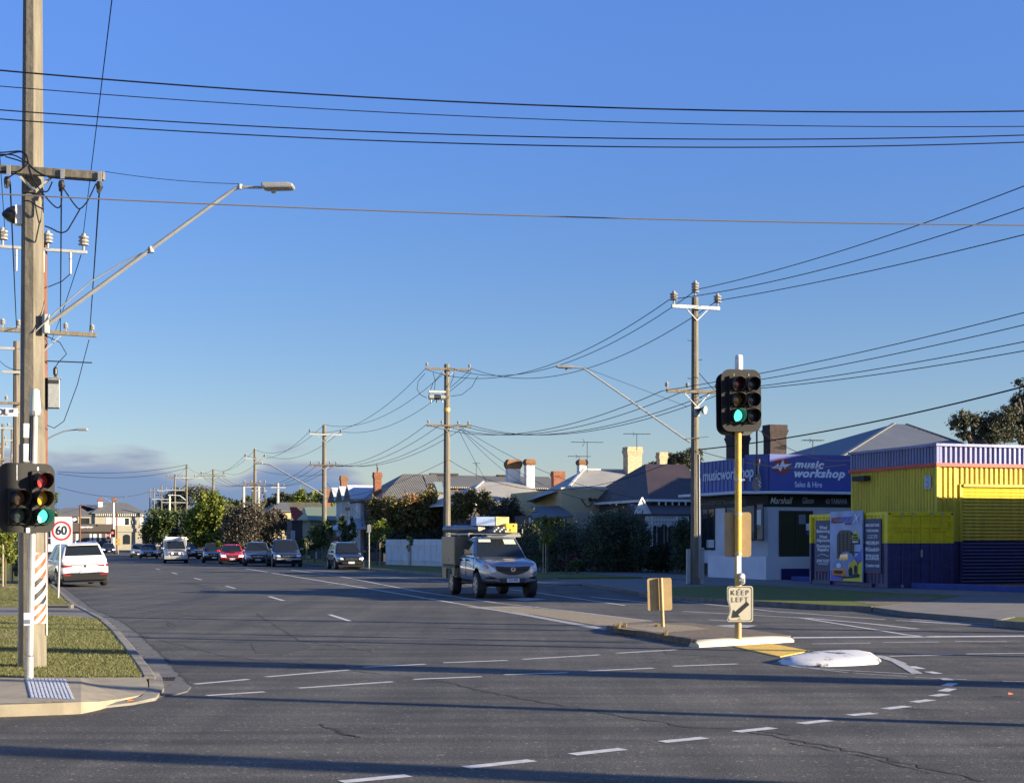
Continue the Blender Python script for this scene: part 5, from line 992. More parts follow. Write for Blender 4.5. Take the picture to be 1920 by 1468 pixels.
    for y in (fy + 2.25, c0 + .2, c1 - .1):
        for s_ in (-1, 1): b.bar((s_ * .8, y, 1.84), (s_ * .8, y, zr2), .03, .03)
    b.box(-.25, .85, fy + 2.15, fy + 2.2, zr2 - .09, zr2 - .01)
    b.bar((.92, fy + 2.2, zr2 + .02), (.92, fy + 2.2, zr2 + .16), .03, .03)
    b.build("roof_rack", "alu", t); return t
ute = build_ute()
mi = ute.matrix_basis.copy()
def up(x, y, z): return mi @ Vector((x, y, z))
fyu = -2.475
t = thing("conduit_tube", "long dark grey storage tube strapped across the ute's roof rack", "storage tube", up(-.55, .6, 1.97), ut_h); b = MB(); b.cyl((-.35, 1.95, .13), (.16, -.75, .13), .115, .115, 16); b.build("tube", "pipe_grey", t, smooth=True); b = MB(); b.cyl((.16, -.75, .13), (.17, -.79, .13), .125, .125, 16); b.build("end_cap", "canopy_tan", t); b = MB(); b.cyl((.02, .0, .13), (.03, -.03, .13), .122, .122, 14); b.cyl((-.2, 1.2, .13), (-.21, 1.23, .13), .122, .122, 14); b.build("strap", "black_metal", t)
t = thing("foam_box", "pale yellow and blue wrapped box standing on the ute's roof rack", "box", up(.02, -.1, 1.97), ut_h); b = MB(); b.box(-.60, .02, -.2, .5, .22, .50); b.build("blue_wrap", "load_blue", t, bevel=.01); b = MB(); b.box(.02, .45, -.22, .5, .22, .50); b.box(.0, .44, -.1, .5, .0, .22); b.build("yellow_panel", "load_yellow", t, bevel=.01)
t = thing("tool_case", "small orange yellow plastic case at the front of the ute's roof rack", "tool case", up(.42, -.42, 1.97), ut_h); b = MB(); b.box(-.14, .24, -.18, .18, .0, .29); b.build("case_body", "yellow_plastic", t, bevel=.03); b = MB(); b.box(.1, .14, -.19, -.178, .19, .24); b.box(.0, .03, -.19, -.178, .05, .12); b.build("latch", "black_metal", t)
t = thing("metal_bundle", "bundle of shiny metal poles lying on the ute's roof rack", "metal poles", up(.1, -.3, 1.97), ut_h); b = MB(); [b.cyl((-.2 + .06 * k, -.42, .05 + .05 * (k % 3)), (-.5 + .06 * k, 1.5, .05 + .05 * (k % 3)), .03, .03, 8) for k in range(8)]; b.build("poles", "alu", t, smooth=True)
# driven and parked cars further up
HD = AA * .9
def pc(label, px, py, **k):
    P = g(px, py); h = k.pop("h", HD); L = k.get("L", 4.5); c = P + Vector((-math.sin(h), math.cos(h), 0)) * (L / 2); return car(label, 0, 0, h, loc=(c.x, c.y, 0), **k)
GP = "vehicles along the right hand kerb"
fo = pc("black wagon with a roof rack parked alone by the street sign post", 659, 1068, body="suv", L=4.5, W=1.76, HT=1.68, pm="paint_black", rails=True, group=GP, plate="RPU 818", h=R(16))
ra = pc("large dark blue utility parked at the end of the row of four", 541, 1063, body="ute", L=5.3, W=1.98, HT=1.86, pm="paint_navy", group=GP, wr=.42, h=R(15.5))
hw, fy, ry, zn, zb, zr_, gc, hr, hb, b00, b01, r00, r01 = ra["dims"]
MB().box(-hw * .8, hw * .8, fy - .1, fy + .05, gc + .22, gc + .33).build("bull_bar", "galv", ra, bevel=.03)
pc("dark blue wagon between the red car and the large blue utility", 484, 1061, body="suv", L=4.6, W=1.87, HT=1.70, pm="paint_steel_blue", group=GP, plate="1ZK 4TB", h=R(12))
rc = pc("bright red car with its headlights on, driving towards the camera", 436, 1058, body="sedan", L=4.65, W=1.80, HT=1.50, pm="paint_red", lights="headlight_on", plate="1MF 7RC", name="moving_car", h=R(13))
hw, fy, ry, zn, zb, zr_, gc, hr, hb, b00, b01, r00, r01 = rc["dims"]; b = MB(); b.hexa([(-.2, fy + .75, zb * .95), (.2, fy + .75, zb * .95), (.22, fy + 1.1, zb * .95), (-.22, fy + 1.1, zb * .95), (-.18, fy + .78, zb + .07), (.18, fy + .78, zb + .07), (.2, fy + 1.1, zb + .09), (-.2, fy + 1.1, zb + .09)]); b.build("bonnet_scoop", "black_plastic", rc)
pc("dark wagon half hidden behind the red car", 402, 1055, body="suv", L=4.5, W=1.8, HT=1.62, pm="paint_charcoal", group=GP, h=R(13), detail=False)
pc("black wagon parked side on beyond the pale utility", 374, 1048, body="suv", L=4.7, W=1.9, HT=1.72, pm="paint_black", group=GP, h=R(60), detail=False)
pc("dark blue sedan parked beside the small white hatchback", 279, 1047, body="sedan", L=4.5, W=1.8, HT=1.45, pm="paint_steel_blue", h=R(14), detail=False, group=GP)
pc("small pale hatchback parked at the far end of the right kerb", 261, 1045.5, body="hatch", L=4.2, W=1.78, HT=1.52, pm="paint_silver", h=R(14), detail=False, group=GP)
pc("dark car with headlights approaching from the far junction", 204, 1038.5, body="hatch", L=4.3, W=1.8, HT=1.5, pm="paint_navy", lights="headlight_on", h=R(16), name="moving_car", detail=False)
pc("white wagon crossing at the far junction in front of the arched window", 232, 1033.5, body="suv", L=4.6, W=1.85, HT=1.66, pm="paint_white", h=R(70), detail=False, name="moving_car")
pc("silver wagon behind the white wagon's roof at the far junction", 168, 1034, body="suv", L=4.6, W=1.85, HT=1.66, pm="paint_silver", h=R(30), detail=False, name="moving_car")
pc("bright blue hatchback beside the white van at the left", 88, 1040, body="hatch", L=4.2, W=1.78, HT=1.52, pm="paint_blue", h=R(200), detail=False, name="moving_car")
pc("white van seen between the pole and the white wagon", 99, 1040, body="van", L=5.2, W=1.95, HT=2.2, pm="paint_white", h=R(196), detail=False, name="moving_van", cat="van")
pc("pale car just showing over the white wagon's left shoulder", 128, 1036, body="hatch", L=4.2, W=1.78, HT=1.5, pm="paint_silver", h=R(190), detail=False, name="moving_car")
# pale utility with canopy, bull bar and roof pipes
hx = pc("pale utility with bull bar, spotlights and roof pipes, driving towards the camera", 330, 1056, body="ute", L=5.1, W=1.86, HT=1.82, pm="paint_silver", wr=.40, name="utility_truck", cat="utility truck", h=R(14))
hw, fy, ry, zn, zb, zr_, gc, hr, hb, b00, b01, r00, r01 = hx["dims"]
b = MB(); b.bar((-hw * .95, fy - .16, gc + .22), (hw * .95, fy - .16, gc + .22), .1, .26); b.tube([(-.55, fy - .2, gc + .2), (-.5, fy - .18, zn * 1.0), (.5, fy - .18, zn * 1.0), (.55, fy - .2, gc + .2)], .035, 8); b.build("bull_bar", "galv", hx)
for s_ in (-1, 1): MB().cyl((s_ * .28, fy - .3, zn * .86), (s_ * .28, fy - .16, zn * .86), .11, .09, 14).build("spotlight", "headlight", hx)
b = MB(); b.box(-hw, hw, r01 + .25, ry - .05, zb - .1, HX_TOP) if False else b.box(-hw * .98, hw * .98, r01 + .3, ry - .02, zb - .15, 1.98); b.build("canopy", "paint_silver", hx, bevel=.03)
b = MB(); b.box(-.8, .8, r00 - .05, r00 + .0, zr_ + .08, zr_ + .13); b.cyl((-.7, r00 - .9, zr_ + .26), (-.7, r01 + 1.4, zr_ + .26), .09, .09, 10); b.cyl((.55, r00 - .9, zr_ + .22), (.55, r01 + 1.4, zr_ + .22), .1, .1, 10); b.cyl((.8, r00 - .7, zr_ + .2), (.8, r01 + 1.4, zr_ + .2), .06, .06, 10); b.bar((-.85, r00 + .2, zr_ + .12), (1.0, r00 + .2, zr_ + .12), .06, .08); b.bar((-.85, r01 + .9, 2.02), (.95, r01 + .9, 2.02), .06, .08); b.build("roof_rack", "trim_white", hx)
# ---------------------------------------------------------------- buildings
def frame(name, label, cat, px, Y, rz=None, group=None, z=.1):
    P = Vector(((px - CX) / F * Y, Y, z)); t = thing(name, label, cat, P, AA if rz is None else rz, group); a = AA if rz is None else rz
    cd, sd_ = (math.cos(a), math.sin(a)), (-math.sin(a), math.cos(a))
    def X(px, dy=0.):
        Q = P + Vector((sd_[0], sd_[1], 0)) * dy; return hit(Q, px, cd)
    def Yl(px, dx=0.):
        Q = P + Vector((cd[0], cd[1], 0)) * dx; return hit(Q, px, sd_)
    def Z(py, lx=0., ly=0.):
        Q = P + Vector((cd[0], cd[1], 0)) * lx + Vector((sd_[0], sd_[1], 0)) * ly; return H + (HY - py) / F * Q.y - P.z
    return t, P, X, Yl, Z
def hip(b, x0, x1, y0, y1, ze, zr, rx0=None, rx1=None, ry=None, oh=.3, along='x'):
    x0 -= oh; x1 += oh; y0 -= oh; y1 += oh
    if along == 'x':
        ry = (y0 + y1) / 2 if ry is None else ry; d = (y1 - y0) / 2; rx0 = x0 + d if rx0 is None else rx0; rx1 = x1 - d if rx1 is None else rx1; a, c = (rx0, ry, zr), (rx1, ry, zr)
        v = [(x0, y0, ze), (x1, y0, ze), (x1, y1, ze), (x0, y1, ze), a, c]; f = [(0, 1, 5, 4), (2, 3, 4, 5), (1, 2, 5), (3, 0, 4)]
    else:
        rx = (x0 + x1) / 2; a, c = (rx, rx0, zr), (rx, rx1, zr); v = [(x0, y0, ze), (x1, y0, ze), (x1, y1, ze), (x0, y1, ze), a, c]; f = [(0, 1, 4), (1, 2, 5, 4), (2, 3, 5), (3, 0, 4, 5)]
    n = len(v); b.add(v + [(x, y, z - .12) for x, y, z in v[:4]], f + [(0, 1, n + 1, n), (1, 2, n + 2, n + 1), (2, 3, n + 3, n + 2), (3, 0, n, n + 3), (n, n + 1, n + 2, n + 3)])
    return b
def gutter_line(t, x0, x1, y0, y1, ze, oh=.3, m="trim_white"):
    b = MB(); b.box(x0 - oh - .06, x1 + oh, y0 - oh - .08, y0 - oh, ze - .14, ze + .0); b.box(x0 - oh - .08, x0 - oh, y0 - oh, y1 + oh, ze - .14, ze + .0); b.build("eaves_gutter", m, t)
def chimney(t, x, y, z0, z1, w, m, cap="terracotta", pot="bulge", base=None, d=None):
    d = d or w; b = MB(); b.box(x - w / 2, x + w / 2, y - d / 2, y + d / 2, z0, z1); c = b.build("chimney", m, t)
    if base: MB().box(x - w / 2 - .02, x + w / 2 + .02, y - d / 2 - .02, y + d / 2 + .02, z0, z0 + base[1]).build("base", base[0], c)
    if pot == "bulge":
        h = w * .75; b = MB(); v = []
        for k, zz_ in ((.5, 0), (.63, h * .35), (.63, h * .65), (.46, h)): v.append([(x - w * k, y - d * k, z1 + zz_), (x + w * k, y - d * k, z1 + zz_), (x + w * k, y + d * k, z1 + zz_), (x - w * k, y + d * k, z1 + zz_)])
        for i in range(3): b.hexa(v[i] + v[i + 1])
        b.build("cap", cap, c)
    else:
        b = MB()
        for i in range(3): e = .02 + .028 * i; b.box(x - w / 2 - e, x + w / 2 + e, y - d / 2 - e, y + d / 2 + e, z1 - .42 + .1 * i, z1 - .322 + .1 * i)
        b.box(x - w / 2 - .04, x + w / 2 + .04, y - d / 2 - .04, y + d / 2 + .04, z1 - .12, z1 + .12); b.build("cap", cap, c)
    return c
def window(t, x0, x1, y, z0, z1, m="window_glass", fr="trim_white", mull=1, side=None, nm="window", w=.06):
    """in the front (xz) plane at local y, or side: in the yz plane at local x=side with x0..x1 meaning y"""
    b = MB(); g_ = MB()
    if side is None:
        b.box(x0 - w, x1 + w, y - .04, y, z0 - w, z0); b.box(x0 - w, x1 + w, y - .04, y, z1, z1 + w); b.box(x0 - w, x0, y - .04, y, z0, z1); b.box(x1, x1 + w, y - .04, y, z0, z1)
        for k in range(mull): xm = x0 + (x1 - x0) * (k + 1) / (mull + 1); b.box(xm - w / 3, xm + w / 3, y - .035, y, z0, z1)
        g_.box(x0, x1, y - .015, y - .005, z0, z1)
    else:
        s_ = side; b.box(s_ - .04, s_, x0 - w, x1 + w, z0 - w, z0); b.box(s_ - .04, s_, x0 - w, x1 + w, z1, z1 + w); b.box(s_ - .04, s_, x0 - w, x0, z0, z1); b.box(s_ - .04, s_, x1, x1 + w, z0, z1)
        for k in range(mull): xm = x0 + (x1 - x0) * (k + 1) / (mull + 1); b.box(s_ - .035, s_, xm - w / 3, xm + w / 3, z0, z1)
        g_.box(s_ - .015, s_ - .005, x0, x1, z0, z1)
    o = b.build(nm, fr, t); g_.build("pane", m, o); return o
# ---- music shop
t, P, X, Yl, Z = frame("music_shop", "white corner shop with big blue signs and a giant guitar on its corner", "shop", 1440, 70)
xr = X(1600) + 4; cx_ = -.0; ch = .75; yl = Yl(1302, -.75)
zt, zb, za, zf0, zf1 = Z(851), Z(919), Z(925), Z(950), Z(928); zw = Z(1058)
foot = [(0, 0), (xr, 0), (xr, yl), (-ch, yl), (-ch, ch)]
MB().slab(foot, zw, zf0 + .0).build("wall", "shop_white", t); MB().slab([(x + .01 if x <= 0 else x, y + .02) for x, y in foot], -.1, zw - .002).build("plinth", "plinth", t)
MB().slab([(-.02, -.03), (xr, -.03), (xr, yl), (-ch - .03, yl), (-ch - .03, ch - .02)], zf0 + .001, zf1).build("name_band", "sign_black", t)
MB().slab([(.1, -.9), (xr, -.9), (xr, yl), (-ch - .9, yl), (-ch - .9, ch - .4)], za - .03, za + .10).build("awning", "shop_white", t, bevel=.01)
MB().slab([(0, 0), (xr, 0), (xr, yl), (-ch, yl), (-ch, ch)], za + .101, zb - .002).build("upper_wall", "plinth", t)
pn = MB().box(0.02, X(1593), -.12, 0, zb, zt).build("sign_panel", "sign_blue_panel", t, bevel=.01)
pl = MB().box(-ch - .1, -ch, ch + .05, Yl(1306, -ch), zb, zt - .15).build("sign_panel", "sign_blue", t)
b = MB(); y_ = ch
while y_ < Yl(1306, -ch): b.box(-ch - .13, -ch - .1, y_, y_ + .05, zb, zt - .15); y_ += .42
b.build("panel_rib", "sign_blue", pl)
b = MB(); b.add([(-ch - .02, ch + .03, zb), (.0, -.03, zb), (0, -.03, zt), (-ch - .02, ch + .03, zt), (-ch, ch + .1, zb), (.06, 0, zb), (.06, 0, zt), (-ch, ch + .1, zt)], [(0, 1, 2, 3), (4, 7, 6, 5), (0, 4, 5, 1), (3, 2, 6, 7), (0, 3, 7, 4), (1, 5, 6, 2)]); b.build("corner_panel", "sign_blue", t)
u = 70 / F; tx = lambda px: X(px, -.13)
text("music", 21 * u, "sign_white", pn, (tx(1489), -.14, Z(870.5)), off=.022, shear=.3, align='LEFT', ext=.012, width=tx(1545) - tx(1489), space=1.12); text("workshop", 21 * u, "sign_white", pn, (tx(1489), -.14, Z(887)), off=.022, shear=.3, align='LEFT', ext=.012, width=tx(1584) - tx(1489), space=1.12)
text("Sales & Hire", 14.5 * u, "sign_white", pn, (tx(1490), -.14, Z(908)), off=.002, align='LEFT', width=tx(1541) - tx(1490))
MB().plate(disc(14.5 * u, 30, tx(1466), Z(874), 1.27), -.135, -.12).build("logo_oval", "sign_red", pn)
zg = [(1446, 878), (1459, 869), (1461, 875), (1468, 861), (1471, 871), (1476, 869), (1478, 870), (1485.5, 868.5), (1474, 875), (1471.5, 880), (1468, 873), (1463, 884), (1459, 878)]
MB().plate([(tx(x), Z(y)) for x, y in zg], -.15, -.137).build("logo_zigzag", "sign_white", pn)
ry_ = R(-90)
ya_, yb_ = Yl(1413, -ch - .14), Yl(1318, -ch - .14); text("musicworkshop", 26 * u * 1.12, "letter_grey", pl, (-ch - .14, (ya_ + yb_) / 2, (zb + zt) / 2 - .02), rot=(R(90), 0, ry_), off=.02, shear=.1, ext=.01, width=yb_ - ya_); MB().platex([(Yl(1307, -ch), Z(880, 0, 8)), (Yl(1310, -ch), Z(878, 0, 8)), (Yl(1313, -ch), Z(886, 0, 8)), (Yl(1311, -ch), Z(898, 0, 8)), (Yl(1307, -ch), Z(905, 0, 8))], -ch - .14, -ch - .13).build("logo_oval", "sign_red", pl)
text("Marshall", 17.5 * u, "sign_white", t, (tx(1467), -.045, Z(938.5)), off=.003, shear=.35, width=tx(1488) - tx(1446)); text("Gibson", 17 * u, "letter_grey", t, (tx(1517), -.045, Z(938)), off=.002, shear=.2, width=tx(1528) - tx(1507)); text("YAMAHA", 15 * u, "letter_grey", t, (tx(1575), -.045, Z(939)), off=.006, width=tx(1591) - tx(1560))
MB().plate(disc(4.5 * u, 16, tx(1554), Z(939)), -.05, -.04).build("logo_disc", "letter_grey", t); b = MB()
for k in range(3): a = math.pi * k / 3; b.bar((tx(1554) - 4 * u * math.cos(a), -.053, Z(939) - 4 * u * math.sin(a)), (tx(1554) + 4 * u * math.cos(a), -.053, Z(939) + 4 * u * math.sin(a)), .01, .025)
b.build("logo_forks", "sign_black", t)
for k, w_ in enumerate(("DRUMS", "Fender", "Maton", "CORT", "ESP", "ROLAND", "Ibanez")): text(w_, .30, "letter_dim", t, (-ch - .045, yl - .8 - (yl - ch - 1.2) * (6 - k) / 6.3, (zf0 + zf1) / 2), rot=(R(90), 0, ry_), width=(yl - ch) / 9)
for a, b_, z0, z1 in ((1419, 1431, 1011, 950), (1385, 1415, 1011, 952), (1362, 1382, 1011, 953)): window(t, Yl(b_, -ch), Yl(a, -ch), 0, Z(z0, 0, 4), Z(z1, 0, 4), side=-ch, mull=0, fr="plinth")
window(t, Yl(1340, -ch), Yl(1317, -ch), 0, Z(1028, 0, 9), Z(958, 0, 9), side=-ch, mull=1, fr="plinth"); 
b = MB(); b.box(-ch - .03, -ch - .02, Yl(1428, -ch), Yl(1420, -ch), Z(985, 0, 2), Z(958, 0, 2)); b.build("window_poster", "window_pale", t); MB().box(-ch - .03, -ch - .02, Yl(1340, -ch), Yl(1326, -ch), Z(1026, 0, 9), Z(1012, 0, 9)).build("window_poster", "window_pale", t)
d = MB().box(X(1461), X(1522), -.03, 0, Z(1050), Z(959)).build("door", "window_glass", t); b = MB()
for px in (1460, 1491, 1521): b.box(X(px), X(px + 2), -.06, -.03, Z(1050), Z(959))
b.box(X(1460), X(1523), -.06, -.03, Z(960), Z(957)); b.build("door_frame", "plinth", d); MB().box(X(1510), X(1518), -.07, -.061, Z(994), Z(981)).build("notice", "sign_white", d); MB().plate(disc(.09, 16, X(1514), Z(999)), -.07, -.061).build("sticker", "plate_blue", d); MB().box(X(1497), X(1510), -.035, -.031, Z(982), Z(964)).build("poster", "letter_dim", d)
b = MB(); b.box(X(1432, -7.2), X(1530, -7.2), -7.4, -7.2, -.05, .72 + .25); b.box(X(1432, -7.2), X(1432, -7.2) + .2, -7.2, -2, -.05, .97); b.build("garden_wall", "shop_white", None); bpy.data.objects.remove(C.objects[-1]) if False else None
gw = [o for o in C.objects if o.name.startswith("garden_wall")][-1]; gw.location = t.location; gw.rotation_euler = t.rotation_euler; props(gw, "low pale rendered wall in front of the music shop door", "low wall"); MB().box(X(1465, -7.45), X(1530, -7.45), -7.46, -7.43, -.02, Z(1064, 4, -7.4)).build("blue_panel", "navy_wall", gw)
# guitar mounted upright on the corner
gt = thing("giant_guitar", "giant model guitar standing upright on the shop's corner above the awning", "guitar", P + Vector((-.52 * cA - .05, .1, 0)) + Vector((0, -.25, 0)), R(-14)); k = 70 / F; gz = lambda y: H + (HY - y) / F * (P.y - .15) - P.z
L = [(0, 921), (-6, 919), (-8.5, 910), (-8, 900), (-5.5, 892), (-5, 884), (-6.5, 875), (-6, 862), (-3.5, 864), (-2, 868), (2, 868), (3, 862), (5.5, 860), (6, 872), (4, 880), (6, 890), (8.5, 899), (9, 909), (7, 917), (3, 921)]
MB().plate([(x * k, gz(y)) for x, y in L], -.08, .06).build("guitar_body", "guitar_face", gt, bevel=.03); MB().box(-1.6 * k, 1.6 * k, -.12, -.04, gz(890), gz(806)).build("neck", "black_metal", gt); MB().plate([(-2.5 * k, gz(808)), (2.5 * k, gz(808)), (2 * k, gz(797)), (-2 * k, gz(798))], -.1, -.04).build("headstock", "black_metal", gt)
b = MB(); b.plate([(-1 * k, gz(890)), (3 * k, gz(888)), (4 * k, gz(872)), (0, gz(866)), (-1.5 * k, gz(874))], -.1, -.081); b.plate([(-3 * k, gz(898)), (3 * k, gz(898)), (3 * k, gz(896.5)), (-3 * k, gz(896.5))], -.1, -.081); b.build("pickguard", "letter_grey", gt); b = MB()
for x, y in ((4, 902), (6, 905), (4.5, 909), (6, 912)): b.plate(disc(.035, 8, x * k, gz(y)), -.1, -.081)
b.build("knob", "sign_white", gt)
# roof edge and dark brick chimneys of the old shop behind the signs
b = MB(); hip(b, .2, xr, .6, yl, zt - .45, zt - .1, oh=0); b.build("roof", "roof_black", t)
for (px, y0, wpx) in ((1453, 796, 34), (1383, 812, 34)):
    yy = 3.0 if px > 1400 else 4.5; w_ = wpx * (P.y + yy) / F; chimney(t, X(px, yy), yy, zt - .6, Z(y0, 0, yy) - .1, w_, "brick_dark", "brick_dark", "corbel", d=w_ * .8)
def aerial(px, py_top, py_base, Y, half, label, nb=7):
    base = at(px, py_base, Y); t = thing("tv_antenna", label, "antenna", base, R(8)); h = (py_base - py_top) / F * Y; w_ = half / F * Y; b = MB(); b.tube([(0, 0, -.3), (0, 0, h)], .02, 5); b.tube([(-w_, 0, h * .98), (w_, 0, h * .98)], .018, 5)
    for i in range(nb): x = -w_ + 2 * w_ * (i + .5) / nb; b.tube([(x, -.35, h * .98), (x, .35, h * .98)], .01, 4)
    b.tube([(-w_ * .3, 0, h * 1.12), (-w_ * .15, 0, h * .98), (-w_ * .3, 0, h * .82)], .014, 4); b.build("mast", "black_metal", t)
aerial(1524, 825, 853, 73, 21, "television antenna above the blue shop sign, left of the pyramid roof")
aerial(1086, 855, 882, 97, 22, "television antenna left of the small urn topped chimney"); aerial(1101, 828, 880, 98, 31, "taller television antenna right of the small urn topped chimney"); aerial(1194, 813, 836, 96, 26, "television antenna standing on the big cream chimney")
aerial(893, 868, 892, 120, 7, "small television antenna beside the switch gear pole", 3)
# ---- yellow tyre workshop
t, P, X, Yl, Z = frame("tyre_workshop", "yellow and blue corrugated steel workshop with a red stripe and roller door", "workshop", 1758, 56)
yl = Yl(1596); xr = 16.; z_t, z_b, z_r = Z(833), Z(868), Z(874.5)
def corr(n, L, z0, z1, m, par, axis, off=0., pitch=.19, dep=.05, d0=0.):
    b = MB(); k = int(L / pitch); pts = []
    for i in range(k):
        s0 = d0 + i * pitch
        for u_, dd in ((0, 0), (.15, 1), (.55, 1), (.70, 0)): pts.append((s0 + u_ * pitch, -off - dd * dep))
    pts.append((d0 + L, -off)); v = []
    for z in (z0, z1): v += [((s0, dd, z) if axis == 'x' else (dd, s0, z)) for s0, dd in pts]
    m_ = len(pts); return b.add(v, [(i, i + 1, m_ + i + 1, m_ + i) for i in range(m_ - 1)]).build(n, m, par, fix=False)
MB().box(0.0, xr, 0.0, yl, -.1, z_t - .05).build("wall", "yb_yellow", t)
dx0, dz1 = X(1798), Z(912)
for ax, L in (('x', xr), ('y', yl)):
    d0 = 0. 
    corr("fascia_sheet", L, z_b, z_t - .07, "yb_band", t, ax, .04, .22 if ax == 'x' else .2, .06)
    if ax == 'x':
        corr("wall_sheet", dx0, -.05 + 1.6, z_r, "yb_yellow", t, ax, .01, .22, .05); corr("wall_sheet", xr - dx0 - .01, dz1 + .12, z_r, "yb_yellow", t, ax, .01, .22, .05, dx0 + .01); corr("wall_sheet", dx0, -.05, 1.6, "yb_blue", t, ax, .012, .22, .05)
    else: corr("wall_sheet", L, 1.6, z_r, "yb_yellow", t, ax, .01, .2, .05); corr("wall_sheet", L, -.05, 1.6, "yb_blue", t, ax, .012, .2, .05)
b = MB(); b.box(-.14, xr, -.14, -.01, z_r, z_b); b.box(-.14, -.01, -.01, yl, z_r, z_b); b.build("red_stripe", "yb_red", t)
b = MB(); b.box(-.16, xr, -.16, .05, z_t - .07, z_t + .03); b.box(-.16, .05, .05, yl, z_t - .07, z_t + .03); b.box(-.12, -.0, -.12, -.0, z_b, z_t - .08); b.build("capping", "yb_band", t)
b = MB(); b.box(-.1, .0, -.1, -.0, 1.6, z_r - .01); b.build("corner_trim", "yb_yellow", t)
ang = thing("scratch", "", "", (0, 0, 0)); bpy.data.objects.remove(ang)
rd = MB(); n = 22; x0_, x1_ = dx0 + .12, 10.; prof = []
def slats(z0, z1, m):
    b = MB(); z = z0; pts = []
    while z < z1 - .01:
        pts += [(z, -.015), (z + .07, -.055), (min(z + .13, z1), -.015)]; z += .13
    v = [(x, y, z) for x in (x0_, x1_) for z, y in pts]; k = len(pts); return b.add(v, [(i, i + 1, k + i + 1, k + i) for i in range(k - 1)]).build("roller_door", m, t, fix=False)
slats(.0, 1.6, "yb_blue"); slats(1.6, dz1, "yb_yellow"); b = MB(); b.box(dx0, dx0 + .12, -.08, 0, 1.6, dz1 + .1); b.box(x0_, x1_, -.14, -.0, dz1, dz1 + .1); b.build("door_frame", "yb_yellow", t); MB().box(dx0, dx0 + .12, -.08, 0, .0, 1.599).build("door_frame", "yb_blue", t)
y0_, y1_ = Yl(1750), Yl(1738); sgn = MB().box(-.12, -.09, y0_, y1_, Z(917, 0, 1), Z(893, 0, 1)).build("notice_board", "letter_grey", t); b = MB()
for k in range(5): zz_ = Z(914 - k * 4.3, 0, 1); b.box(-.124, -.121, y0_ + .1, y1_ - .1 - .1 * (k % 2), zz_, zz_ + .035)
b.build("notice_print", "panel_navy", sgn)
b = MB(); b.box(-.4, -.1, yl - 1.6, yl - .7, Z(902, 0, yl - 1), Z(893, 0, yl - 1)); b.build("spotlight_box", "plinth", t)
MB().box(0.05, xr, .05, yl, z_t - .05, z_t - .02).build("roof", "roof_dark", t)
# ---- dark hipped roof house behind the workshop
t, P, X, Yl, Z = frame("house", "house with a tall dark pyramid roof rising behind the yellow workshop", "house", 1640, 80)
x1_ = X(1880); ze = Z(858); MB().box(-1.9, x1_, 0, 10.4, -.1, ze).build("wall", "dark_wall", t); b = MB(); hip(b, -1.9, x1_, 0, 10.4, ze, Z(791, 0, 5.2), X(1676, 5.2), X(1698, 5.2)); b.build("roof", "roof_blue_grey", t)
b = MB(); a_ = Vector((-2.2, -.3, ze + .03)); b.bar(a_, (X(1676, 5.2), 5.2, Z(791, 0, 5.2) + .03), .2, .06); b.bar((x1_ + .3, -.3, ze + .03), (X(1700, 5.2), 5.2, Z(791, 0, 5.2) + .03), .2, .06); b.build("ridge_cap", "roof_blue_grey", t)
# ---- shipping container
CA = R(14); P = Vector((12.75, 50.6, .12)); t = thing("shipping_container", "yellow over blue shipping container with sign boards and locked end doors", "shipping container", P, CA)
Wd, Ln, Ht = 2.44, 6.06, 2.59; zs_ = 1.52
def cyl_(z0, z1, m, nm):
    MB().box(.06, Wd - .02, .08, Ln - .02, z0, z1).build(nm, m, t)
b = MB(); b.box(.05, Wd, .06, Ln, .02, zs_); b.build("shell", "cont_blue", t); b = MB(); b.box(.05, Wd, .06, Ln, zs_ + .001, Ht - .03); b.build("shell", "cont_yellow", t)
corr("side_sheet", Ln - .3, .14, zs_, "cont_blue", t, 'y', -.05, .27, .045, .15); corr("side_sheet", Ln - .3, zs_, Ht - .12, "cont_yellow", t, 'y', -.05, .27, .045, .15)
for z0, z1, m in ((0, zs_, "cont_blue"), (zs_ + .001, Ht, "cont_yellow")):
    b = MB(); b.box(-.03, .12, 0, .15, z0, z1); b.box(Wd - .12, Wd + .03, 0, .15, z0, z1); b.box(-.03, .1, Ln - .12, Ln + .03, z0, z1); b.box(0, .1, .15, Ln - .12, (0 if z0 == 0 else Ht - .12), (.14 if z0 == 0 else Ht - .0)); b.box(.12, Wd - .12, -.0, .12, (0 if z0 == 0 else Ht - .14), (.1 if z0 == 0 else Ht)); b.build("corner_post", m, t, bevel=.008)
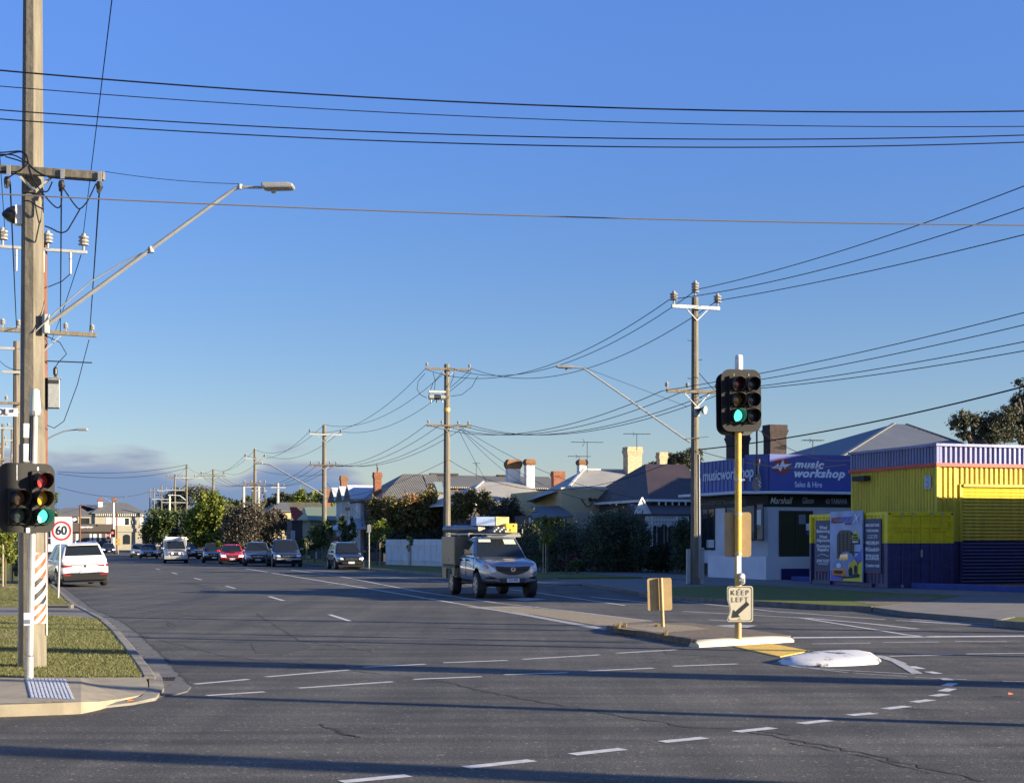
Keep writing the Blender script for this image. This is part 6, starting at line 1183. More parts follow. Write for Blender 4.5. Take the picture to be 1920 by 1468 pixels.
for x0 in (.13, Wd / 2 + .01):
    x1 = x0 + Wd / 2 - .14
    for z0, z1, m in ((.12, zs_, "cont_blue"), (zs_ + .001, Ht - .15, "cont_yellow")):
        b = MB(); b.box(x0, x1, .03, .08, z0, z1); dr = b.build("door", m, t); b = MB()
        for xa, xb in ((x0 + .04, x0 + .35), (x0 + .43, x1 - .33), (x1 - .27, x1 - .05)):
            for za_, zb_ in ((z0 + .08, (z0 + z1) / 2 - .06), ((z0 + z1) / 2 + .06, z1 - .08)): b.box(xa, xb, .015, .031, za_, zb_)
        b.build("door_panel", m, dr, bevel=.006)
    for xx in (x0 + .39, x1 - .30):
        for z0, z1, m in ((.08, zs_, "cont_blue"), (zs_, Ht - .08, "cont_yellow")): MB().cyl((xx, -.02, z0), (xx, -.02, z1), .022, .022, 8).build("lock_rod", m, t)
        b = MB(); b.box(xx - .04, xx + .04, -.03, .03, .02, .12); b.box(xx - .04, xx + .04, -.03, .03, Ht - .12, Ht - .02); b.build("rod_keeper", "cont_blue" if False else "galv", t)
    b = MB(); b.box(x0 + .12, x1 - .12, -.035, -.015, zs_ + .42, zs_ + .47); b.box(x0 + .12, x1 - .12, -.035, -.015, zs_ + .53, zs_ + .56); b.build("handle", "cont_yellow", t)
b = MB()
for z in (.35, .95, 1.75, 2.25):
    for x0, x1 in ((.0, .2), (Wd - .2, Wd)): b.box(x0, x1, -.02, .03, z, z + .07)
    if z in (.95, 2.25): b.build("hinge", "cont_blue" if z < 1.5 else "cont_yellow", t, bevel=.005); b = MB()
b = MB(); b.box(Wd / 2 - .03, Wd / 2 + .04, -.08, -.02, 1.05, 1.3); b.build("padlock", "galv", t, bevel=.01); MB().cyl((.04, -.035, Ht - .07), (.04, .0, Ht - .07), .03).build("corner_hole", "crack", t); MB().cyl((Wd - .04, -.035, Ht - .07), (Wd - .04, .0, Ht - .07), .03).build("corner_hole", "crack", t)
def side(px): # local y on container's left face for a pixel column
    sdx = (-math.sin(CA), math.cos(CA)); return hit(P, px, sdx)
def szz(py, y): Q = P.y + math.cos(CA) * y; return H + (HY - py) / F * Q - P.z
def board(nm, pxl, pxr, ytop, ybot, m, label, cat="sign board", x=-.05):
    y0, y1 = side(pxr), side(pxl); z1, z0 = (szz(ytop, y1)), (szz(ybot, y0)); o = thing(nm, label, cat, P, CA); p = MB().box(x, x + .04, y0, y1, z0, z1).build("board", m, o); return o, p, y0, y1, z0, z1
for args in (("service_board", 1531, 1561, 976, 1072, "panel_navy", "narrow navy board reading Wheel Balancing, Alignments and Puncture Repairs"), ("brand_board", 1623, 1654, 973, 1075, "panel_navy", "narrow navy board listing tyre brand names beside the container doors")):
    o, p, y0, y1, z0, z1 = board(*args); yc = (y0 + y1) / 2; W_ = y1 - y0; Hh = z1 - z0
    T = lambda s_, f, sz, sx=1., sh=0., m="sign_white": text(s_, sz, m, o, (-.055, yc, z1 - Hh * f), rot=(R(90), 0, R(-90)), off=.004, shear=sh, ext=.002, width=W_ * min(.82, .098 * len(s_)))
    MB().box(-.054, -.05, y0, y1, z0, z0 + .03).build("red_edge", "sign_red", o)
    if "Puncture" in args[-1]:
        T("Wheel", .14, .17, 1.35); T("Balancing", .21, .17, 1.35); T("Wheel", .32, .17, 1.35); T("Alignments", .39, .17, 1.35); T("Puncture", .50, .17, 1.35); T("Repairs", .57, .17, 1.35); T("JANE FLEET", .79, .14, 1.35)
        b = MB(); L = [(-.45, .70), (-.3, .68), (-.12, .66), (.1, .665), (.25, .685), (.45, .695)]; b.tube([(-.058, yc - a * W_ * .8, z1 - f * Hh) for a, f in L], .012, 5); b.box(-.056, -.052, yc - .35 * W_, yc + .35 * W_, z1 - .835 * Hh, z1 - .83 * Hh); b.box(-.056, -.052, yc - .3 * W_, yc + .3 * W_, z1 - .86 * Hh, z1 - .85 * Hh); b.build("car_outline", "sign_white", o)
    else:
        T("BRIDGESTONE", .12, .13, 1.3); T("YOKOHAMA", .22, .12, 1.3); MB().box(-.054, -.051, yc - .3 * W_, yc + .3 * W_, z1 - .36 * Hh, z1 - .295 * Hh).build("logo_block", "letter_grey", o); T("PIRELLI", .33, .11, 1.3, m="panel_navy"); T("MICHELIN", .44, .13, 1.3); T("BFGoodrich", .56, .16, 1.35); T("BOB JANE", .68, .12, 1.4); T("ALL-ROUNDER", .735, .12, 1.4); T("Continental", .86, .15, 1.35)
        b = MB(); b.box(-.056, -.052, yc - .3 * W_, yc + .3 * W_, z1 - .475 * Hh, z1 - .468 * Hh); b.box(-.056, -.052, yc - .3 * W_, yc + .35 * W_, z1 - .60 * Hh, z1 - .593 * Hh); b.build("underline", "sign_white", o)
# the big poster: tyre, hazard diamond and a racing car in blue, yellow and red
o, p, y0, y1, z0, z1 = board("poster", 1562, 1623, 959.5, 1091, "poster_sky", "tall poster of a tyre and a colourful racing car on the container side", "poster", -.12)
W_, Hh = y1 - y0, z1 - z0; q = lambda u, v: (y1 - u * W_, z1 - v * Hh)   # u to the right in the picture, v down
def pf(nm, L, m, k): MB().platex([q(u, v) for u, v in L], -.121 - .003 * k, -.119 - .003 * k).build(nm, m, p)
pf("yellow_ground", [(.38, .995), (.99, .995), (.99, .70), (.82, .80)], "poster_yellow", 1); pf("blue_ground", [(.02, .995), (.36, .995), (.98, .68), (.98, .54), (.75, .68), (.3, .85), (.02, .85)], "poster_blue", 1); pf("red_line", [(.33, .995), (.38, .995), (.98, .70), (.98, .675)], "sign_red", 2)
pf("tyre_picture", [(.22, .68), (.22, .36), (.27, .30), (.36, .27), (.60, .27), (.70, .30), (.76, .36), (.76, .68)], "rim_dark", 2)
b = MB()
for k in range(4): b.platex([q(.30 + .12 * k, .66), q(.32 + .12 * k, .66), q(.32 + .12 * k, .29), q(.30 + .12 * k, .29)], -.131, -.129)
for k in range(9): b.platex([q(.23, .34 + .035 * k), q(.75, .32 + .035 * k), q(.75, .327 + .035 * k), q(.23, .347 + .035 * k)], -.131, -.129)
b.build("tread", "tyre", p)
pf("hazard_diamond", [(.68, .38), (.80, .26), (.92, .38), (.90, .41), (.70, .41)], "poster_yellow", 4); pf("hazard_label", [(.69, .41), (.93, .40), (.93, .47), (.69, .48)], "sign_black", 4)
CR = [("shadow_shape", [(.12, .93), (.2, .90), (.85, .88), (.94, .90), (.9, .94), (.5, .96)], "sign_black"), ("racing_car_body", [(.10, .92), (.10, .76), (.18, .72), (.30, .71), (.34, .62), (.42, .585), (.60, .575), (.66, .59), (.68, .60), (.80, .68), (.86, .74), (.86, .86), (.66, .93)], "load_blue"), ("racing_car_stripe", [(.10, .83), (.10, .92), (.5, .93), (.56, .86), (.5, .82)], "indicator"), ("racing_car_side", [(.60, .91), (.60, .76), (.80, .68), (.86, .74), (.86, .86)], "yb_yellow"), ("racing_car_windscreen", [(.30, .71), (.35, .625), (.57, .61), (.59, .70)], "window_glass"), ("racing_car_wing", [(.60, .58), (.90, .575), (.90, .59), (.62, .60)], "sign_black"), ("racing_car_grille", [(.14, .85), (.42, .85), (.40, .90), (.16, .90)], "sign_black"), ("racing_car_tyre", [(.62, .93), (.60, .84), (.66, .79), (.72, .82), (.72, .91)], "tyre"), ("racing_car_tyre", [(.78, .88), (.77, .79), (.82, .76), (.86, .79), (.85, .87)], "tyre"), ("racing_car_roundel", [(.22, .80), (.24, .755), (.31, .74), (.37, .76), (.37, .80), (.30, .82)], "sign_white")]
for k, (nm_, L, m) in enumerate(CR): pf(nm_, L, m, 6 + k * .7)
for s_, u_, v_, sz, m, sx, sh in (("MOTO", .22, .128, .27, "sign_red", .34, .3), ("SPORT", .56, .122, .27, "poster_blue", .36, .3), ("X", .84, .115, .42, "sign_white", .24, .4), ("ROAD", .80, .345, .09, "sign_black", .12, 0), ("HAZARD", .80, .385, .09, "sign_black", .17, 0), ("WARRANTY", .81, .44, .08, "sign_white", .2, 0)):
    yy, zz2 = q(u_, v_); text(s_, sz, m, p, (-.147, yy, zz2), rot=(R(90), 0, R(-90)), off=.006, width=sx * W_, shear=sh, ext=.002)
yy, zz2 = q(.57, .18); text("DEALS", .1, "sign_red", p, (-.147, yy, zz2), rot=(R(90), 0, R(-90)), off=.004, sx=1.6, shear=.2); pf("title_underline", [(.05, .165), (.45, .155), (.45, .16), (.05, .172)], "sign_black", 5)
b = MB()
for xx in (1.0, 4.2): b.box(-.1, -.02, xx, xx + .12, .0, .14)
b.build("skid", "cont_blue", t)
# ---- brown roofed house with lace verandah
t, P, X, Yl, Z = frame("house", "house with a dark brown roof and white lace verandah beside the music shop", "house", 1222, 86)
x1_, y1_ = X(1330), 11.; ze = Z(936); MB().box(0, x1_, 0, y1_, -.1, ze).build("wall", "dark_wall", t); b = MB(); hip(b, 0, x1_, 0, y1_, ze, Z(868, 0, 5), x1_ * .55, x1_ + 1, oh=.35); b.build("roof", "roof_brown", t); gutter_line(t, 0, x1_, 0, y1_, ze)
b = MB()
for k in range(9): b.box(.3 + k * .42, .36 + k * .42, -.33, -.2, ze - .42, ze - .14)
b.build("eaves_bracket", "trim_white", t)
vz1, vz0 = Z(943, 0, -2), Z(964, 0, -2.2); xa = X(1190, -2.4); b = MB(); b.add([(xa, -2.6, vz0), (x1_, -2.6, vz0), (x1_, 0, vz1), (xa + .6, 0, vz1), (xa, -2.6, vz0 - .08), (x1_, -2.6, vz0 - .08), (x1_, 0, vz1 - .08), (xa + .6, 0, vz1 - .08)], [(0, 1, 2, 3), (4, 7, 6, 5), (0, 4, 5, 1), (1, 5, 6, 2), (3, 2, 6, 7), (0, 3, 7, 4)]); b.build("verandah_roof", "roof_brown", t)
b = MB(); b.plate([(xa - .1, vz0), (xa + .75, vz0), (xa + .3, vz1 + .2)], -2.72, -2.64); b.build("gable", "trim_white", t); gz_ = MB(); gz_.bar((xa - .15, -2.75, vz0), (xa + .3, -2.75, vz1 + .28), .05, .08); gz_.bar((xa + .8, -2.75, vz0), (xa + .3, -2.75, vz1 + .28), .05, .08); gz_.build("bargeboard", "trim_white", t)
posts = [X(p_, -2.5) for p_ in (1212, 1222, 1268, 1290)]; b = MB()
for x in posts: b.box(x - .05, x + .05, -2.55, -2.45, .0, vz0)
b.box(posts[0], posts[-1], -2.54, -2.46, vz0 - .35, vz0 - .3); b.box(posts[0], posts[-1], -2.54, -2.46, vz0 - .12, vz0 - .06); b.build("verandah_post", "trim_white", t); b = MB(); x = posts[0]
while x < posts[-1]: b.box(x, x + .045, -2.52, -2.48, vz0 - .62 + .08 * math.sin(x * 12) + .12 * (abs(((x - posts[1]) / (posts[2] - posts[1])) - .5) * 2) ** 2 * -1.5, vz0 - .12); x += .09
b.build("lace_frieze", "trim_white", t); window(t, X(1232), X(1244), 0, .6, 2.6, mull=0); window(t, X(1252), X(1262), 0, .1, 2.6, mull=0)
b = MB(); p_ = X(1196, 0) ; b.tube([(xa, -2.5, vz0 + .4), (xa - .15, -2.7, vz0 + .3)], .06); b.build("service_bracket", "grey_metal", t)
# ---- cream house
t, P, X, Yl, Z = frame("house", "cream walled house with pale corrugated roof and brick chimneys", "house", 1050, 93)
x1_ = X(1262); y1_ = 9.5; ze = Z(915); zr_ = Z(879.5, 0, 4.7); MB().box(0, x1_, .05, y1_, -.1, ze - .06).build("wall", "cream_wall", t); b = MB(); 
xl_ = X(986, 1.5); zl2 = Z(940, 0, 1.5); b.add([(X(1095, 4.7), 4.75, zr_), (X(1246, 4.7), 4.75, zr_), (x1_ + .1, 0, ze), (X(1062, 0), 0, ze), (xl_, 1.5, zl2), (X(1015, y1_), y1_, zl2), (x1_ + .1, y1_, ze)], [(0, 1, 2, 3), (0, 3, 4), (0, 4, 5), (0, 5, 6, 1), (1, 6, 2)]); b.build("roof", "roof_grey", t)
b = MB(); b.bar((X(1064), -.1, ze + .05), (X(1095, 4.7), 4.75, zr_ + .05), .16, .06); b.bar((X(1095, 4.7), 4.75, zr_ + .05), (X(1246, 4.7), 4.75, zr_ + .05), .16, .08); b.build("ridge_cap", "roof_white", t)
MB().plate([(X(1050), -.1), (X(1060), Z(985)), (X(1058), Z(963)), (X(1050), Z(950)), (X(1050), Z(916)), (X(1222), Z(914)), (X(1222), -.1)], -.25, .0).build("parapet_wall", "cream_wall", t); b = MB(); b.box(X(1049), X(1217), -.3, .04, Z(917.5), Z(914)); b.build("coping", "sign_cream", t)
q0, q1 = X(1096, -.3), X(1105, -.3); cm = MB(); cm.box(q1 - .05, q1 + .12, -.42, -.26, Z(938), Z(933)); cm.bar((q1, -.3, Z(938)), (q1 + .4, -.5, Z(936)), .14, .14); cm.build("security_camera", "plinth", t); b = MB(); b.tube([(q0 - .2, -.3, Z(935)), (q0, -.35, Z(945)), (q0 + .1, -.35, Z(949)), (q0 + .35, -.35, Z(949)), (q0 + .5, -.35, Z(942))], .025, 5); b.build("service_cable", "cable", t)
k_ = 97 / F; chimney(t, X(1186, 4.), 4., zr_ - .9, Z(838, 0, 4), 29 * k_, "brick_cream", "brick_cream", "corbel", d=.8); chimney(t, X(1241, 7.5), 7.5, zr_ - .8, Z(846, 0, 7.5), 16 * k_, "brick_cream", "brick_cream", "corbel"); chimney(t, X(1091, 5.5), 5.5, zr_ - 1.2, Z(871, 0, 5.5), 15 * k_, "trim_white", "terracotta", "bulge")
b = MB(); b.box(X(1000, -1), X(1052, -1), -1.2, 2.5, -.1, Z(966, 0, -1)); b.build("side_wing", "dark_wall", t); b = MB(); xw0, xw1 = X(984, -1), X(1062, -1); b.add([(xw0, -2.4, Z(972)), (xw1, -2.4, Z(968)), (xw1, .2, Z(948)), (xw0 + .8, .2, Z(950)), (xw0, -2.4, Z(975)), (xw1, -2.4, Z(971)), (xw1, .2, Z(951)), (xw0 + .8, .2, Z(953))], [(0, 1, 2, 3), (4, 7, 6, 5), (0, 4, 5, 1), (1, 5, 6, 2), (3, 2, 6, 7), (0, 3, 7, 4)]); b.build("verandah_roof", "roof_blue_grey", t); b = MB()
for p_ in (992, 1012, 1056): b.box(X(p_, -2.3), X(p_, -2.3) + .08, -2.36, -2.28, .0, Z(972))
b.build("verandah_post", "trim_white", t); window(t, X(1018, -1.2), X(1026, -1.2), -1.2, 1.0, 2.6)
t2 = props(MB().box(X(1075, -2.6), X(1178, -2.6), -2.8, -2.6, -.1, Z(961, 0, -2.7)).build("paling_fence", "stone_render"), "grey paling fence between the cream house and the round dark shrub", "fence"); t2.location = P; t2.rotation_euler = (0, 0, AA)
t2 = props(MB().plate([(X(1170, -3.2), -.1), (X(1215, -3.2), -.1), (X(1215, -3.2), Z(941, 0, -3.2)), (X(1178, -3.2), Z(943, 0, -3.2)), (X(1125, -3.2), Z(961, 0, -3.2)), (X(1125, -3.2), -.1)][::-1], -3.3, -3.2).build("garden_wall", "cream_wall"), "tall rendered wall stepping down between the cream and brown roofed houses", "wall"); t2.location = P; t2.rotation_euler = (0, 0, AA)
# ---- grey corrugated house
t, P, X, Yl, Z = frame("house", "house with a light grey corrugated roof and two white urn topped chimneys", "house", 925, 106)
x1_ = X(1050); ze = Z(944); zr_ = Z(903, 0, 4.5); MB().box(-2, x1_, 0, 9, -.1, ze).build("wall", "dark_wall", t); b = MB(); hip(b, -2.4, x1_, 0, 9, ze, zr_, X(935, 4.5) - 1.2, x1_ - 1.5); hip(b, X(948), X(1010), -2.2, 5, Z(935, 0, -2), zr_ - .1, 1.6, 4.4, along='y', oh=.1) if False else None; b.build("roof", "roof_grey", t); gutter_line(t, -2.4, x1_, 0, 9, ze)
b = MB(); b.bar((-2.7, -.3, ze), (X(935, 4.5) - 1.2, 4.5, zr_ + .05), .14, .06); b.build("ridge_cap", "roof_white", t)
k_ = 110 / F; chimney(t, X(962, 5), 5, zr_ - .9, Z(878, 0, 5), 24 * k_, "trim_white", "terracotta", "bulge", d=.7); chimney(t, X(992.5, 4.), 4., zr_ - 1.2, Z(871, 0, 4), 16 * k_, "trim_white", "terracotta", "bulge", base=("brick_red", .75)); chimney(t, X(1046, 6), 6, zr_ - .7, Z(884, 0, 6), 22 * k_, "brick_red", "brick_red", "corbel", d=.6)
# ---- long dark roof behind
t, P, X, Yl, Z = frame("house", "long dark metal roof stretching behind the grey corrugated house", "house", 800, 128)
x1_ = X(1045); ze = Z(912); MB().box(0, x1_, 0, 10, -.1, ze).build("wall", "dark_wall", t); b = MB(); hip(b, 0, x1_, 0, 10, ze, Z(890, 0, 5), X(822, 5), x1_ + 1); b.build("roof", "roof_dark", t); MB().box(X(806, 5), X(858, 5), 4.7, 5.3, Z(890, 0, 5), Z(886.5, 0, 5)).build("ridge_vent", "plinth", t); MB().box(X(932, 5), X(970, 5), 4.7, 5.3, Z(890, 0, 5), Z(887.5, 0, 5)).build("ridge_vent", "plinth", t)
# ---- dark roofed brick house with skylight
t, P, X, Yl, Z = frame("house", "brick house with a steep dark roof, skylight and red chimney carrying a bird", "house", 716, 122)
x1_ = X(850); ze = Z(935); zr_ = Z(887.5, 0, 5); yb = 10; MB().box(0, x1_, 0, yb, -.1, ze).build("wall", "brick_dark", t); b = MB(); hip(b, 0, x1_, 0, yb, ze, zr_, X(756, 5), x1_ - .2); b.build("roof", "roof_dark", t)
b = MB(); xg = X(806, 0); b.add([(xg, -.3, ze), (X(845), -.3, ze), (X(845, 2), 3.2, zr_ - 1.2), (X(804, 3), 4.6, zr_ - .1), (X(818, 0), 1.2, ze + .05)], [(0, 4, 3), (4, 1, 2, 3), (0, 1, 4)]); b.build("valley_roof", "roof_dark", t); sk = MB(); sk.add([(X(820, 1), .9, ze + .62), (X(832, 1), .9, ze + .62), (X(832, 2), 2.6, ze + 1.55), (X(817, 2), 2.6, ze + 1.55)], [(0, 1, 2, 3)]); mat("skylight", (.3, .38, .34), .1, .3); sk.build("skylight", "skylight", t, fix=False)
gutter_line(t, 0, x1_, 0, yb, ze, m="plinth"); MB().box(X(822), X(850), -1.8, -.35, -.1, ze - .9).build("side_wing", "trim_white", t); b = MB(); b.add([(X(815, -2), -2.2, Z(950)), (X(860, -2), -2.2, Z(950)), (X(856, 0), -.2, Z(926)), (X(822, 0), -.2, Z(926))], [(0, 1, 2, 3)]); b.build("wing_roof", "roof_grey", t)
chh = X(707.5, 3.2); chimney(t, chh, 3.2, ze - 1, Z(886, 0, 3.2) - .1, 14 * 119 / F, "brick_red", "brick_red", "corbel"); ctop = (chh, 3.2, Z(884, 0, 3.2))
bw = t.matrix_basis @ Vector(ctop); bd = thing("bird", "black long necked bird perched on the red brick chimney", "bird", bw + Vector((0, 0, .0)), R(20)); kk = 119 / F
b = MB(); Lp = [(-.5, 11), (.2, 9.0), (-1.2, 5.5), (-.5, 2)]; 
b.tube([(1.6 * kk, 0, 4.5 * kk), (.8 * kk, 0, 6.5 * kk), (-.2 * kk, 0, 10 * kk), (-.9 * kk, 0, 13.5 * kk), (-1.0 * kk, 0, 15 * kk), (-.6 * kk, 0, 16 * kk), (.0 * kk, 0, 16.3 * kk), (1.2 * kk, 0, 16.0 * kk)], [.5 * kk, 1.9 * kk, 1.5 * kk, .6 * kk, .5 * kk, .75 * kk, .6 * kk, .15 * kk], 8); b.build("body", "black_metal", bd, smooth=True); MB().cyl((.5 * kk, 0, -.05), (.5 * kk, 0, 5.5 * kk), .08, .08, 6).build("perch", "terracotta", bd); b = MB(); b.tube([(1.6 * kk, 0, 6.5 * kk), (2.6 * kk, 0, 3.6 * kk)], [.9 * kk, .5 * kk], 6); b.build("tail", "black_metal", bd)
# ---- white two storey house with three gables
t, P, X, Yl, Z = frame("house", "white weatherboard two storey house with three steep gables", "house", 676, 128)
x1_ = 3.0; ze = Z(933); gd = 3.1; MB().box(0, x1_ + 4, 0, gd * 3.2, -.1, ze).build("wall", "weatherboard", t)
for i in range(3):
    y0 = i * (gd + .2); zt_ = Z(909 + i * .0, 0, 1.5) - .0; o_ = -.0
    b = MB(); b.platex([(y0, ze), (y0 + gd, ze), (y0 + gd / 2, zt_ - .15)], -.35, -.3); gq = b.build("gable", "weatherboard", t)
    b = MB(); ov = .55; b.add([(-ov - .3, y0 - .1, ze - .1), (x1_ + 4, y0 - .1, ze - .1), (x1_ + 4, y0 + gd / 2, zt_), (-ov - .3, y0 + gd / 2, zt_), (-ov - .3, y0 + gd + .1, ze - .1), (x1_ + 4, y0 + gd + .1, ze - .1)], [(0, 1, 2, 3), (3, 2, 5, 4)]); s = b.build("roof", "roof_white", t, fix=False); so = s.modifiers.new("s", 'SOLIDIFY'); so.thickness = .12
    window(t, y0 + .8, y0 + 1.9, 0, Z(967, 0, y0), Z(943, 0, y0), side=-.0, m="window_pale", mull=1)
window(t, .7, 1.5, 0, Z(967), Z(942), m="window_glass"); b = MB(); b.add([(-1.8, -3.2, Z(992)), (1.8, -3.2, Z(990)), (1.6, 0, Z(972)), (-.6, 0, Z(972)), (-2.8, 2, Z(992))], [(0, 1, 2, 3), (0, 3, 4)]); s = b.build("porch_roof", "roof_white", t, fix=False); so = s.modifiers.new("s", 'SOLIDIFY'); so.thickness = .1; chimney(t, .1 + X(640, 9), 8.5, ze + .6, ze + 2.1, .55, "brick_red", "terracotta", "corbel")
# ---- green roofed house, red gable
t, P, X, Yl, Z = frame("house", "small house with a green metal roof and cream fascia between the gables and cream house", "house", 582, 140)
x1_ = X(632) + 3; ze = Z(974); zr_ = Z(950, 0, 3); MB().box(0, x1_, 0, 7, -.1, ze).build("wall", "weatherboard_green", t); b = MB(); hip(b, 0, x1_, 0, 7, ze, zr_, .1, x1_ + .2, oh=.3); b.build("roof", "roof_green", t); window(t, X(592), X(600), 0, 1.0, 2.4); chimney(t, X(614, 5), 5, zr_ - .4, Z(918, 0, 5), 10 * 145 / F, "brick_red", "brick_red", "corbel")
b = MB(); b.add([(X(543, -3), -3, Z(953)), (X(556, -3), -3, Z(953)), (X(567, -3), -3.4, Z(964)), (X(552, -3), -3.4, Z(978)), (X(547, -3), -3.2, Z(972))], [(0, 1, 2, 3, 4)]); s = b.build("porch_gable", "roof_red", t, fix=False); so = s.modifiers.new("s", 'SOLIDIFY'); so.thickness = .15; MB().box(X(546, -2.5), X(566, -2.5), -2.8, -.3, -.1, Z(976)).build("porch", "dark_wall", t); MB().box(X(546, -2.9), X(553, -2.9), -2.95, -2.85, .9, 2.6).build("porch_panel", "window_pale", t)
# ---- cream house with dark moss roof
t, P, X, Yl, Z = frame("house", "pale cream house under a low mossy brown roof above the purple bush", "house", 506, 158)
x1_ = X(545); ze = Z(957); zr_ = Z(941, 0, 4); MB().box(0, x1_, 0, 8, -.1, ze).build("wall", "cream_wall", t); b = MB(); hip(b, 0, x1_, 0, 8, ze, zr_, X(536, 4) - .6, X(536, 4)); b.build("roof", "roof_slate", t); b = MB(); x2_ = X(612, 6); hip(b, X(545, 6), x2_, 6, 14, Z(955, 0, 8), Z(940, 0, 8), X(538, 8), X(605, 8)); b.build("rear_roof", "roof_moss", t); MB().box(X(545, 6), x2_, 6, 14, -.1, Z(955, 0, 8)).build("rear_wall", "dark_wall", t)
aerial(573, 924, 945, 158, 9, "television antenna on the mossy roof", 4)
# ---- far junction: two storey rendered building with brown shopfront
t, P, X, Yl, Z = frame("corner_building", "rendered two storey corner building with slate roof and brown shop band at the far junction", "building", 178, 250)
x1_ = X(269); ze = Z(962); MB().box(0, x1_, 0, 10, -.1, ze).build("wall", "stone_render", t); b = MB(); hip(b, 0, x1_, 0, 10, ze + .05, Z(942, 0, 5), X(196, 5), X(236, 5), oh=.6); b.build("roof", "roof_slate", t); b = MB()
for k in range(26): b.box(.1 + k * x1_ / 26, .1 + k * x1_ / 26 + .12, -.5, -.02, ze - .45, ze - .05)
b.build("eaves_bracket", "trim_white", t); b = MB(); b.box(-.1, x1_ + .1, -.15, -.0, Z(997), Z(990)); b.build("string_course", "stone_render", t)
for a_, c_, m in ((200, 207, "window_pale"), (213, 232, "window_pale"), (234, 242, "window_glass"), (263, 267, "window_pale")): window(t, X(a_), X(c_), -.0, Z(984), Z(971), m=m, mull=0, w=.1)
lg = MB().plate(rrect(.78 * 1, .72, .05, 3, X(251.5), Z(978.5)), -.1, -.05).build("logo_board", "sign_black", t); b = MB(); b.plate(rrect(.62, .56, .05, 3, X(251.5), Z(978.5)), -.12, -.1); b.build("logo_face", "window_pale", lg); b = MB(); b.bar((X(250), -.13, Z(981)), (X(253), -.13, Z(976)), .02, .1); b.bar((X(250), -.13, Z(976)), (X(253), -.13, Z(981)), .02, .1); b.build("logo_mark", "sign_black", lg)
MB().plate([(X(231), Z(1020)), (X(244), Z(1020)), (X(244), Z(1005)), (X(242), Z(1002.5)), (X(237.5), Z(1001.5)), (X(233), Z(1002.5)), (X(231), Z(1005))], -.06, -.0).build("arched_window", "window_glass", t)
chimney(t, X(188, 3), 3, ze, Z(936, 0, 3), 8 * 253 / F, "trim_white", "brick_red", "corbel"); chimney(t, X(214, 6), 6, ze, Z(934, 0, 6), 7 * 256 / F, "dark_wall", "brick_red", "corbel")
b = MB(); b.box(X(122, -5), X(209, -5), -5, 0, -.1, Z(998)); b.build("shop_wall", "dark_wall", t); b = MB(); b.box(X(120, -5.4), X(213, -5.4), -5.5, -.2, Z(997.5), Z(983)); b.build("shop_fascia", "dark_fascia", t); b = MB()
for a_, c_ in ((142, 147), (168, 172), (175, 181), (186, 190), (198, 208)): b.box(X(a_, -5), X(c_, -5), -5.05, -5, Z(1014), Z(1001))
b.build("shop_window", "window_pale", t); text("GUZMAN", 5.2 * 245 / F, "sign_white", t, (X(163, -5.6), -5.55, Z(988.5)), off=.02, sx=.9) if False else None
text("convenience", 5.2 * 245 / F, "sign_white", t, (X(163, -5.6), -5.55, Z(988.5)), off=.02, sx=.85); b = MB(); b.plate(disc(3.5 * 245 / F, 16, X(140, -4), Z(975)), -4.2, -4.1); b.build("round_sign", "plate_white", t); MB().box(X(135, -4), X(146, -4), -4.1, -3.9, Z(983), Z(968)).build("sign_frame", "dark_wall", t)
t, P, X, Yl, Z = frame("house", "lower rendered building with a slate hip roof left of the corner building", "building", 109, 262); x1_ = X(170); ze = Z(965); MB().box(-8, x1_, 0, 12, -.1, ze).build("wall", "stone_render", t); b = MB(); hip(b, -2, x1_, 0, 12, ze, Z(951, 0, 6), X(124, 6), X(152, 6)); b.build("roof", "roof_slate", t); MB().box(X(152), X(168), -.05, 0, Z(981), Z(971)).build("window", "window_glass", t)
t, P, X, Yl, Z = frame("house", "dark blue slate roof rising between the two far rendered buildings", "building", 158, 275); x1_ = X(205); ze = Z(962); MB().box(0, x1_, 0, 10, -.1, ze).build("wall", "dark_wall", t); b = MB(); hip(b, 0, x1_, 0, 10, ze, Z(946, 0, 5)); b.build("roof", "roof_blue_grey", t)
t, P, X, Yl, Z = frame("house", "brick building between the far trees and the junction", "building", 275, 235); MB().box(0, 14, 0, 8, -.1, 4.2).build("wall", "brick_dark", t); b = MB(); hip(b, 0, 14, 0, 8, 4.2, 6.); b.build("roof", "roof_slate", t); window(t, 1, 2.2, 0, 1, 2.4)
# far junction furniture
def fpost(name, label, cat, px, ytop, Y, r, m="galv", extra=None):
    B = Vector(((px - CX) / F * Y, Y, .0)); t = thing(name, label, cat, B); MB().tube([(0, 0, 0), (0, 0, zz(B, ytop))], r, 8).build("post", m, t); 
    if extra: extra(t, lambda x, y: (at(x, y, Y) - B))
    return t
def ex1(t, q):
    b = MB(); p = q(205, 997); b.box(q(209, 0).x, q(216, 0).x, -.3, 0, q(0, 1007).z, q(0, 992).z); b.build("signal_head", "visor_black", t); p = q(212, 1000); mat("lens_red_lit", (.5, .02, .02), .3, emit=(1, .05, .04, 3)); MB().cyl((p.x, -.35, p.z + .1), (p.x, -.3, p.z + .1), .16).build("lens", "lens_red_lit", t)
fpost("traffic_signal", "far traffic signal showing red on a tall pale pole", "traffic light", 213, 943, 225, .12, "trim_white", ex1)
fpost("traffic_signal", "small far traffic signal on an orange post left of the tall pale one", "traffic light", 203, 1000, 218, .1, "indicator", lambda t, q: (MB().box(-.22, .22, -.2, .1, q(0, 1010).z, q(0, 1000).z).build("signal_head", "visor_black", t), MB().cyl((0, -.3, q(0, 1003.5).z), (0, -.2, q(0, 1003.5).z), .16).build("lens", "lens_red_lit", t)))
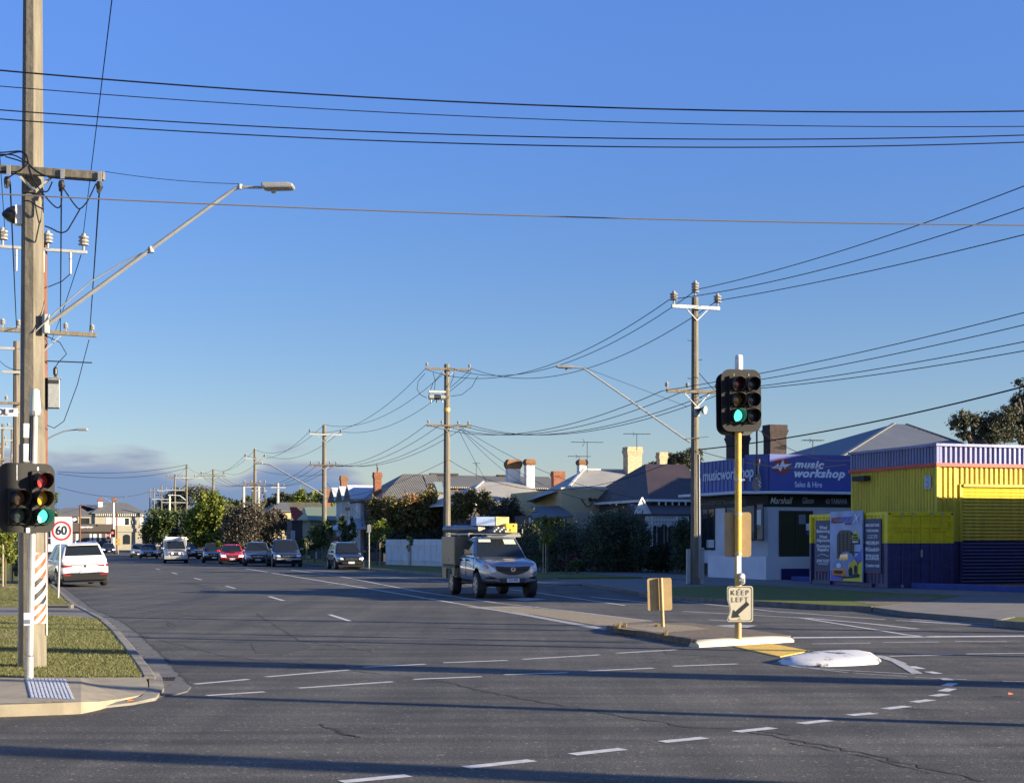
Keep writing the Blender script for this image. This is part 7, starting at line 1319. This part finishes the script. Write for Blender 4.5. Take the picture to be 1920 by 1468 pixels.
def ex2(t, q):
    b = MB(); b.tube([q(213, 944), q(200, 936), q(189, 930)], .06, 5); b.tube([q(213, 944), q(224, 936), q(238, 930)], .06, 5); b.build("arm", "galv", t)
fpost("street_lamp", "double armed street lamp over the far junction", "street lamp", 213, 941, 240, .1, "galv", ex2)
fpost("power_pole_timber", "thin brown timber pole in front of the brown shop band", "power pole", 150, 948, 240, .14, "timber_dark", lambda t, q: MB().bar(q(144, 948), q(160, 947), .12, .12).build("crossarm", "timber_grey", t))
fpost("power_pole_timber", "thin brown pole right of the tall pale signal pole", "power pole", 219, 958, 235, .11, "timber_dark")
fpost("warning_sign", "pair of yellow diamond warning signs at the far kerb", "road sign", 222, 1010, 205, .05, "galv", lambda t, q: (MB().plate([(0, q(0, 1008).z), (.35, q(0, 1012).z), (0, q(0, 1016.5).z), (-.35, q(0, 1012).z)], -.08, -.06).build("sign_plate", "yellow_plastic", t), MB().plate([(-.28, q(0, 1021).z), (.28, q(0, 1021).z), (.28, q(0, 1017).z), (-.28, q(0, 1017).z)], -.08, -.06).build("sign_plate", "yellow_plastic", t)))
fpost("street_sign", "white street name blade on a pale post behind the pale utility", "street sign", 350, 975, 175, .16, "sign_cream", lambda t, q: MB().box(q(352, 0).x, q(364, 0).x, -.05, 0, q(0, 1002).z, q(0, 996).z).build("blade", "sign_white", t))
fpost("road_sign_back", "grey sign back on a post between the bright tree and purple bush", "road sign", 422, 990, 128, .04, "galv", lambda t, q: MB().box(q(415, 0).x, q(431, 0).x, -.06, -.04, q(0, 1008).z, q(0, 991).z).build("sign_plate", "galv", t))
fpost("street_sign_post", "thin grey sign post beside the parked black wagon", "sign post", 692, 983, 86, .035, "galv", lambda t, q: MB().box(-.09, .12, -.06, -.04, q(0, 998).z, q(0, 984).z).build("sign_plate", "galv", t))
fpost("letter_sign", "small dark square sign on a post in front of the white gabled house", "sign", 652, 951, 110, .04, "black_metal", lambda t, q: MB().box(-.18, .18, -.05, -.0, q(0, 957).z, q(0, 951).z).build("sign_plate", "black_metal", t))
# ---- fences along the right frontage
def fence(label, pxl, pxr, a, h, m, pitch, w=.02, posts=4, zlow=.1, name="fence", picket=False, pts=None):
    p0, p1 = pts or (pa(pxl, a, zlow), pa(pxr, a, zlow)); t = thing(name, label, "fence", p1, math.atan2(p0.y - p1.y, p0.x - p1.x)); L = (p0 - p1).length; b = MB(); x = 0.
    while x < L - pitch * .5: b.box(x, x + pitch * (.86 if picket else .93), -.015, .015, 0, h + .02 * math.sin(x * 7)); x += pitch
    b.build("palings", m, t)
    for k in range(posts + 1): MB().box(L * k / posts - .06, L * k / posts + .06, -.11, .11, 0, h + .07).build("post", "fence_post" if m == "fence_white" else m, t); b = MB(); b.box(0, L, .016, .07, .3, .38); b.box(0, L, .016, .07, h - .4, h - .32); b.build("rail", m, t); return t
fence("tall white panel fence behind the loaded ute", 716, 838, 28.2, 1.72, "fence_white", .9, posts=8, name="panel_fence", pts=(g(722, 1058, .12), g(842, 1062, .12))); fence("short white panel fence by the wagon's power pole", 566, 597, 27.5, 1.5, "fence_white", .8, posts=3, name="panel_fence")
fence("dark timber fence between the white fence and the sign post", 694, 716, 28.2, 1.9, "fence_dark", .15, posts=2, name="paling_fence"); fence("rust red picket fence right of the wagon's power pole", 614, 634, 28.5, 2.0, "rust_red", .2, posts=3, picket=True, name="picket_fence")
fence("dark paling fence behind the row of parked cars", 540, 566, 28.5, 1.7, "fence_dark", .15, posts=2, name="paling_fence"); fence("dark side fence beside the ute's canopy boxes", 838, 905, 32., 4.2, "stone_render", 1.2, posts=3, name="screen_wall")
# scaffold-like grey rails by the red gable
b = MB(); Y = 128
for x, y0 in ((527, 997), (537, 995), (549, 996)): b.tube([at(x, 1030, Y), at(x, y0, Y)], .04, 5)
b.tube([at(527, 1000, Y), at(549, 998, Y)], .03, 5); b.tube([at(527, 1008, Y), at(549, 1006, Y)], .03, 5); props(b.build("pipe_frame", "galv"), "grey pipe railing in front of the red gable", "railing")
# ---------------------------------------------------------------- trees and shrubs (positions in pixels and metres of depth)
def px_tree(name, label, cat, px, Y, blobs_px, n, leaf_px, m, z=.1, seed=1, group=None, trunk=None, depth=.8, **k):
    """blobs in picture pixels (cx, cy, rx, ry) at depth Y, real thickness in depth"""
    B = Vector(((px - CX) / F * Y, Y, z)); s = Y / F; bl = []; rr = random.Random(seed)
    for i, q_ in enumerate(blobs_px):
        cx, cy, rx, ry = q_[:4]; dy = q_[4] if len(q_) > 4 else rr.uniform(-.5, .5) * rx * s
        bl.append(((cx - px) * s, dy, H + (HY - cy) * s - z, rx * s, max(rx, ry) * s * depth, ry * s))
    tr, th = trunk or (.1, 1.5)
    return tree(name, label, cat, B, bl, n, leaf_px * s, m, tr, th, seed, group, **k)
GT = "street trees on the right"
px_tree("street_tree", "bright green street tree behind the pale utility", "tree", 395, 132, [(398, 955, 30, 22), (378, 972, 25, 22), (412, 975, 22, 25), (395, 940, 22, 18), (380, 1000, 26, 22), (408, 1005, 20, 20), (428, 965, 14, 18), (362, 985, 18, 24)], 15000, 3.4, "leaf_bright", seed=3, trunk=(.18, 2.4), group=GT)
px_tree("street_tree", "round green tree over the small hatchback", "tree", 310, 165, [(300, 980, 30, 20), (330, 975, 30, 18), (285, 1000, 20, 18), (320, 1000, 30, 18), (350, 990, 20, 22)], 11000, 3.0, "leaf_green", seed=4, trunk=(.18, 2.2), group=GT)
px_tree("dark_tree", "shaded dark tree between the two green street trees", "tree", 348, 150, [(352, 985, 20, 28), (340, 1010, 24, 20), (365, 1015, 20, 20)], 6000, 3.2, "leaf_dark", seed=5, trunk=(.15, 2.))
px_tree("conifer", "tall dark conifer among the far poles", "tree", 320, 330, [(315, 945, 22, 22), (335, 935, 20, 20), (305, 965, 22, 24), (350, 930, 24, 18), (375, 925, 28, 14), (330, 965, 30, 20), (390, 930, 16, 12)], 9000, 2.2, "leaf_pine", seed=6, trunk=(.4, 6))
px_tree("purple_bush", "big purple brown twiggy bush under the power pole", "bush", 478, 126, [(470, 995, 38, 34), (440, 990, 24, 34), (500, 1000, 28, 30), (478, 970, 30, 26), (455, 960, 22, 18), (510, 975, 18, 22), (460, 1020, 40, 22), (505, 1022, 25, 20)], 17000, 2.6, "leaf_twiggy", seed=7, trunk=(.12, 1.2), shell=.4)
px_tree("autumn_tree", "rust tinted shrub left of the purple bush", "tree", 438, 128, [(436, 980, 16, 22), (445, 960, 18, 12), (432, 1005, 16, 18)], 3500, 2.6, "leaf_magnolia", seed=8, trunk=(.08, 1.))
px_tree("cream_shrub", "pale feathery shrub in sunlight by the cream house", "bush", 528, 145, [(528, 978, 16, 16), (535, 990, 10, 14), (518, 970, 12, 14)], 3500, 2.4, "leaf_twiggy", seed=9, trunk=(.06, 1.))
GM = "far trees on the skyline"
px_tree("far_tree", "dark rounded tree left of the far poles' end", "tree", 530, 210, [(525, 935, 18, 12), (545, 933, 14, 10), (508, 945, 14, 10)], 3500, 2.4, "leaf_dark", seed=10, trunk=(.25, 3), group=GM)
px_tree("far_tree", "bright green tree tops behind the mossy roof", "tree", 575, 205, [(562, 930, 12, 14), (580, 934, 12, 12), (598, 930, 10, 14), (618, 938, 12, 14), (556, 940, 12, 10)], 4500, 2.4, "leaf_bright", seed=11, trunk=(.25, 3), group=GM)
px_tree("far_tree", "green tree over the low roofs left of the cream house", "tree", 450, 210, [(445, 950, 18, 12), (465, 945, 18, 14), (430, 948, 12, 12), (490, 950, 14, 10)], 4000, 2.3, "leaf_green", seed=12, trunk=(.25, 3), group=GM)
px_tree("bare_tree", "bare leaning twigs beside the pale ringed pole", "tree", 492, 190, [(492, 925, 6, 14), (497, 940, 5, 12)], 160, 2., "leaf_twiggy", seed=13, trunk=(.12, 6), limbs=8)
GG = "magnolias behind the fences"
MG = dict(extra=("leaf_rust", 1200))
px_tree("magnolia_tree", "large magnolia with rusty leaf tips behind the white fence", "tree", 765, 112, [(760, 960, 36, 26), (730, 955, 26, 22), (795, 950, 28, 24), (808, 925, 14, 14), (775, 980, 42, 24), (715, 985, 28, 24), (740, 1000, 42, 24), (815, 975, 18, 28), (705, 950, 14, 16)], 17000, 3.4, "leaf_magnolia", seed=14, trunk=(.2, 2.), group=GG, extra=("leaf_rust", 1500))
px_tree("magnolia_tree", "magnolia right of the switch gear pole with rusty tips", "tree", 872, 103, [(870, 945, 18, 20), (858, 935, 12, 14), (885, 935, 12, 16), (905, 935, 14, 16), (915, 955, 18, 20), (860, 960, 18, 16)], 7000, 3.2, "leaf_magnolia", seed=15, trunk=(.15, 2.), group=GG, extra=("leaf_rust", 600))
px_tree("purple_bush", "dark feathery shrub between the second magnolia and the grey roof", "bush", 940, 98, [(940, 965, 28, 28), (960, 960, 18, 24), (925, 985, 24, 26), (955, 1000, 26, 26), (975, 985, 14, 30)], 9000, 2.4, "leaf_dark", seed=16, trunk=(.1, 1.2), shell=.45, extra=("leaf_twiggy", 2200))
px_tree("yellow_shrub", "leggy yellow green shrub beside the thin sign post", "bush", 707, 100, [(712, 985, 14, 12), (700, 1000, 12, 16), (722, 995, 10, 10)], 1200, 3.2, "leaf_bright", seed=17, trunk=(.04, 1.4))
px_tree("yellow_shrub", "leggy green shrub in front of the white gabled house", "bush", 648, 112, [(640, 985, 10, 16), (655, 1000, 12, 16), (648, 1015, 16, 14), (663, 985, 8, 12)], 2200, 3., "leaf_green", seed=18, trunk=(.05, 1.4))
px_tree("garden_shrub", "dark green garden shrub behind the large blue utility", "bush", 590, 112, [(590, 1010, 22, 22), (612, 1000, 12, 24), (570, 1025, 18, 16)], 3500, 2.8, "leaf_green", seed=19, trunk=(.05, 1.))
px_tree("garden_shrub", "low clipped yellow shrub by the grey sign back", "bush", 411, 118, [(411, 1020, 7, 6)], 700, 2., "leaf_bright", seed=20, trunk=(.03, .3))
px_tree("garden_shrub", "dark garden growth behind the white panel fence", "bush", 740, 109, [(720, 1015, 26, 22), (760, 1020, 34, 18), (800, 1015, 30, 22), (830, 1020, 20, 22)], 7000, 3., "leaf_dark", seed=21, trunk=(.05, .8))
# hedges near the right frontage: clipped solid hedges of leaves
def hedge(label, px, Y, blobs_px, n, m="leaf_hedge", seed=1, name="hedge", leaf=2.4, extra=None): 
    return px_tree(name, label, "hedge" if name == "hedge" else "bush", px, Y, blobs_px, n, leaf, m, seed=seed, trunk=(.06, .8), shell=.62, depth=.9, extra=extra)
hedge("large round dark shrub in the middle of the front gardens", 1155, 78, [(1155, 1015, 58, 52), (1130, 1020, 34, 52), (1195, 1020, 24, 50), (1160, 1050, 62, 24), (1150, 985, 40, 24)], 26000, "leaf_hedge", 22, "round_shrub", 2.6)
hedge("clipped dark hedge behind the sapling", 1040, 80, [(1010, 1030, 34, 34), (1045, 1025, 34, 40), (1080, 1030, 26, 44), (1060, 1055, 50, 18)], 15000, "leaf_hedge", 23)
hedge("low boxy dark hedge right of the round shrub", 1240, 78, [(1235, 1043, 22, 26), (1252, 1045, 14, 26), (1225, 1050, 14, 22)], 7000, "leaf_dark", 24)
hedge("tall clipped green hedge beside the tall insulator pole", 1276, 76, [(1272, 1000, 13, 26), (1284, 1000, 12, 28), (1276, 1035, 16, 36), (1288, 1030, 8, 40)], 8000, "leaf_hedge", 25)
hedge("dark hedge showing behind the ute's cab", 985, 84, [(985, 1015, 20, 30), (1000, 1000, 16, 20), (965, 1020, 20, 28)], 7000, "leaf_dark", 26)
hedge("low dark red leaved shrub at the foot of the hedge", 1062, 75, [(1062, 1052, 16, 9), (1078, 1048, 12, 9)], 1500, "leaf_red", 27, "red_shrub", 2.)
hedge("low bright green tuft beside the red shrub", 1082, 74, [(1082, 1056, 14, 8), (1075, 1060, 12, 6)], 1300, "leaf_green", 28, "low_shrub", 2.)
px_tree("cypress_tree", "flat topped dark cypress on the skyline behind the cream chimneys", "tree", 1262, 150, [(1262, 858, 24, 9), (1290, 862, 26, 12), (1245, 866, 18, 8), (1280, 875, 28, 14), (1230, 872, 20, 7), (1300, 848, 18, 8)], 9000, 2.2, "leaf_pine", seed=29, trunk=(.35, 5), limbs=9)
GP2 = "pines above the workshop"
px_tree("pine_tree", "nearer open crowned pine above the workshop roof", "tree", 1830, 95, [(1805, 780, 18, 11), (1795, 800, 16, 10), (1820, 795, 16, 14), (1855, 785, 22, 12), (1850, 805, 22, 14), (1880, 800, 18, 14), (1810, 815, 20, 10), (1870, 822, 34, 12), (1838, 825, 20, 10), (1800, 790, 22, 14), (1825, 785, 18, 14), (1860, 800, 30, 20), (1885, 780, 24, 18)], 11500, 2.6, "leaf_pine", seed=30, trunk=(.28, 8.), limbs=14, group=GP2, shell=.3)
px_tree("pine_tree", "taller thin pine at the right edge of the sky", "tree", 1925, 100, [(1915, 720, 14, 10), (1908, 745, 18, 10), (1895, 760, 16, 10), (1915, 770, 20, 14), (1905, 795, 24, 12), (1935, 740, 24, 20), (1940, 790, 30, 20), (1905, 780, 28, 20), (1900, 815, 34, 16)], 9500, 2.6, "leaf_pine", seed=31, trunk=(.3, 10.), limbs=14, group=GP2, shell=.3)
# saplings with stakes
def sapling(label, px, py, blobs, n, stakes, m="leaf_bright", tall=2., seed=1, group="young street trees with stakes", leafpx=None, z=.12):
    B = g(px, py, z); s = B.y / F; bl = [((cx - px) * s, rnd.uniform(-.15, .15), zz(B, cy) - z, rx * s, rx * s, ry * s) for cx, cy, rx, ry in blobs]
    t = tree("sapling", label, "young tree", B, bl, n, (leafpx or 2.6) * s, m, .028, tall, seed, group, limbs=6, shell=.2)
    for x in stakes:
        b = MB(); b.box(x * s - .02, x * s + .02, -.25, -.21, 0, 1.5); b.build("stake", "stake", t)
    MB().lathe([(.42, -.02), (.36, .03), (.1, .05)], 14).build("mulch", "dirt", t, smooth=True); return t
sapling("sunlit sapling on the verge right of the loaded ute", 1027, 1075, [(1027, 1003, 16, 20), (1010, 975, 12, 9), (1020, 990, 16, 10), (1045, 978, 12, 10), (1058, 985, 10, 8), (1028, 975, 12, 12), (1022, 1015, 12, 10), (1000, 957, 8, 4), (1020, 1024, 8, 8)], 1500, (-9, -4), seed=40)
sapling("bare little sapling in front of the white fence's left half", 714, 1062, [(716, 1020, 6, 14), (720, 1008, 5, 8)], 130, (-1,), "leaf_green", 1.8, 41)
sapling("leafy little sapling in front of the white fence's middle", 769, 1062, [(770, 1015, 9, 10), (766, 1025, 7, 8)], 260, (-2, 3), "leaf_green", 1.8, 42)
sapling("thin sapling behind the large blue utility", 575, 1056, [(576, 1015, 8, 12)], 200, (0,), "leaf_dark", 1.9, 43)
GL = dict(group="young trees on the left verge")
sapling("nearer young tree with pale stake at the left edge", 10, 1101, [(8, 1035, 16, 18), (-8, 1020, 16, 18), (16, 1010, 14, 16), (20, 1045, 12, 14), (4, 995, 14, 12)], 2600, (0,), "leaf_bright", 2.2, 44, leafpx=3., **GL)
sapling("young tree with pale stake just left of the timber pole", 23, 1093, [(28, 1025, 12, 16), (34, 1045, 8, 18), (26, 1000, 12, 14), (32, 1070, 6, 8)], 2200, (0,), "leaf_green", 2.2, 45, leafpx=3., **GL)
sapling("third young tree half outside the left edge", -12, 1086, [(-10, 1030, 16, 20), (0, 1060, 10, 14)], 1500, (2,), "leaf_green", 2.2, 46, leafpx=3., **GL)
px_tree("verge_tree", "taller dark tree behind the left signal", "tree", -5, 90, [(-5, 930, 22, 26), (-20, 960, 30, 30), (5, 970, 14, 30), (-10, 1000, 30, 24)], 7000, 3., "leaf_green", seed=47, trunk=(.2, 2.6))
px_tree("verge_tree", "tree showing between the left signal and the sky", "tree", 88, 190, [(95, 935, 12, 14), (80, 950, 20, 20), (60, 960, 25, 24), (90, 965, 18, 14)], 4500, 2.8, "leaf_green", seed=48, trunk=(.2, 2.6))
px_tree("verge_tree", "sunlit shrubbery along the left frontage", "tree", -40, 75, [(-30, 1000, 30, 30), (-60, 980, 40, 50), (10, 1050, 22, 18)], 6000, 3., "leaf_bright", seed=49, trunk=(.1, 1.6))
b = MB(); P_ = g(36, 1080, .12); b.lathe([(.2, 0), (.24, .1), (.26, .62), (.27, .64)], 12); o = b.build("litter_bin", "black_plastic", loc=P_); props(o, "dark bin on the grass behind the timber pole", "bin")
# low white kerb-side fence and frontage on the left verge
fence("pale low fence at the back of the left verge", -40, 40, -4.0, 1.2, "trim_white", .14, posts=6, picket=True, name="picket_fence")
# loose leaves and a red scrap on the verge
b = MB()
rl = random.Random(11)
for x, y in [(216, 1222), (247, 1316), (1898, 1303)]:
    p = g(x, y, .13 if x < 240 else .02); b.add([p + Vector((-.05, -.02, .01)), p + Vector((.05, -.03, .02)), p + Vector((.03, .04, .01)), p + Vector((-.03, .03, .03))], [(0, 1, 2, 3)])
props(b.build("fallen_leaves", "indicator", fix=False), kind="stuff")
b = MB()
gl_ = densify(offs(kp, .22)[:8], .25) + densify(offs(kp, .3)[:8], .4) + densify([g(1150, 1190), g(1305, 1218)], .12) + densify([Vector((v2[4].x, v2[4].y - .25, 0)), Vector((v2[1].x, v2[1].y - .3, 0))], .3)
for p in gl_:
    if rl.random() < .45: continue
    q = Vector((p[0] + rl.gauss(0, .07), p[1] + rl.gauss(0, .07), .018)); a = rl.uniform(0, 6.3); e = Vector((math.cos(a), math.sin(a), 0)) * rl.uniform(.015, .04); f_ = Vector((-e.y, e.x, 0)) * .5
    b.add([q - e, q + f_ + Vector((0, 0, .01)), q + e, q - f_ + Vector((0, 0, .006))], [(0, 1, 2, 3)])
mat("leaf_litter", (.16, .10, .05), .9); props(b.build("leaf_litter", "leaf_litter", fix=False), kind="stuff")
# weeds on the median edge
def tuft(px, py, n, h, label, z=.10):
    B = g(px, py, z); r = random.Random(px); b = MB()
    for i in range(n):
        a, l = r.uniform(0, 6.3), r.uniform(.5, 1) * h; d = Vector((math.cos(a), math.sin(a), 0)); e = d * l * r.uniform(.2, .6) + Vector((0, 0, l)); w = d.cross(Vector((0, 0, 1))) * .006; o_ = d * r.uniform(0, .05)
        b.add([o_ - w, o_ + w, o_ + e], [(0, 1, 2)])
    mat("dry_weed", (.30, .22, .09), .9); props(b.build("weed_tuft", "dry_weed", loc=B, fix=False), label, "weeds")
tuft(1158, 1179, 60, .14, "dry weed tuft at the median tip", .09); tuft(1170, 1176, 40, .12, "small dry tuft just right of the median tip"); tuft(1246, 1191, 50, .12, "green tuft on the median's near kerb"); tuft(1300, 1205, 40, .09, "sparse weeds near the painted median nose"); tuft(1232, 1174, 60, .07, "low weeds round the foot of the blank sign post")
# ---------------------------------------------------------------- unseen blocks, slabs and poles, added on the right to cast shadows
def block(name, label, cat, x0, y0, w, d, h, wall="brick_red", roof="roof_dark", rz=AA, rise=1.2):
    t = thing(name, label, cat, (x0, y0, 0), rz); MB().box(0, w, 0, d, 0, h).build("wall", wall, t); b = MB(); hip(b, 0, w, 0, d, h, h + rise); b.build("roof", roof, t)
    for k in range(3): window(t, 1.5 + k * (w - 3) / 3, 2.8 + k * (w - 3) / 3, 0, 1., 2.4)
    return t
block("shade_block", "brick corner store beyond the right edge", "building", 20.5, 36.0, 14, 10.5, 6.1, rise=.9)  # unseen block, added to put the ute and right lanes in shade
block("shadecaster", "unseen low brick garage beside the corner store", "building", 21.5, 47.5, 11, 5, 5.2, rise=.5)  # unseen too, its height set to shade the workshop's lower front
block("sunblocker", "unseen tall brick flats behind the workshop, beyond the right edge", "building", 31, 60.6, 16, 24, 10.4, rise=.8, rz=R(-16))  # unseen, sized to keep the music shop's signs out of the sun
t = thing("shadow_slab", "tall unseen slab added on the right to cast a wide road shadow", "sign", (24, 12.2, 0), R(0)); MB().box(-.9, .9, -.15, .15, 0, 9.4).build("slab_body", "grey_metal", t, bevel=.02); MB().box(-.75, .75, -.17, -.15, 5, 9.1).build("face", "sign_white", t)  # unseen slab invented for the wide shadow band across the foreground
t = thing("shadow_slab", "second unseen slab added beside the camera to cast a shadow band", "sign", (17, 5.7, 0), R(-30)); MB().box(-.5, .5, -.15, .15, 0, 7.0).build("slab_body", "grey_metal", t, bevel=.02); MB().box(-.4, .4, -.17, -.15, 3, 6.7).build("face", "sign_white", t)  # another unseen slab, added for the shadow band at lower left
for (x, y, h, r, lb) in ((17, 19.2, 10, .12, "unseen timber pole added for its shadow, far right of the median"), (13, 11.3, 9.5, .13, "unseen timber pole added for its shadow near the camera on the right"), (30, 21.5, 11, .16, "tall unseen timber pole added for its shadow beside the brick block"), (21, 24.3, 10, .11, "thin unseen timber pole added for its shadow beyond the right edge")):  # unseen poles added to throw thin shadow bands over the road
    pole(lb, (x, y, 0), h, r, r * .8, [(h - .6, -1.1, 1.1, .1, (-1., 1.), .4, 1., 0, "timber")], "timber")
